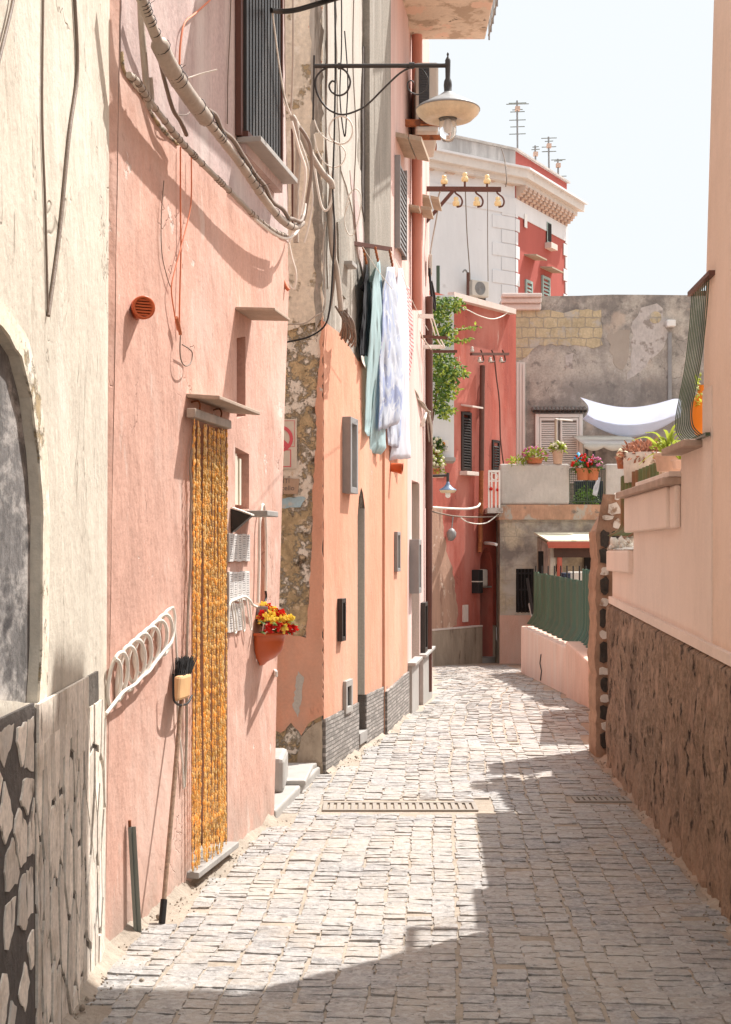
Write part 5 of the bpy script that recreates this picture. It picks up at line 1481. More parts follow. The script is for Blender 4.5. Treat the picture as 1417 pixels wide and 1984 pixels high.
cp = MB(); cp.wbox(RW, uT, uA1 + .04, -.30, .09, zA - .03, zA + .004); cp.build('capstone', M['capstone'], gwl, bevel=.006)
cp = MB()
cp.wbox(RW, uB1 + .02, uC1 + .06, -.2, .035, zC - .14, zC)
cp.build('coping', M['palewall'], gwl, bevel=.012)
tz = MB(); rq = random.Random(8)
tz.grid(lambda s, t: RW.P(uB1 + .02 + (uC1 + .05 - uB1) * s, .03 - .26 * t, zC + .004 + .03 * max(0, noise.noise(Vector((s * 6, t * 3, 1)))) + .02 * s * t), 24, 8)
tz.build('whitewash_top', M['whitewash'], gwl)

# lava stone pier ending the wall
pr = thing('rubble_pier', 'ragged pier of dark lava stones and crumbling mortar ending the garden wall', 'pier', (1.75, 10.3, 0))
px0, px1 = (1153, 1174)
yP = 10.12
a0, a1 = pt(1150, 1420, yP), pt(1182, 955, yP)
pz = CZ - (958 - HY) / F * yP
xa = (1156 - CX) / F * yP; xb = 2.02
def pier_out(z):
    return xa + .012 * noise.noise(Vector((z * 4, 1, 2))) + .012 * noise.noise(Vector((z * 15, 3, 1))) - .006 * math.sin(z * 2)
pm_ = MB()
nz = 60
def pf(s, t):
    x0 = pier_out(-.1 + (pz + .1) * t)
    xr_ = x0 + .2 * min(max(s * 4 - 1, 0), 1)
    z = -.1 + (pz + .1 - .26 * max(0, 1 - (xr_ - x0) / .12) + .03 * noise.noise(Vector((s * 30, 1, 1)))) * t
    ring = [(x0, yP + .32), (x0, yP), (RW.P(uC1, 0, 0).x + .05, yP - .01), (xb, yP + .0), (xb, yP + .32)]
    k = s * 4; i = min(int(k), 3); f = k - i
    a, b = ring[i], ring[i + 1]
    q = Vector((a[0] + (b[0] - a[0]) * f, a[1] + (b[1] - a[1]) * f, z))
    q.y += .012 * noise.noise(Vector((q.x * 9, z * 9, 4)))
    return q
pm_.grid(pf, 32, nz, smooth=False)
pm_.add([(xa, yP, pz - .27), (xa + .13, yP, pz - .02), (xb, yP, pz - .02), (xb, yP + .32, pz - .02), (xa + .13, yP + .32, pz - .02), (xa, yP + .32, pz - .27)], [(0, 1, 4, 5), (1, 2, 3, 4)])
pm_.build('mortar', M['rubblemortar'], pr)
sm, sw = MB(), MB()
z = .05; i = 0
while z < CZ + .0:
    hh = rq.uniform(.13, .20)
    q = Vector(((1171 - CX) / F * yP, yP - .012, z + hh / 2))
    pw = .036
    def st_(mb, q, w_, h_, sd):
        pts = []
        for k in range(10):
            a = 2 * math.pi * k / 10
            m_ = max(abs(math.cos(a)), abs(math.sin(a)))
            r_ = .82 + .35 * noise.noise(Vector((math.cos(a) + sd, math.sin(a), sd)))
            pts.append((q.x + w_ * math.cos(a) / m_ * r_, q.z + h_ * math.sin(a) / m_ * r_))
        k = len(pts)
        mb.add([(x, q.y - .014, zz) for x, zz in pts] + [(x, q.y + .05, zz) for x, zz in pts], [tuple(range(k))] + [(j, (j + 1) % k, k + (j + 1) % k, k + j) for j in range(k)])
    sm = MB(); st_(sm, q, pw, hh * .46, i * 3.1); sm.build('lava_stone', M['lava'], pr)
    z += hh
    if z < CZ: sw = MB(); st_(sw, Vector((q.x + rq.uniform(-.008, .008), q.y - .003, z + .028)), pw * .95, .034, i * 5.3); sw.build('whitewashed_stone', M['whitewash'], pr)
    z += .058; i += 1
for (X, Y, w_, h_) in ((1172, 1045, .035, .075), (1193, 1040, .03, .05), (1225, 1050, .05, .04)):
    sm = MB(); st_(sm, pt(X, Y, yP - .012), w_, h_, X); sm.build('lava_stone', M['lava'], pr)
for (X, Y, w_, h_) in ((1190, 985, .05, .05), (1178, 1003, .045, .02), (1195, 1015, .03, .04), (1196, 962, .02, .03)):
    sw = MB(); st_(sw, pt(X, Y, yP - .012), w_, h_, X); sw.build('whitewashed_stone', M['whitewash'], pr)
# rubble heap between wall and garden behind
gbk = MB()
gbk.zprism([(1.80, 8.2), (1.98, 10.1), (9, 10.1), (9, 6.6), (1.72, 6.6)], -.2, CZ + .02)
tag(gbk.build('garden_terrace', M['rubblemortar']), 'raised earth terrace of the garden behind the salmon wall', 'terrace', kind='structure')

# belly railing
ra_ = thing('belly_railing', 'dark green iron railing with bars bulging out at the foot, above the garden wall', 'railing', RW.P(uT + .1, 0, zA))
prof = [(1341, 572), (1336, 640), (1328, 710), (1317, 770), (1310, 810), (1312, 838), (1322, 852), (1332, 858)]
ypl = 6.78
u_end = RW.u(1338)
rp_ = []
base_u = RW.hit(1341, 572, 0)[0]
for X, Y in prof:
    y_ = (RW.a + RW.d * base_u).y
    q = pt(X, Y, y_)
    rp_.append(((Vector((q.x, q.y)) - RW.a).dot(RW.n), q.z))
NB = 10
for i in range(NB):
    uu = base_u - .046 * i
    ps = catmull([RW.P(uu, n_, z) for n_, z in rp_], 5)
    MB().tube(ps, .0028, 6).build('bar', M['railgreen'], ra_)
zt_ = rp_[0][1]
hr = MB(); hr.bar(RW.P(base_u + .02, rp_[0][0], zt_ + .008), RW.P(base_u - .5, rp_[0][0], zt_ + .008), .035, .02)
hr.bar(RW.P(base_u, rp_[0][0] - .01, zt_ + .008), RW.P(base_u, -.9, zt_ + .008), .03, .02)
hr.build('handrail', M['brownmetal'], ra_)
lr = MB(); lr.bar(RW.P(base_u + .01, rp_[-1][0], rp_[-1][1]), RW.P(base_u - .5, rp_[-1][0], rp_[-1][1]), .02, .015)
lr.build('bottom_rail', M['railgreen'], ra_)
# orange thing behind railing and yellow flowers
ov = thing('orange_jug', 'orange plastic jug standing behind the green railing bars', 'jug', pt(1357, 848, 7.05))
c_ = pt(1362, 846, 7.06)
MB().lathe(c_, [(.001, 0), (.03, .0), (.055, .05), (.062, .11), (.055, .17), (.028, .215), (.02, .24), (.024, .255), (.001, .256)], 18).build('body', M['orange'], ov)
pf_ = MB()
for i in range(50):
    q = pt(1356 + rq.uniform(-8, 6), 762 + rq.uniform(-30, 24), 7.0 + rq.uniform(-.05, .1))
    pf_.leaf(q, (rq.uniform(-1, .3), rq.uniform(-1, 1), rq.uniform(-.3, 1)), (0, 0, 1), rq.uniform(.02, .04), .014)
tag(pf_.build('flowering_plant', M['leaflight']), 'yellow flowering plant peeping out above the orange jug', 'plant')

# corrugated rusty sheet
cs = MB()
tl, trr, bl_, br_ = (1203, 922), (1277, 893), (1203, 1030), (1232, 1042)
def cf(s, t):
    y_ = 9.95 - 1.1 * s
    X = 1203 + 74 * s
    Yt = 924 - 30 * s; Yb = 1038
    Y = Yt + (Yb - Yt) * t
    q = pt(X, Y, y_)
    q.x += .012 * math.sin(s * 2 * math.pi * 11) - (.10 * max(0, (t - .8) / .2) ** 2)
    q.y -= .05 * max(0, (t - .8) / .2) ** 2
    return q
cs.grid(cf, 88, 16)
tag(cs.build('corrugated_sheet', M['rustygreen'], solid=.003), 'rust streaked green corrugated sheet standing behind the garden wall', 'sheet')


def pot(name, label, X, Yb, yd_, r, h, m, flare=1.25, group=None, rim=True):
    c = pt(X, Yb, yd_)
    t = thing(name, label, 'potted plant', c, group)
    prof = [(.001, .0), (r / flare, 0), (r * .96, h * .82)]
    prof += [(r * 1.06, h * .82), (r * 1.06, h), (r * .92, h), (r * .9, h * .9), (.001, h * .9)] if rim else [(r, h), (r * .9, h), (.001, h * .93)]
    MB().lathe(c, prof, 24).build('pot', m, t)
    return t, c + Vector((0, 0, h * .9))


def bush(t, c, rx, rz, n, m, size, seed=0, name='leaves', up=.5):
    rr_ = random.Random(seed); mb = MB()
    for i in range(n):
        d = Vector((rr_.gauss(0, 1), rr_.gauss(0, 1), rr_.gauss(up, .7))).normalized()
        q = c + Vector((d.x * rx, d.y * rx, max(d.z, -.3) * rz)) * rr_.uniform(.3, 1)
        mb.leaf(q, d + Vector((0, 0, rr_.uniform(-.6, .4))), (rr_.uniform(-1, 1), rr_.uniform(-1, 1), .5), size * rr_.uniform(.6, 1.3), size * rr_.uniform(.35, .6))
    return mb.build(name, m, t)


def blooms(t, c, rx, rz, n, m, size, seed=0, name='flowers'):
    rr_ = random.Random(seed); mb = MB()
    for i in range(n):
        d = Vector((rr_.gauss(0, 1), rr_.gauss(0, 1), abs(rr_.gauss(.6, .6)))).normalized()
        q = c + Vector((d.x * rx, d.y * rx, d.z * rz)) * rr_.uniform(.8, 1.1)
        mb.blob(q, size * rr_.uniform(.7, 1.2), 6, .4)
    return mb.build(name, m, t)


# planters on the terrace
t, c = pot('aloe_pot', 'pale pot of long yellow green strap leaves on the garden wall cap', 1296, 913, 8.45, .085, .105, M['terrapale'])
sp_ = MB(); rr_ = random.Random(6)
for (X, Y, b) in ((1250, 838, .2), (1225, 853, .3), (1270, 850, .1), (1238, 900, -.3), (1310, 835, .1), (1322, 842, .2), (1302, 838, 0), (1285, 832, .1), (1318, 862, .2), (1262, 872, .1), (1312, 820, 0)):
    e = pt(X, Y, 8.4 + rr_.uniform(-.1, .1)); a = c + Vector((rr_.uniform(-.02, .02), rr_.uniform(-.02, .02), -.005))
    mid = (a + e) / 2 + Vector((0, 0, .05 + .04 * b))
    cv = catmull([a, mid, e], 7)
    w_ = .010
    side = (e - a).cross(Vector((0, .3, 1))).normalized()
    k = len(cv); vs_ = []
    for i, q in enumerate(cv):
        ww = w_ * math.sin(math.pi * (.12 + .88 * i / (k - 1))) + .0008
        vs_ += [q - side * ww, q + Vector((0, 0, -.003)), q + side * ww]
    sp_.add(vs_, [(3 * i + j, 3 * i + j + 1, 3 * i + j + 4, 3 * i + j + 3) for i in range(k - 1) for j in (0, 1)])
sp_.build('strap_leaves', M['leaflight'], t)
bush(t, c + Vector((0, 0, .03)), .09, .07, 160, M['leaflight'], .03, 7, 'small_leaves')
t, c = pot('aloe_pot', 'small aloe with pointed leaves at the foot of the belly railing', 1318, 908, 8.2, .05, .05, M['terrapale'])
al = MB()
for i in range(16):
    a = 2.4 * i; q = c
    al.leaf(q, (math.cos(a), math.sin(a), .9 + .08 * i), (0, 0, 1), .10, .022, 0, .1)
al.build('pointed_leaves', M['leaflight'], t)
t, c = pot('large_planter', 'large flaking pale planter of dry reddish stems behind the corrugated sheet', 1250, 935, 9.7, .155, .20, M['whitewash'], 1.12, rim=False)
bush(t, c + Vector((0, 0, .0)), .17, .10, 700, M['dryleaf'], .045, 9, 'dry_stems')
t, c = pot('small_cactus_pot', 'small terracotta pot with a pale cactus at the edge of the large planter', 1207, 908, 9.9, .045, .075, M['terracotta'])
MB().blob(c + Vector((0, 0, .03)), .045, 10, .3).build('cactus', M['fl_white'], t)
rbm = MB()
for i in range(60):
    q = pt(1180 + rq.uniform(0, 55), 1056 + rq.uniform(-10, 4), 9.6 + rq.uniform(-.4, .4))
    rbm.blob(q, rq.uniform(.01, .03), 6, .8)
tag(rbm.build('rubble', M['whitewash']), 'crumbs of mortar and rubble lying on top of the lower garden wall', 'rubble', kind='stuff')

# ================================================================== low pink wall and green fence
a_, b_ = gp(1010, 1303), gp(1150, 1372)
c_ = Vector((2.10, 11.2))
LW = Wall((a_.x, a_.y), (b_.x, b_.y), face=(0, 15))
lw = thing('low_pink_wall', 'low pink garden wall with flat top curving along the far bend', 'wall', (b_.x, b_.y, 0))
zt1 = LW.z(1012, 1214); zt2 = LW.z(1100, 1255); zt3 = LW.z(1110, 1245); zt4 = LW.z(1150, 1282)
u1_ = LW.u(1105)
h1 = (zt1, zt2)
m_ = MB()
m_.hexa([LW.P(0, 0, -1.0), LW.P(u1_, 0, -1.0), LW.P(u1_, -.42, -1.0), LW.P(0, -.42, -1.0), LW.P(0, 0, zt1), LW.P(u1_, 0, zt2), LW.P(u1_, -.42, zt2), LW.P(0, -.42, zt1)])
m_.build('far_wall', M['lowpink'], lw, bevel=.02)
m_ = MB()
m_.hexa([LW.P(u1_ + .002, .05, -1.0), LW.P(LW.L, .05, -1.0), LW.P(LW.L, -.45, -1.0), LW.P(u1_ + .002, -.45, -1.0), LW.P(u1_ + .002, .05, zt3), LW.P(LW.L, .05, zt4), LW.P(LW.L, -.45, zt4), LW.P(u1_ + .002, -.45, zt3)])
m_.build('near_wall', M['lowpink'], lw, bevel=.02)
m_ = MB()
sx = pt(1152, 1150, 11.6)
yq = LW.P(LW.L, 0, 0).y - .002; xq = (1155 - CX) / F * yq
m_.hexa([(sx.x, 11.2, -.3), (xq, LW.P(LW.L, 0, 0).y - .002, -.3), (3.0, LW.P(LW.L, 0, 0).y - .002, -.3), (3.0, 11.2, -.3), (sx.x, 11.2, sx.z), (xq, LW.P(LW.L, 0, 0).y - .002, sx.z + .02), (3.0, LW.P(LW.L, 0, 0).y - .002, sx.z), (3.0, 11.2, sx.z)])
m_.build('return_wall', M['lowpink'], lw, bevel=.02)
ck = MB(); ck.tube([LW.w(1049, 1268, .004), LW.w(1047, 1285, .004), LW.w(1050, 1300, .004), LW.w(1048, 1318, .004)], .012, 4)
ck.build('crack', M['mortar'], lw)
gf = thing('green_sheet_fence', 'dark green sheet metal fence with bent foot on top of the low pink wall', 'fence', LW.P(LW.L * .5, -.3, .3))
def sheet(Xa, Xb, Yta, Ytb, Yba, Ybb, na, nbk, nm, seed):
    ua_, ub_ = LW.u(Xa, -.2), LW.u(Xb, -.2)
    za1, za0 = LW.z(Xa, Yta, -.2), LW.z(Xa, Yba, -.2); zb1, zb0 = LW.z(Xb, Ytb, -.2), LW.z(Xb, Ybb, -.2)
    def fn(s, t):
        u_ = ua_ + (ub_ - ua_) * s
        z1_ = za1 + (zb1 - za1) * s + .015 * noise.noise(Vector((s * 9, seed, 0))); z0_ = za0 + (zb0 - za0) * s
        n_ = -.2 + .018 * math.tanh(4 * math.sin(s * na * 2 * math.pi)) + .11 * max(0, (.25 - t) / .25) ** 1.6
        return LW.P(u_, n_, z0_ + (z1_ - z0_) * t)
    MB().grid(fn, na * 10, 14).build(nm, M['greenfence'], gf, solid=.004)
sheet(1036, 1132, 1108, 1126, 1208, 1250, 10, 0, 'sheet', 1)
sheet(1131, 1172, 1102, 1110, 1246, 1268, 7, 0, 'sheet', 2)
pk = MB()
for i in range(14):
    X = 1000 + i * 12
    u_, _ = LW.hit(min(X, 1150), 1110, -.34)
    if X < 1036: continue
    pk.tube([LW.P(u_, -.36, LW.z(X, 1130, -.36)), LW.P(u_, -.36, LW.z(X, 1096, -.36))], .01, 4)
pk.build('pickets', M['black'], gf)

# ================================================================== grey mouldy building at the end
gb = thing('grey_building', 'mouldy grey plastered old building with white shutters closing the end of the street', 'building', (4.5, 30, gz(30)))
yU = 30.0
def X2(X, y): return (X - CX) / F * y
def Z2(Y, y): return CZ - (Y - HY) / F * y
UW = Wall((X2(970, yU), yU), (X2(1500, yU), yU), face=(4, 0))
q = lambda X, Y: (UW.hit(X, Y)[0], UW.hit(X, Y)[1])
poly = [q(975, 1010), q(1500, 1010), q(1500, 573), q(1345, 572), q(1250, 571), q(1120, 573), q(975, 574)]
MB().facade(UW, rough(poly, .6, .02, 3), [], thick=5).build('upper_wall', M['greywall'], gb)
MB().prism(UW, rough([q(975, 600), q(1048, 602), q(1080, 604), q(1165, 600), q(1168, 668), q(1150, 676), q(1125, 670), q(1090, 668), q(1045, 668), q(1022, 690), q(980, 712), q(976, 690)], .12, .035, 5), 0, .012).build('exposed_blocks', M['greytuff'], gb)
cn = MB()
for k, (Y0, Y1, n_) in enumerate(((572, 580, .28), (580, 590, .20), (590, 602, .12))):
    a, z1_ = q(972, Y0); b, z0_ = q(1048, Y1)
    cn.wbox(UW, a - .02, b, 0, n_, z0_, z1_)
cn.build('cornice_stone', M['capwhite'], gb, bevel=.03)
flp = MB()
a, z1_ = q(983, 702); b, z0_ = q(1018, 1000)
for i in range(6):
    f0, f1 = a + (b - a) * i / 6, a + (b - a) * (i + .8) / 6
    flp.wbox(UW, f0, f1, 0, .06 if i % 2 else .045, z0_, z1_ - .02 * (i % 3))
flp.wbox(UW, a, b, 0, .02, z0_, z1_)
flp.build('fluted_pilaster', M['fluted'], gb)
# stains with shapes of their own
def stain(pts, m, nm='plaster_patch', amp=.05, seed=0, n1=.008):
    MB().prism(UW, rough([q(*p_) for p_ in pts], .12, amp, seed), 0, n1).build(nm, m, gb)
M['patch1'] = mat('smooth_grey_repair', (.37, .315, .26), var=.08, vs=2, vz=1, bump=.003)
M['patch2'] = mat('lime_bloom_plaster', (.50, .45, .41), var=.25, vs=3, vz=1, bump=.008, bs=8, patches=[((.28, .24, .21), 3, .52, .6)])
stain([(1178, 645), (1222, 640), (1218, 690), (1207, 718), (1195, 712), (1180, 680)], M['patch1'], seed=1)
stain([(1236, 612), (1258, 592), (1285, 598), (1296, 620), (1290, 660), (1270, 690), (1240, 720), (1215, 735), (1222, 690), (1228, 650)], M['patch2'], seed=2, amp=.09)
stain([(1095, 690), (1112, 683), (1110, 715), (1098, 712)], M['patch2'], seed=3, n1=.007)
MB().prism(UW, [(q(1270, 615)[0] + .13 * math.cos(k * .5236), q(1270, 615)[1] + .13 * math.sin(k * .5236)) for k in range(12)], 0, .014).build('plaster_patch', M['greytuff'], gb)
# door with shutters
ds = MB(); a, z1_ = q(1037, 802); b, z0_ = q(1129, 935)
t_ = .08
ds.wbox(UW, a, a + t_, 0, .06, z0_, z1_); ds.wbox(UW, b - t_, b, 0, .06, z0_, z1_); ds.wbox(UW, a + t_, b - t_, 0, .06, z1_ - t_, z1_)
fo = ds.build('door_frame', M['shutter'], gb, bevel=.01)
mid = (a + b) / 2
for (l_, r_) in ((a + t_, mid - .02), (mid + .02, b - t_)):
    sh = MB(); sh.wbox(UW, l_ + .01, l_ + .05, .01, .045, z0_, z1_ - t_ - .01); sh.wbox(UW, r_ - .05, r_ - .01, .01, .045, z0_, z1_ - t_ - .01); sh.wbox(UW, l_ + .05, r_ - .05, .01, .045, z1_ - t_ - .06, z1_ - t_ - .01)
    z = z0_
    while z < z1_ - t_ - .09:
        sh.wbox(UW, l_ + .05, r_ - .05, .008, .036, z, z + .022, dz=.016); z += .046
    sh.build('shutter', M['shutter'], fo)
tl_ = MB(); a, z1_ = q(1030, 795); b, _ = q(1136, 800)
n_t = 14
for i in range(n_t):
    c0 = UW.P(a + (b - a) * (i + .5) / n_t, .0, z1_)
    tl_.lathe(c0 + Vector((0, -.14, -.03)), [(.04, 0), (.04, .16)], 8, axis=(0, .85, .5))
tl_.wbox(UW, a, b, .0, .10, z1_ - .02, z1_ + .03)
tl_.build('tile_canopy', M['tile'], gb)
lm = MB(); a, z1_ = q(1289, 622); b, z0_ = q(1306, 635); lm.wbox(UW, a, b, .02, .2, z0_, z1_)
MB().wbox(UW, q(1294, 0)[0], q(1301, 0)[0], 0, .05, q(0, 790)[1], q(0, 645)[1]).build('wall_pipe', M['greymetal'], gb)
tag(lm.build('wall_light', M['whitemetal'], bevel=.02), 'white box light high on the mouldy grey wall', 'light')

# lower block and terrace
yL = 26.55
LB = Wall((X2(969, yL), yL), (X2(1420, yL), yL), face=(4, 0))
ql = lambda X, Y: LB.hit(X, Y)
zter = Z2(980, yL)
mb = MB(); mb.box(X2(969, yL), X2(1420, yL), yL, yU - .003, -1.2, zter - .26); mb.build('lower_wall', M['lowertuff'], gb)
mb = MB(); mb.box(X2(966, yL), X2(1420, yL), yL - .09, yU - .004, zter - .26, zter + .02); mb.build('terrace_slab', M['slabedge'], gb)
mb = MB(); mb.box(X2(968, yL), X2(1040, yL), yL - .05, yL, -1.2, Z2(1192, yL)); mb.build('pink_base', M['lowpink'], gb)
# barred window
bw = MB()
a, z1_ = ql(1000, 1102); b, z0_ = ql(1034, 1186)
wo = MB().wbox(LB, a, b, .003, .010, z0_, z1_).build('window', M['dark'], gb)
for i in range(5):
    uu = a + (b - a) * (i + .5) / 5
    bw.tube(catmull([LB.P(uu, .05, z1_), LB.P(uu, .07, z0_ + .25), LB.P(uu, .16, z0_ + .1), LB.P(uu, .06, z0_)], 4), .012, 5)
bw.wbox(LB, a, b, .04, .06, z1_ - .1, z1_ - .07); bw.wbox(LB, a, b, .04, .06, (z0_ + z1_) / 2, (z0_ + z1_) / 2 + .03)
bw.build('bars', M['black'], wo)
pa_ = MB(); pa_.box(X2(968, yL), X2(1103, yL), yL - .06, yL + .16, zter + .02, Z2(899, yL))
pa_.build('parapet', M['parapet'], gb, bevel=.04)
pa_ = MB(); pa_.box(X2(1173, yL), X2(1235, yL), yL - .05, yL + .3, zter + .02, Z2(899, yL)); pa_.build('parapet', M['parapet'], gb, bevel=.03)
rl = MB()
x0, x1 = X2(1103, yL), X2(1173, yL); z1_ = Z2(909, yL); z0_ = zter + .03
rl.bar((x0, yL, z1_), (x1, yL, z1_), .03, .02); rl.bar((x0, yL, z0_ + .05), (x1, yL, z0_ + .05), .03, .02)
for i in range(19):
    xx = x0 + (x1 - x0) * i / 18
    rl.tube([(xx, yL, z0_), (xx, yL, z1_)], .006 if i % 9 else .014, 5)
for i in range(7):
    xx = x0 + .02; zz = z0_ + (z1_ - z0_) * i / 7
    rl.bar((x0, yL - .01, zz), (x0 + .18, yL - .01, zz), .008, .008)
rail_ = thing('terrace_railing', 'thin dark green railing in the gap of the rough terrace parapet', 'railing', (x0, yL, z0_))
rl.build('bars', M['railgreen'], rail_)
# terrace items
def tpot(label, X, Yb, r, h, m, leafm, flm, seed, rx=None, rz=None, yy=None, flare=1.3):
    t, c = pot('flower_pot', label, X, Yb, yy or yL, r, h, m, flare)
    bush(t, c + Vector((0, 0, .04)), rx or r * 1.3, rz or r * 1.2, 260, leafm, .07, seed)
    blooms(t, c + Vector((0, 0, .05)), rx or r * 1.3, rz or r * 1.2, 34, flm, .028, seed + 1)
    return t
tpot('tall pale terracotta pot of white flowers on the rough parapet', 1081, 899, .105, .26, M['terrapale'], M['leaflight'], M['fl_white'], 31)
tpot('shallow bowl of pink and green flowers on the rough parapet', 1036, 898, .17, .10, M['terracotta'], M['leaflight'], M['fl_pink'], 33, .22, .17)
tpot('terracotta pot of red flowers hooked on the terrace railing', 1130, 930, .13, .22, M['terracotta'], M['leaf'], M['fl_red'], 35, .2, .24, yL - .14)
tpot('terracotta pot of pink flowers hooked on the terrace railing', 1149, 930, .12, .22, M['terracotta'], M['leaf'], M['fl_pink'], 37, .16, .2, yL - .16)
t = thing('low_bush', 'pale trailing succulent lying on the left end of the rough parapet', 'plant', pt(1003, 897, yL))
bush(t, pt(1003, 897, yL), .2, .12, 160, M['leaflight'], .06, 41)
t = thing('terrace_bush', 'dark rounded bush behind the terrace railing', 'plant', pt(1135, 972, yL + .3))
bush(t, pt(1137, 968, yL + .3), .24, .22, 400, M['leaf'], .06, 43)
b_ = MB(); b_.lathe(pt(1121, 897, yL + .4), [(.09, 0), (.1, .05), (.09, .1), (.05, .15), (.015, .2), (.001, .21)], 10)
tag(b_.build('blue_bag', M['bluebag']), 'bright blue plastic bag behind the red flowers', 'bag')
b_ = MB(); b_.box(X2(1113, yL + .6), X2(1171, yL + .6), yL + .6, yL + .65, zter + .03, Z2(932, yL + .6))
tag(b_.build('dark_screen', M['navy'], bevel=.01), 'dark navy screen panel behind the terrace railing', 'screen')
cloth('hanging_cloth', 'white cloth hanging over the terrace railing', [(1158, 925), (1150, 945), (1148, 958)], [(1164, 925), (1160, 950), (1157, 962)], yL - .05, yL - .03, M['cloth_white'], 'cloth', 1, .01, 8, 8, 3)
o = MB().tube([pt(1077, 862, yL + .1), pt(1077, 812, yL + .1)], .022, 6).build('pole', M['wood']); tag(o, 'thin wooden pole rising behind the tall terracotta pot', 'pole')
MB().tube([pt(1077, 812, yL + .1), pt(1110, 815, yL + .1)], .014, 6).build('arm', M['whitemetal'], o)
# awning
aw = thing('terrace_awning', 'pale canvas awning with scalloped edge over the terrace', 'awning', (X2(1180, 28.6), 28.6, Z2(870, 28.6)))
ya_ = 28.3
def awf(s, t):
    X = 1131 + 116 * s
    yy = ya_ + (yU - .1 - ya_) * t
    return Vector((X2(X, ya_), yy, Z2(861, ya_) + .30 * t))
MB().grid(awf, 12, 4).build('canvas', M['awning'], aw, solid=.01)
def vf(s, t):
    X = 1131 + 116 * s
    sc = abs(math.sin(s * math.pi * 3.0))
    return Vector((X2(X, ya_), ya_ - .003, Z2(861, ya_) - (.06 + .07 * sc) * t))
MB().grid(vf, 60, 2).build('valance', M['awning'], aw, solid=.008)
fr_ = MB()
for X in (1138, 1152): fr_.tube([(X2(X, ya_), ya_ + .05, zter), (X2(X, ya_), ya_ + .05, Z2(862, ya_))], .03, 6)
fr_.build('posts', M['lampiron'], aw)
def sf(s, t):
    X = 1125 + 4 * t + (195 - 4 * t) * s
    Yt = 770 + 20 * math.sin(math.pi * min(s * 1.08, 1)) * .9 + 3 * s; Yb = 810 + 42 * math.sin(math.pi * (s * .92 + .06)) - 6
    if s < .12: X += 14 * math.sin(math.pi * t) * (1 - s / .12)
    yy = 28.2 + .9 * t + .06 * math.sin(math.pi * s) * math.sin(math.pi * t)
    return pt(X, Yt + (Yb - Yt) * t, yy)
tag(MB().grid(sf, 36, 14).build('shade_sail', M['sail'], solid=.006), 'pale blue white shade sail sagging before the mouldy grey wall', 'sail')

# porch
yp = 24.6
po = thing('porch', 'small lean-to porch with mossy roof and brick red fascia behind the green fence', 'porch', (X2(1100, yp), yp, gz(yp)))
rf_ = MB()
rf_.hexa([(X2(1063, yp), yp, Z2(1050, yp)), (X2(1195, yp), yp, Z2(1050, yp)), (X2(1195, yL), yL - .1, Z2(1034, yL)), (X2(1033, yL), yL - .1, Z2(1034, yL)),
          (X2(1063, yp), yp, Z2(1047, yp)), (X2(1195, yp), yp, Z2(1047, yp)), (X2(1195, yL), yL - .1, Z2(1031, yL)), (X2(1033, yL), yL - .1, Z2(1031, yL))])
rf_.build('roof', M['mossroof'], po)
fc = MB()
for k in range(3): fc.box(X2(1062, yp) - .01 * k, X2(1195, yp), yp - .05 - .015 * (k % 2), yp + .0, Z2(1062 - 4 * k, yp) + .002, Z2(1058 - 4 * k, yp))
fc.build('fascia', M['porchred'], po)
MB().tube([(X2(1086, yp), yp + .1, gz(yp)), (X2(1086, yp), yp + .1, Z2(1058, yp))], .045, 10).build('post', M['porchred'], po)
pw = MB(); pw.box(X2(1075, yp), X2(1195, yp), yp + .05, yp + .15, Z2(1080, yp), Z2(1062, yp)); pw.build('beam', M['darkbrown'], po)
pw = MB(); pw.hexa([(X2(1068, yp), yp + .1, -.9), (X2(1078, yp), yp + .1, -.9), (X2(1052, yL), yL - .1, -.9), (X2(1040, yL), yL - .1, -.9), (X2(1068, yp), yp + .1, Z2(1056, yp)), (X2(1078, yp), yp + .1, Z2(1056, yp)), (X2(1052, yL), yL - .1, Z2(1040, yL)), (X2(1040, yL), yL - .1, Z2(1040, yL))])
pw.build('side_wall', M['lowertuff'], po)
MB().box(X2(1043, 25.6), X2(1056, 25.6), 25.58, 25.6, -.6, Z2(1068, 25.6)).build('side_opening', M['dark'], po)
dk = MB(); dk.box(X2(1132, yL), X2(1147, yL), yL - .06, yL - .01, -.6, Z2(1062, yL)); dk.build('doorway', M['dark'], po)
it = MB(); it.box(X2(1105, 24), X2(1135, 24), 24, 24.4, .4, Z2(1108, 24)); tag(it.build('white_box', M['acwhite'], bevel=.02), 'white box showing over the top of the green fence under the porch', 'box')
it = MB(); it.box(X2(1092, 23.8), X2(1106, 23.8), 23.8, 24.2, .4, Z2(1110, 23.8)); tag(it.build('blue_crate', M['navy'], bevel=.02), 'dark blue crate beside the porch post over the fence', 'crate')
for i, (Xa, Ya, Xb, Yb) in enumerate(((1022, 1120, 1034, 1200), (1026, 1170, 1032, 1196), (1074, 1112, 1082, 1092))):
    tag(MB().bar(pt(Xa, Ya, 25.8), pt(Xb, Yb, 25.6), .03, .05).build('leaning_plank', M['shutterdark' if i != 1 else 'whitemetal']),
        ('dark plank leaning by the barred window of the grey building', 'short white slat leaning by the barred window', 'dark tool handle leaning against the porch post')[i], 'plank')

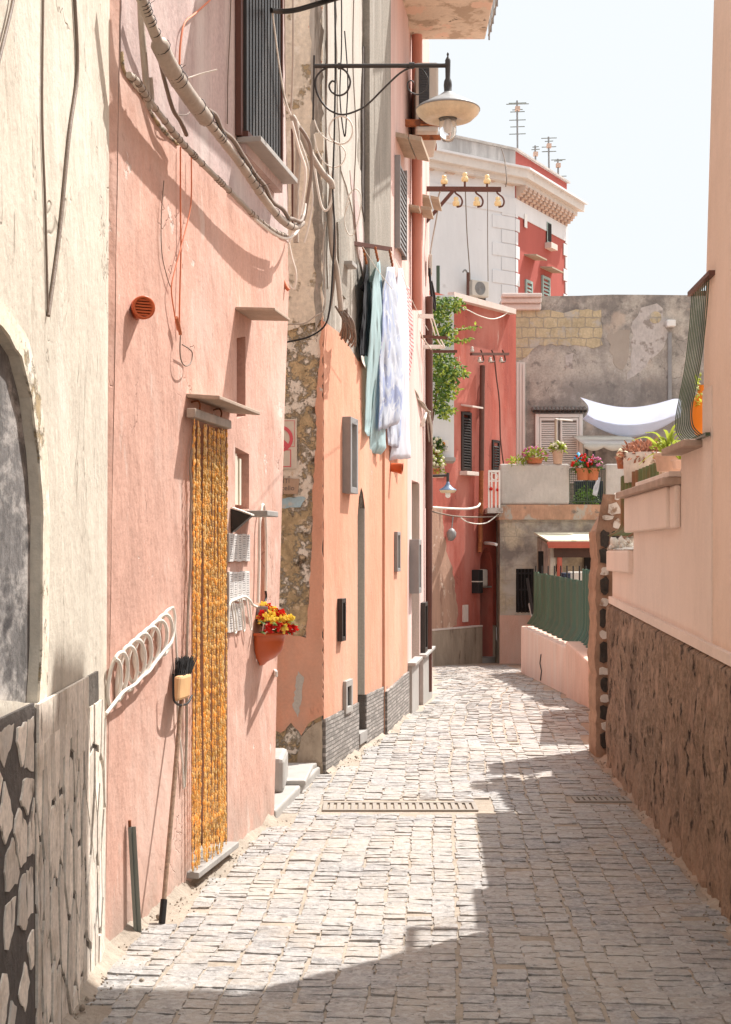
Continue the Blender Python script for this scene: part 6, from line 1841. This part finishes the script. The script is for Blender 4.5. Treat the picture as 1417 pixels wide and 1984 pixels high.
# ================================================================== red house
rh = thing('red_house', 'deep red plastered house with arched doorway at the bend of the street', 'house', (RD.a.x, RD.a.y, gz(RD.a.y)))
rq_ = lambda X, Y: RD.hit(X, Y)
RLn = RD.u(1000)
dX0, dX1 = 930.5, 955
ar = [rq_(dX0, 1279), rq_(dX1, 1277), rq_(dX1, 1105), rq_(953, 1085), rq_(949, 1070), rq_(943, 1061), rq_(937, 1066), rq_(932, 1078), rq_(dX0, 1095)]
shh = RD.px([(893.5, 912), (912, 912), (912, 797), (893.5, 797)])
ztop_l, ztop_r = RD.z(884, 578), RD.z(985, 603)
u884 = RD.u(884)
MB().facade(RD, [(-2.2, -1.4), (RLn, -1.4), (RLn, ztop_r), (RD.u(985), ztop_r), (u884, ztop_l), (-2.2, ztop_l)], [(ar, .45), (shh, .12)], thick=4).build('wall', M['red'], rh)
lp_ = [rq_(790, 700), rq_(985, 700), rq_(985, 606), rq_(884, 582), rq_(790, 582)]
MB().prism(RD, [(u884 - .3, ztop_l - .06), (RD.u(988), ztop_r - .06), (RD.u(988), ztop_r + .04), (u884 - .3, ztop_l + .06)], 0, .14).build('roof_edge', M['capwhite'], rh)
sc_ = rough([rq_(826, 1222), rq_(826, 985), rq_(846, 980), rq_(857, 985), rq_(858, 1030), rq_(866, 1075), rq_(876, 1100), rq_(880, 1135), rq_(886, 1180), rq_(884, 1212), rq_(870, 1222)], .08, .03, 9)
MB().prism(RD, sc_, 0, .016).build('scraped_plaster', M['redpeel'], rh)
zp0, zp1 = RD.z(834, 1222), RD.z(929, 1214)
MB().prism(RD, [(RD.u(820), -1.3), (ar[0][0], -1.3), (ar[0][0], zp1), (RD.u(820), zp0)], 0, .05).build('plinth', M['redplinth'], rh)
MB().prism(RD, [(RD.u(820), zp0), (ar[0][0], zp1), (ar[0][0], zp1 + .03), (RD.u(820), zp0 + .03)], 0, .06).build('plinth_edge', M['capwhite'], rh)
MB().prism(RD, [(ar[1][0], -1.3), (RLn, -1.3), (RLn, zp1), (ar[1][0], zp1)], 0, .05).build('plinth', M['redplinth'], rh)
MB().wbox(RD, ar[0][0] - .0, ar[1][0], -.3, .05, -1.0, RD.z(940, 1274)).build('doorstep', M['paleslab'], rh)
M['oxblood'] = flat('oxblood_door', (98, 40, 34), rough=.5, var=.12)
MB().wbox(RD, ar[0][0] + .01, ar[1][0] - .01, -.44, -.40, RD.z(940, 1274), RD.z(940, 1137)).build('door', M['oxblood'], rh)
MB().wbox(RD, ar[0][0] + .0, ar[1][0] - .0, -.44, -.02, RD.z(940, 1139), RD.z(940, 1136)).build('transom_shelf', M['paleslab'], rh)
for X0, X1, Y0, Y1 in ((893.5, 912, 797, 912), (953, 967, 852, 912)):
    sm_ = MB(); a, z1_ = rq_(X0, Y0); b, _ = rq_(X1, Y0); z0_ = rq_((X0 + X1) / 2, Y1)[1]
    sm_.wbox(RD, a, a + .05, -.03, .03, z0_, z1_); sm_.wbox(RD, b - .05, b, -.03, .03, z0_, z1_); sm_.wbox(RD, a + .05, b - .05, -.03, .03, z1_ - .05, z1_); sm_.wbox(RD, a + .05, b - .05, -.03, .03, z0_, z0_ + .05)
    z = z0_ + .07
    while z < z1_ - .08:
        sm_.wbox(RD, a + .05, b - .05, -.02, .035, z, z + .02, dz=.035); z += .05
    sm_.build('shutter', M['shutterdark'], rh)
wslab(RD, 893, 914, 783, .25, .03, M['capwhite'], 'shutter_hood', rh, .04)
wslab(RD, 891, 914, 913, .16, .07, M['capwhite'], 'shutter_sill', rh)
MB().wbox(RD, RD.u(896), RD.u(905), 0, .03, RD.z(900, 1205), RD.z(900, 1172)).build('vent_panel', M['capwhite'], rh)
# downpipe with crossbar
dpx = thing('downpipe', 'long dark downpipe on the red house', 'pipe', RD.w(934, 900, .06))
MB().tube([RD.w(935, 708, .08), RD.w(933, 912, .08)], .05, 8).build('upper_pipe', M['brownmetal'], dpx)
MB().tube([RD.w(933, 912, .08), RD.w(931, 1050, .08), RD.w(930, 1070, .08)], .045, 8).build('lower_pipe', M['rust'], dpx)
ib2 = thing('insulator_bar', 'short dark iron bar with hooked insulators on the red house', 'bracket', RD.w(950, 685, .1))
MB().bar(RD.w(913, 686, .2), RD.w(985, 686, .2), .05, .05).build('bar', M['brownmetal'], ib2)
for X in (932, 953, 974):
    o = MB().tube(catmull([RD.w(X, 678, .2), RD.w(X + 4, 690, .2), RD.w(X + 5, 700, .2), RD.w(X - 2, 702, .2)], 4), .016, 6).build('hook', M['brownmetal'], ib2)
    insul(RD.w(X - 3, 702, .2)).build('insulator', M['acwhite'], o)
insul(RD.w(915, 682, .2)).build('insulator', M['acwhite'], ib2)
# mailbox, white box
mbx = MB(); a, z1_ = rq_(914, 1104); b, z0_ = rq_(922, 1149); mbx.wbox(RD, a, b, 0, .16, z0_, z1_)
o = mbx.build('mailbox', M['black'], bevel=.01); tag(o, 'tall black mailbox beside the arched red doorway', 'mailbox')
MB().wbox(RD, a - .003, b + .003, -.0, .164, (z0_ + z1_) / 2 - .01, (z0_ + z1_) / 2 + .01).build('band', M['acwhite'], o)
o = MB().wbox(RD, RD.u(929), RD.u(939), -.1, .08, RD.z(934, 1136), RD.z(934, 1103)).build('white_box', M['acwhite'], bevel=.03); tag(o, 'white meter box standing on the shelf in the arched red doorway', 'box')
o = MB().tube([RD.w(940, 1052, .02), RD.w(952, 1053, .3), RD.w(962, 1055, .5)], .03, 6).build('door_light', M['whitemetal']); tag(o, 'little white arm light above the arched red doorway', 'light')
o = MB().wbox(RD, RD.u(957), RD.u(964), .05, .09, RD.z(960, 1240), RD.z(960, 1215)).build('notice_board', M['plaque']); tag(o, 'small white notice beside the red doorway', 'notice')
o = MB().blob(RD.w(875, 1036, .1), .09, 8, .2, sc=(1, 1, 1.3)).tube([RD.w(878, 1000, .1), RD.w(875, 1030, .1)], .012, 5).build('bell_box', M['greymetal']); tag(o, 'grey bell shaped box hanging on the red wall', 'box')
# balcony frame white
bf = thing('white_balcony', 'little white iron balcony at the right edge of the red house', 'balcony', RD.w(957, 950, .2))
x0, x1 = X2(946.5, 26.3), X2(969, 26.3)
mb = MB(); mb.bar((x0, 26.3, Z2(913, 26.3)), (x1, 26.3, Z2(913, 26.3)), .05, .04)
for X in (947.5, 953, 961, 968): mb.bar((X2(X, 26.3), 26.3, Z2(984, 26.3)), (X2(X, 26.3), 26.3, Z2(913, 26.3)), .035, .03)
mb.bar((x0, 26.3, Z2(932, 26.3)), (x1, 26.3, Z2(932, 26.3)), .03, .02)
mb.tube([(X2(958, 26.3) + .06 * math.cos(a), 26.3, Z2(923, 26.3) + .06 * math.sin(a)) for a in [k * math.pi / 6 for k in range(12)]], .012, 5, closed=True)
mb.build('railing', M['whitemetal'], bf)
mb = MB(); mb.box(x0 - .02, x1 + .05, 26.25, 27.2, Z2(994, 26.3), Z2(984, 26.3)); mb.build('slab', M['parapet'], bf)
o = MB().blob(pt(951.5, 947, 26.25), .035, 6, .3).blob(pt(964, 949, 26.25), .03, 6, .3).build('balcony_flowers', M['fl_red']); tag(o, 'red flowers dotted on the little white balcony', 'flowers')
# wires across the red house
tag(MB().tube(catmull([pt(838, 983, 24), pt(868, 985, 24.3), pt(905, 986, 25), pt(925, 982, 25.4), pt(930, 976, 25.6)], 6), .02, 7).build('wrapped_cable', M['cablewhite']), 'thick white wrapped cable spanning in front of the red house', 'cable')
corner_cable('thin grey wire crossing low before the red house to the grey building', [(838, 991, 24), (880, 1000, 25), (930, 1002, 26), (967, 1000, 26.4)], 24, .014, M['cabledark'])
corner_cable('white wire sagging from the red house to the grey building corner', [(892, 1002, 25.5), (905, 1011, 25.6), (925, 1015, 25.8), (945, 1012, 26), (966, 996, 26.4)], 25, .011, M['cablewhite'])
corner_cable('thin wire strung along the roof edge of the red house', [(880, 590, 25), (905, 600, 25.5), (930, 612, 26), (955, 618, 26.5), (975, 612, 27), (985, 604, 27)], 25, .010, M['cablewhite'])
corner_cable('dark wire trailing down the right side of the red house', [(958, 690, 27), (962, 730, 27), (968, 780, 27), (970, 850, 27), (976, 900, 27)], 27, .014, M['brownmetal'])
# far street lamp
fl = thing('street_lamp', 'small blue grey street lamp with dangling bulb in front of the red house', 'street lamp', pt(866, 915, 22.5))
yf = 22.5
MB().tube([pt(836, 922, yf), pt(868, 921, yf)], .02, 8).tube([pt(868, 916, yf), pt(868, 938, yf)], .022, 8).build('arm', M['lampiron'], fl)
c_ = pt(868, 950, yf); s_ = yf / F
M['lampblue'] = flat('blue_grey_enamel', (96, 112, 134), rough=.4)
MB().lathe(c_, [(.001, 18 * s_), (2.5 * s_, 17 * s_), (4 * s_, 12 * s_), (9 * s_, 6 * s_), (16 * s_, 2 * s_), (17 * s_, 0)], 24).build('shade', M['lampblue'], fl)
MB().lathe(c_, [(16.8 * s_, 0), (13 * s_, -5 * s_), (6 * s_, -5 * s_)], 24).build('reflector', M['enamel'], fl)
MB().lathe(c_, [(5 * s_, -5 * s_), (5 * s_, -11 * s_), (3.5 * s_, -14 * s_), (.001, -15 * s_)], 14).build('glass_bulb', M['whitemetal'], fl)

# white rendered house under the vine
wv = thing('white_rendered_house', 'white rendered upper wall half hidden by the green vine', 'house', pt(850, 800, 23.5))
yw = 23.5
MB().box(X2(790, yw), X2(880, yw), yw, yw + .5, Z2(887, yw), Z2(572, yw)).build('wall', M['towerwhite'], wv)
MB().box(X2(790, yw), X2(882, yw), yw - .12, yw + .55, Z2(894, yw), Z2(887, yw)).build('ledge', M['greystone'], wv)
MB().box(X2(790, yw), X2(862, yw), yw + .02, yw + .45, Z2(923, yw), Z2(895, yw)).build('lower_wall', M['capwhite'], wv)
lg = thing('house_sign', 'small white sign with an orange sun and a dark crescent on the white rendered wall', 'sign', pt(858, 864, yw - .01))
MB().box(X2(843, yw), X2(869, yw), yw - .03, yw - .005, Z2(874, yw), Z2(853, yw)).build('panel', M['whitemetal'], lg)
cr = MB()
cc = pt(850, 862, yw - .034)
vs_ = []
for k in range(13):
    a = math.pi * .35 + k / 12 * math.pi * 1.3
    for r_, dx_ in ((.045, 0), (.036, .012)): vs_.append(cc + Vector((r_ * math.cos(a) + dx_, 0, r_ * math.sin(a))))
cr.add(vs_, [(2 * k, 2 * k + 2, 2 * k + 3, 2 * k + 1) for k in range(12)])
cr.build('crescent', M['darkbrown'], lg)
MB().lathe(pt(859, 860, yw - .031), [(.001, .004), (.035, .003), (.035, 0)], 14, axis=(0, -1, 0)).build('sun', M['orange'], lg)
tx_ = MB()
for i, (Xa, Xb, Y) in enumerate(((853, 867, 867), (845, 867, 871))):
    x_ = X2(Xa, yw)
    while x_ < X2(Xb, yw):
        w_ = rq.uniform(.006, .014); tx_.box(x_, x_ + w_, yw - .033, yw - .030, Z2(Y, yw), Z2(Y - 1.6, yw)); x_ += w_ + .006
tx_.build('lettering', M['ink'], lg)
tpot('terracotta pot with pale herbs on the ledge of the white house', 844, 887, .09, .13, M['terracotta'], M['leaf'], M['fl_white'], 51, .13, .16, yw - .04)
tpot('terracotta pot of thin stalks below the white house ledge', 843, 924, .09, .14, M['terracotta'], M['leaflight'], M['fl_white'], 53, .14, .3, yw - .15)

# vine
vn = thing('climbing_vine', 'leafy green vine spilling over the white rendered wall', 'vine', pt(850, 700, 22.8))
rv_ = random.Random(17)
va, vb = MB(), MB()
clumps = [(860, 592, 26, 18), (882, 588, 18, 14), (855, 625, 20, 20), (868, 640, 16, 12), (850, 655, 16, 14), (862, 700, 22, 18), (878, 712, 20, 16), (850, 720, 18, 22), (866, 735, 22, 18), (890, 725, 14, 10), (852, 755, 16, 18), (868, 765, 14, 12), (852, 785, 14, 14), (866, 792, 12, 8), (846, 600, 14, 24), (856, 806, 8, 6), (846, 690, 12, 16), (872, 660, 10, 8)]
sprigs = [(880, 640, 928, 632), (884, 660, 914, 655), (880, 720, 906, 722), (862, 790, 882, 796), (870, 595, 895, 585), (860, 800, 870, 815), (872, 745, 892, 758)]
for X, Y, rx, ry in clumps:
    for i in range(int(rx * ry * .5)):
        a, r_ = rv_.uniform(0, 6.28), math.sqrt(rv_.random())
        q = pt(X + rx * r_ * math.cos(a), Y + ry * r_ * math.sin(a), 22.9 + rv_.uniform(-.35, .4))
        mbv = va if rv_.random() < .62 else vb
        mbv.leaf(q, (rv_.gauss(0, 1), rv_.gauss(-.3, .8), rv_.gauss(-.4, .6)), (rv_.gauss(0, .4), -1, .6), rv_.uniform(.04, .095), rv_.uniform(.03, .06))
for X0, Y0, X1, Y1 in sprigs:
    for i in range(26):
        f = rv_.random()
        q = pt(X0 + (X1 - X0) * f, Y0 + (Y1 - Y0) * f + rv_.uniform(-5, 5) * (1 - f * .6), 22.7 + rv_.uniform(-.1, .1))
        vb.leaf(q, (rv_.gauss(.3, 1), rv_.gauss(0, .6), rv_.gauss(-.2, .6)), (0, -1, .5), rv_.uniform(.05, .09), rv_.uniform(.03, .05))
va.build('dark_foliage', M['leaf'], vn); vb.build('light_foliage', M['leaflight'], vn)
vs = MB()
for pth in ([(838, 815), (846, 760), (852, 700), (850, 640), (858, 590)], [(846, 760), (866, 730), (890, 722)], [(852, 650), (880, 642), (926, 632)], [(850, 640), (880, 662), (912, 655)], [(850, 790), (866, 794), (880, 796)]):
    vs.tube(catmull([pt(X, Y, 22.95) for X, Y in pth], 5), .016, 5)
vs.build('stems', M['stem'], vn)

# ================================================================== tower behind
tw = thing('tower_house', 'tall white and red tower house with corbelled cornice behind the grey building', 'building', (4, 48, 0))
Cc = Vector((X2(998, 48), 48.0))
d1, d2 = Vector((.82, .57)).normalized(), Vector((.485, .874)).normalized()
La = Cc - d1 * 7.0
Eb = Cc + d2 * 4.85
T1 = Wall(La, Cc, face=(0, 0)); T2 = Wall(Cc, Eb, face=(10, 40))
zz = lambda Y: CZ - (Y - HY) / F * 48.0
MB().facade(T1, [(0, -1), (T1.L, -1), (T1.L, zz(292)), (0, zz(292))], [], thick=.2).build('white_wall', M['towerwhite'], tw)
MB().facade(T2, [(0, -1), (T2.L, -1), (T2.L, zz(292)), (0, zz(292))], [], thick=.2).build('red_wall', M['towerred'], tw)
back = Eb - d1 * 6
MB().zprism([(La.x + .3, La.y + .5), (Cc.x - .1, Cc.y + .3), (Eb.x - .2, Eb.y - .1), (back.x, back.y), (La.x, La.y + 5)], -1, zz(300)).build('core', M['towerwhite'], tw)


def band(pl, n0, n1, z0, z1, name, m, parent, bevel=0):
    ws = [Wall(a, b, face=f) for a, b, f in pl]
    def line(off):
        pts = [ws[0].a + ws[0].n * off]
        for A, B in zip(ws, ws[1:]):
            # intersection of offset lines
            p, r = A.a + A.n * off, A.d; q_, s = B.a + B.n * off, B.d
            t = ((q_ - p).x * s.y - (q_ - p).y * s.x) / (r.x * s.y - r.y * s.x)
            pts.append(p + r * t)
        e = ws[-1]; pts.append(e.b + e.n * off + e.d * max(off, 0))
        return pts
    o, i_ = line(n1), line(n0)
    mb = MB(); mb.zprism([tuple(p) for p in o] + [tuple(p) for p in i_[::-1]], z0, z1)
    return mb.build(name, m, parent, bevel=bevel)


PLn = [(La, Cc, (0, 0)), (Cc, Eb, (10, 40))]
band(PLn, -.1, .03, zz(416), zz(384), 'white_frieze', M['towerwhite'], tw)
band(PLn, -.1, .50, zz(350), zz(334), 'cornice', M['corniceplaster'], tw)
band(PLn, -.1, .60, zz(334), zz(330), 'cornice_top', M['towerwhite'], tw)
band(PLn, -.1, .30, zz(360), zz(350), 'cornice_step', M['corniceplaster'], tw)
band(PLn, -.1, .10, zz(292), zz(288), 'parapet_coping', M['parapet'], tw)
MB().wbox(T1, 0, T1.L - .001, .003, .03, zz(329.5), zz(292.5)).build('stained_parapet', M['towerstain'], tw)
cbm = MB()
nC = 13
for i in range(nC):
    u_ = T2.L * (i + .5) / nC
    c_ = T2.P(u_, .0, zz(372))
    for k in range(5):
        a = k / 4 * math.pi / 2
        n1_ = .30 * math.sin(a) + .06
        cbm.wbox(T2, u_ - .11, u_ + .11, 0, n1_, zz(384) + (zz(360) - zz(384)) * k / 5, zz(384) + (zz(360) - zz(384)) * (k + 1) / 5)
cbm.build('corbels', M['corbel'], tw)
cbm = MB()
for i in range(5):
    u_ = T1.L * .45 + i * .85
    cbm.wbox(T1, u_, u_ + .34, 0, .12, zz(362), zz(351))
cbm.build('corbels', M['corbel'], tw)
qn = MB()
z = zz(580); k = 0
while z < zz(418):
    h_ = .46
    w1 = .62 if k % 2 else .40
    qn.wbox(T2, 0.0, .34 if k % 2 else .20, 0, .04, z + .01, z + h_ - .02)
    qn.wbox(T1, T1.L - (1.0 if k % 2 else .6), T1.L, 0, .025, z + .01, z + h_ - .015)
    qn.wbox(T2, T2.L - (.40 if k % 2 else .22), T2.L, 0, .04, z + .01, z + h_ - .02)
    z += h_; k += 1
qn.build('quoin_blocks', M['towerwhite'], tw, bevel=.015)
for (X, Y0, Y1, w_) in ((1014, 414, 440, 5), (1058, 430, 470, 8)):
    a, z1_ = T2.hit(X, Y0); b = T2.u(X + w_); z0_ = T2.z(X, Y1)
    o = MB().wbox(T2, a, b, .04, .06, z0_, z1_).build('window', M['whitemetal' if w_ < 6 else 'shuttergreen'], tw)
    if w_ > 6: MB().wbox(T2, a + .05, b - .03, .061, .07, z0_ + .06, z1_ - .03).build('pane', M['dark'], o); MB().wbox(T2, a - .1, b + .1, 0, .25, z0_ - .22, z0_ - .02).build('sill', M['capwhite'], o)
for (X0, X1, Y0) in ((1017, 1030, 541), (1049, 1064, 533)):
    mb = MB(); a, z1_ = T2.hit(X0, Y0); b = T2.u(X1); z0_ = z1_ - 1.5
    mb.wbox(T2, a, a + .09, 0, .06, z0_, z1_); mb.wbox(T2, b - .09, b, 0, .06, z0_, z1_); mb.wbox(T2, a + .09, b - .09, 0, .06, z1_ - .09, z1_)
    z = z0_
    while z < z1_ - .15: mb.wbox(T2, a + .09, b - .09, 0, .05, z, z + .05, dz=.05); z += .13
    o = mb.build('shutter', M['shuttergreen'], tw)
for X0, X1, Y in ((1016, 1037, 492), (1047, 1070, 516)):
    wslab(T2, X0, X1, Y, .45, .05, M['wood'], 'window_hood', tw, .05)
MB().wbox(T1, T1.u(926), T1.u(940), .02, .04, zz(590), zz(582)).build('window', M['dark'], tw)
# AC on tower
at = thing('air_conditioner', 'white air conditioner with round fan on the white tower wall', 'air conditioner', T1.w(931, 556, .1))
a, z1_ = T1.hit(915, 541, .3); b = T1.u(948, .3); z0_ = T1.z(915, 572, .3)
MB().wbox(T1, a, b, .02, .3, z0_, z1_).build('casing', M['acwhite'], at, bevel=.03)
fc_ = T1.P((a + b) / 2 - .02, .305, (z0_ + z1_) / 2)
mb = MB()
for r_ in (.21, .17, .13, .09, .05):
    ax_ = Vector((T1.d.x, T1.d.y, 0)); mb.tube([fc_ + ax_ * (r_ * math.cos(k * .349)) + Vector((0, 0, r_ * math.sin(k * .349))) for k in range(18)], .010, 4, closed=True)
mb.build('fan_grille', M['greymetal'], at)
MB().lathe(fc_ - Vector((T1.n.x, T1.n.y, 0)) * .004, [(.22, 0), (.001, .001)], 20, axis=(T1.n.x, T1.n.y, 0)).build('fan', M['greymetal'], at)
o = MB().tube([T1.w(907, 528, .3), T1.w(907, 580, .3)], .05, 6).build('rusty_post', M['brownmetal']); tag(o, 'rusty brown post beside the tower air conditioner', 'post')
MB().tube(catmull([T1.w(906, 529, .3), T1.w(902, 523, .3), T1.w(897, 527, .3)], 4), .03, 5).build('hook', M['greymetal'], o)
corner_cable('thin wire falling down the middle of the white tower wall', [(902, 370, 46.2), (905, 450, 46.2), (910, 520, 46.2), (911, 545, 46.3)], 46, .018, M['cabledark'])
corner_cable('straight thin wire down the white tower wall beside the corner blocks', [(945, 370, 46.6), (945, 450, 46.6), (946, 545, 46.6)], 46, .014, M['cabledark'])
corner_cable('wire hanging from the tower parapet over its cornice', [(972, 288, 47), (978, 310, 46.8), (982, 345, 46.4), (980, 362, 46.4)], 46, .018, M['cabledark'])
# antennas
def antenna(label, X, Yb, Yt, arms, y_):
    t = thing('tv_antenna', label, 'antenna', pt(X, Yb, y_))
    MB().tube([pt(X, Yb, y_), pt(X - 1, Yt, y_)], .035, 5).build('mast', M['greymetal'], t)
    mb = MB()
    for Y, w_, dl in arms:
        mb.tube([pt(X - w_, Y, y_ + dl), pt(X + w_, Y - 1, y_ + dl)], .018, 4)
    mb.build('elements', M['zinc'], t)
    MB().box(pt(X, 0, y_).x - .08, pt(X, 0, y_).x + .08, y_ - .1, y_ + .1, Z2(arms[1][0] + 12, y_), Z2(arms[1][0] + 5, y_)).build('amplifier', M['terrapale'], t)
antenna('tallest antenna with many crossbars standing on the tower roof', 1003, 295, 195, [(200, 17, 0), (202, 22, .6), (213, 10, 0), (217, 14, .5), (233, 16, 0), (246, 14, .3), (260, 16, 0)], 49)
antenna('antenna with three wide crossbars right of the tallest antenna', 1064, 338, 265, [(268, 15, 0), (274, 8, .2), (285, 14, .3), (294, 14, 0)], 51)
antenna('small forked antenna low between the two large antennas', 1038, 318, 282, [(285, 6, 0), (290, 8, .3), (296, 4, 0)], 50.5)
antenna('dark tilted antenna nearest the right end of the tower roof', 1082, 345, 308, [(310, 14, 0), (312, 8, .5), (342, 16, .2)], 52)
corner_cable('dark green cloth pole beside the far wall box', [(849, 515, 30), (849, 570, 30)], 30, .04, M['railgreen'])

# ================================================================== sky, sun, camera
w = D.worlds.new('World'); scene.world = w; w.use_nodes = True
nt = w.node_tree; nt.nodes.clear()
sky = nt.nodes.new('ShaderNodeTexSky'); sky.sky_type = 'NISHITA'; sky.sun_disc = False
sky.sun_elevation = SUN_EL; sky.sun_rotation = SUN_AZ
sky.air_density = 1.0; sky.dust_density = 3.0; sky.ozone_density = 1.0
bg = nt.nodes.new('ShaderNodeBackground'); bg.inputs['Strength'].default_value = .15
wo_ = nt.nodes.new('ShaderNodeOutputWorld')
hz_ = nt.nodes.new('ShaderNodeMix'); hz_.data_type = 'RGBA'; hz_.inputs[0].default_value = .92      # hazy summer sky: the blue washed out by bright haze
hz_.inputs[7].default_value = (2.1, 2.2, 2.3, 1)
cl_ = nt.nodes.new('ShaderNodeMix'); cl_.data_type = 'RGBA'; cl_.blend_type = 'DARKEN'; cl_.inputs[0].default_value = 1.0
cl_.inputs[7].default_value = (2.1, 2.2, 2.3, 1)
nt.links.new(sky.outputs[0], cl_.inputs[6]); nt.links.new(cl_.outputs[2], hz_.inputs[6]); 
# broad bright aureole round the sun, added to lift the fill in shade
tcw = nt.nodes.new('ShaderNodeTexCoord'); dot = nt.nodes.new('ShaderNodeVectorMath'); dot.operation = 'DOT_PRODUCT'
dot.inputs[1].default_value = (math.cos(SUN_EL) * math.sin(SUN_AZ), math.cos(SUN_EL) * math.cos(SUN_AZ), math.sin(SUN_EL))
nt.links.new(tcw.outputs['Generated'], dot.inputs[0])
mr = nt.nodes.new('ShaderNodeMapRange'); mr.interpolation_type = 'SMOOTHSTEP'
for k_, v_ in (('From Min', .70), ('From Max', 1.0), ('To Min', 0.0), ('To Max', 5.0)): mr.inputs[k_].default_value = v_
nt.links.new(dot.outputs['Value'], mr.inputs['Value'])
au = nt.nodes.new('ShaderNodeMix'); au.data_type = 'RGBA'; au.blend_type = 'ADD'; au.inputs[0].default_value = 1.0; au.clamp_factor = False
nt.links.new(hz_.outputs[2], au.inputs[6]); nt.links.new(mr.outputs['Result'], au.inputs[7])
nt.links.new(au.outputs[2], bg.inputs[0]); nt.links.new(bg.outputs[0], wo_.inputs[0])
sl_ = D.lights.new('sun', 'SUN'); sl_.energy = 2.7; sl_.angle = R(.53); sl_.color = (1.0, .965, .91)
so = D.objects.new('sun', sl_); COL.objects.link(so)
sd = Vector((math.cos(SUN_EL) * math.sin(SUN_AZ), math.cos(SUN_EL) * math.cos(SUN_AZ), math.sin(SUN_EL)))
so.rotation_euler = sd.to_track_quat('Z', 'Y').to_euler()
so.location = (10, 10, 30)

cd = D.cameras.new('camera'); co_ = D.objects.new('camera', cd); COL.objects.link(co_)
co_.location = (0, 0, CZ); co_.rotation_euler = (R(90), 0, 0)
cd.sensor_fit = 'VERTICAL'; cd.sensor_height = 36; cd.sensor_width = 25.7; cd.lens = 50.0
cd.shift_y = 78 / 1984
cd.clip_start = .05; cd.clip_end = 2000
scene.camera = co_
scene.view_settings.view_transform = 'Standard'
scene.view_settings.look = 'None'
scene.view_settings.exposure = 1.57
scene.view_settings.gamma = 1.0
try: scene.view_settings.use_curve_mapping = False
except Exception: pass
scene.cycles.max_bounces = 8
scene.cycles.diffuse_bounces = 5
scene.cycles.transmission_bounces = 6
scene.cycles.use_denoising = True
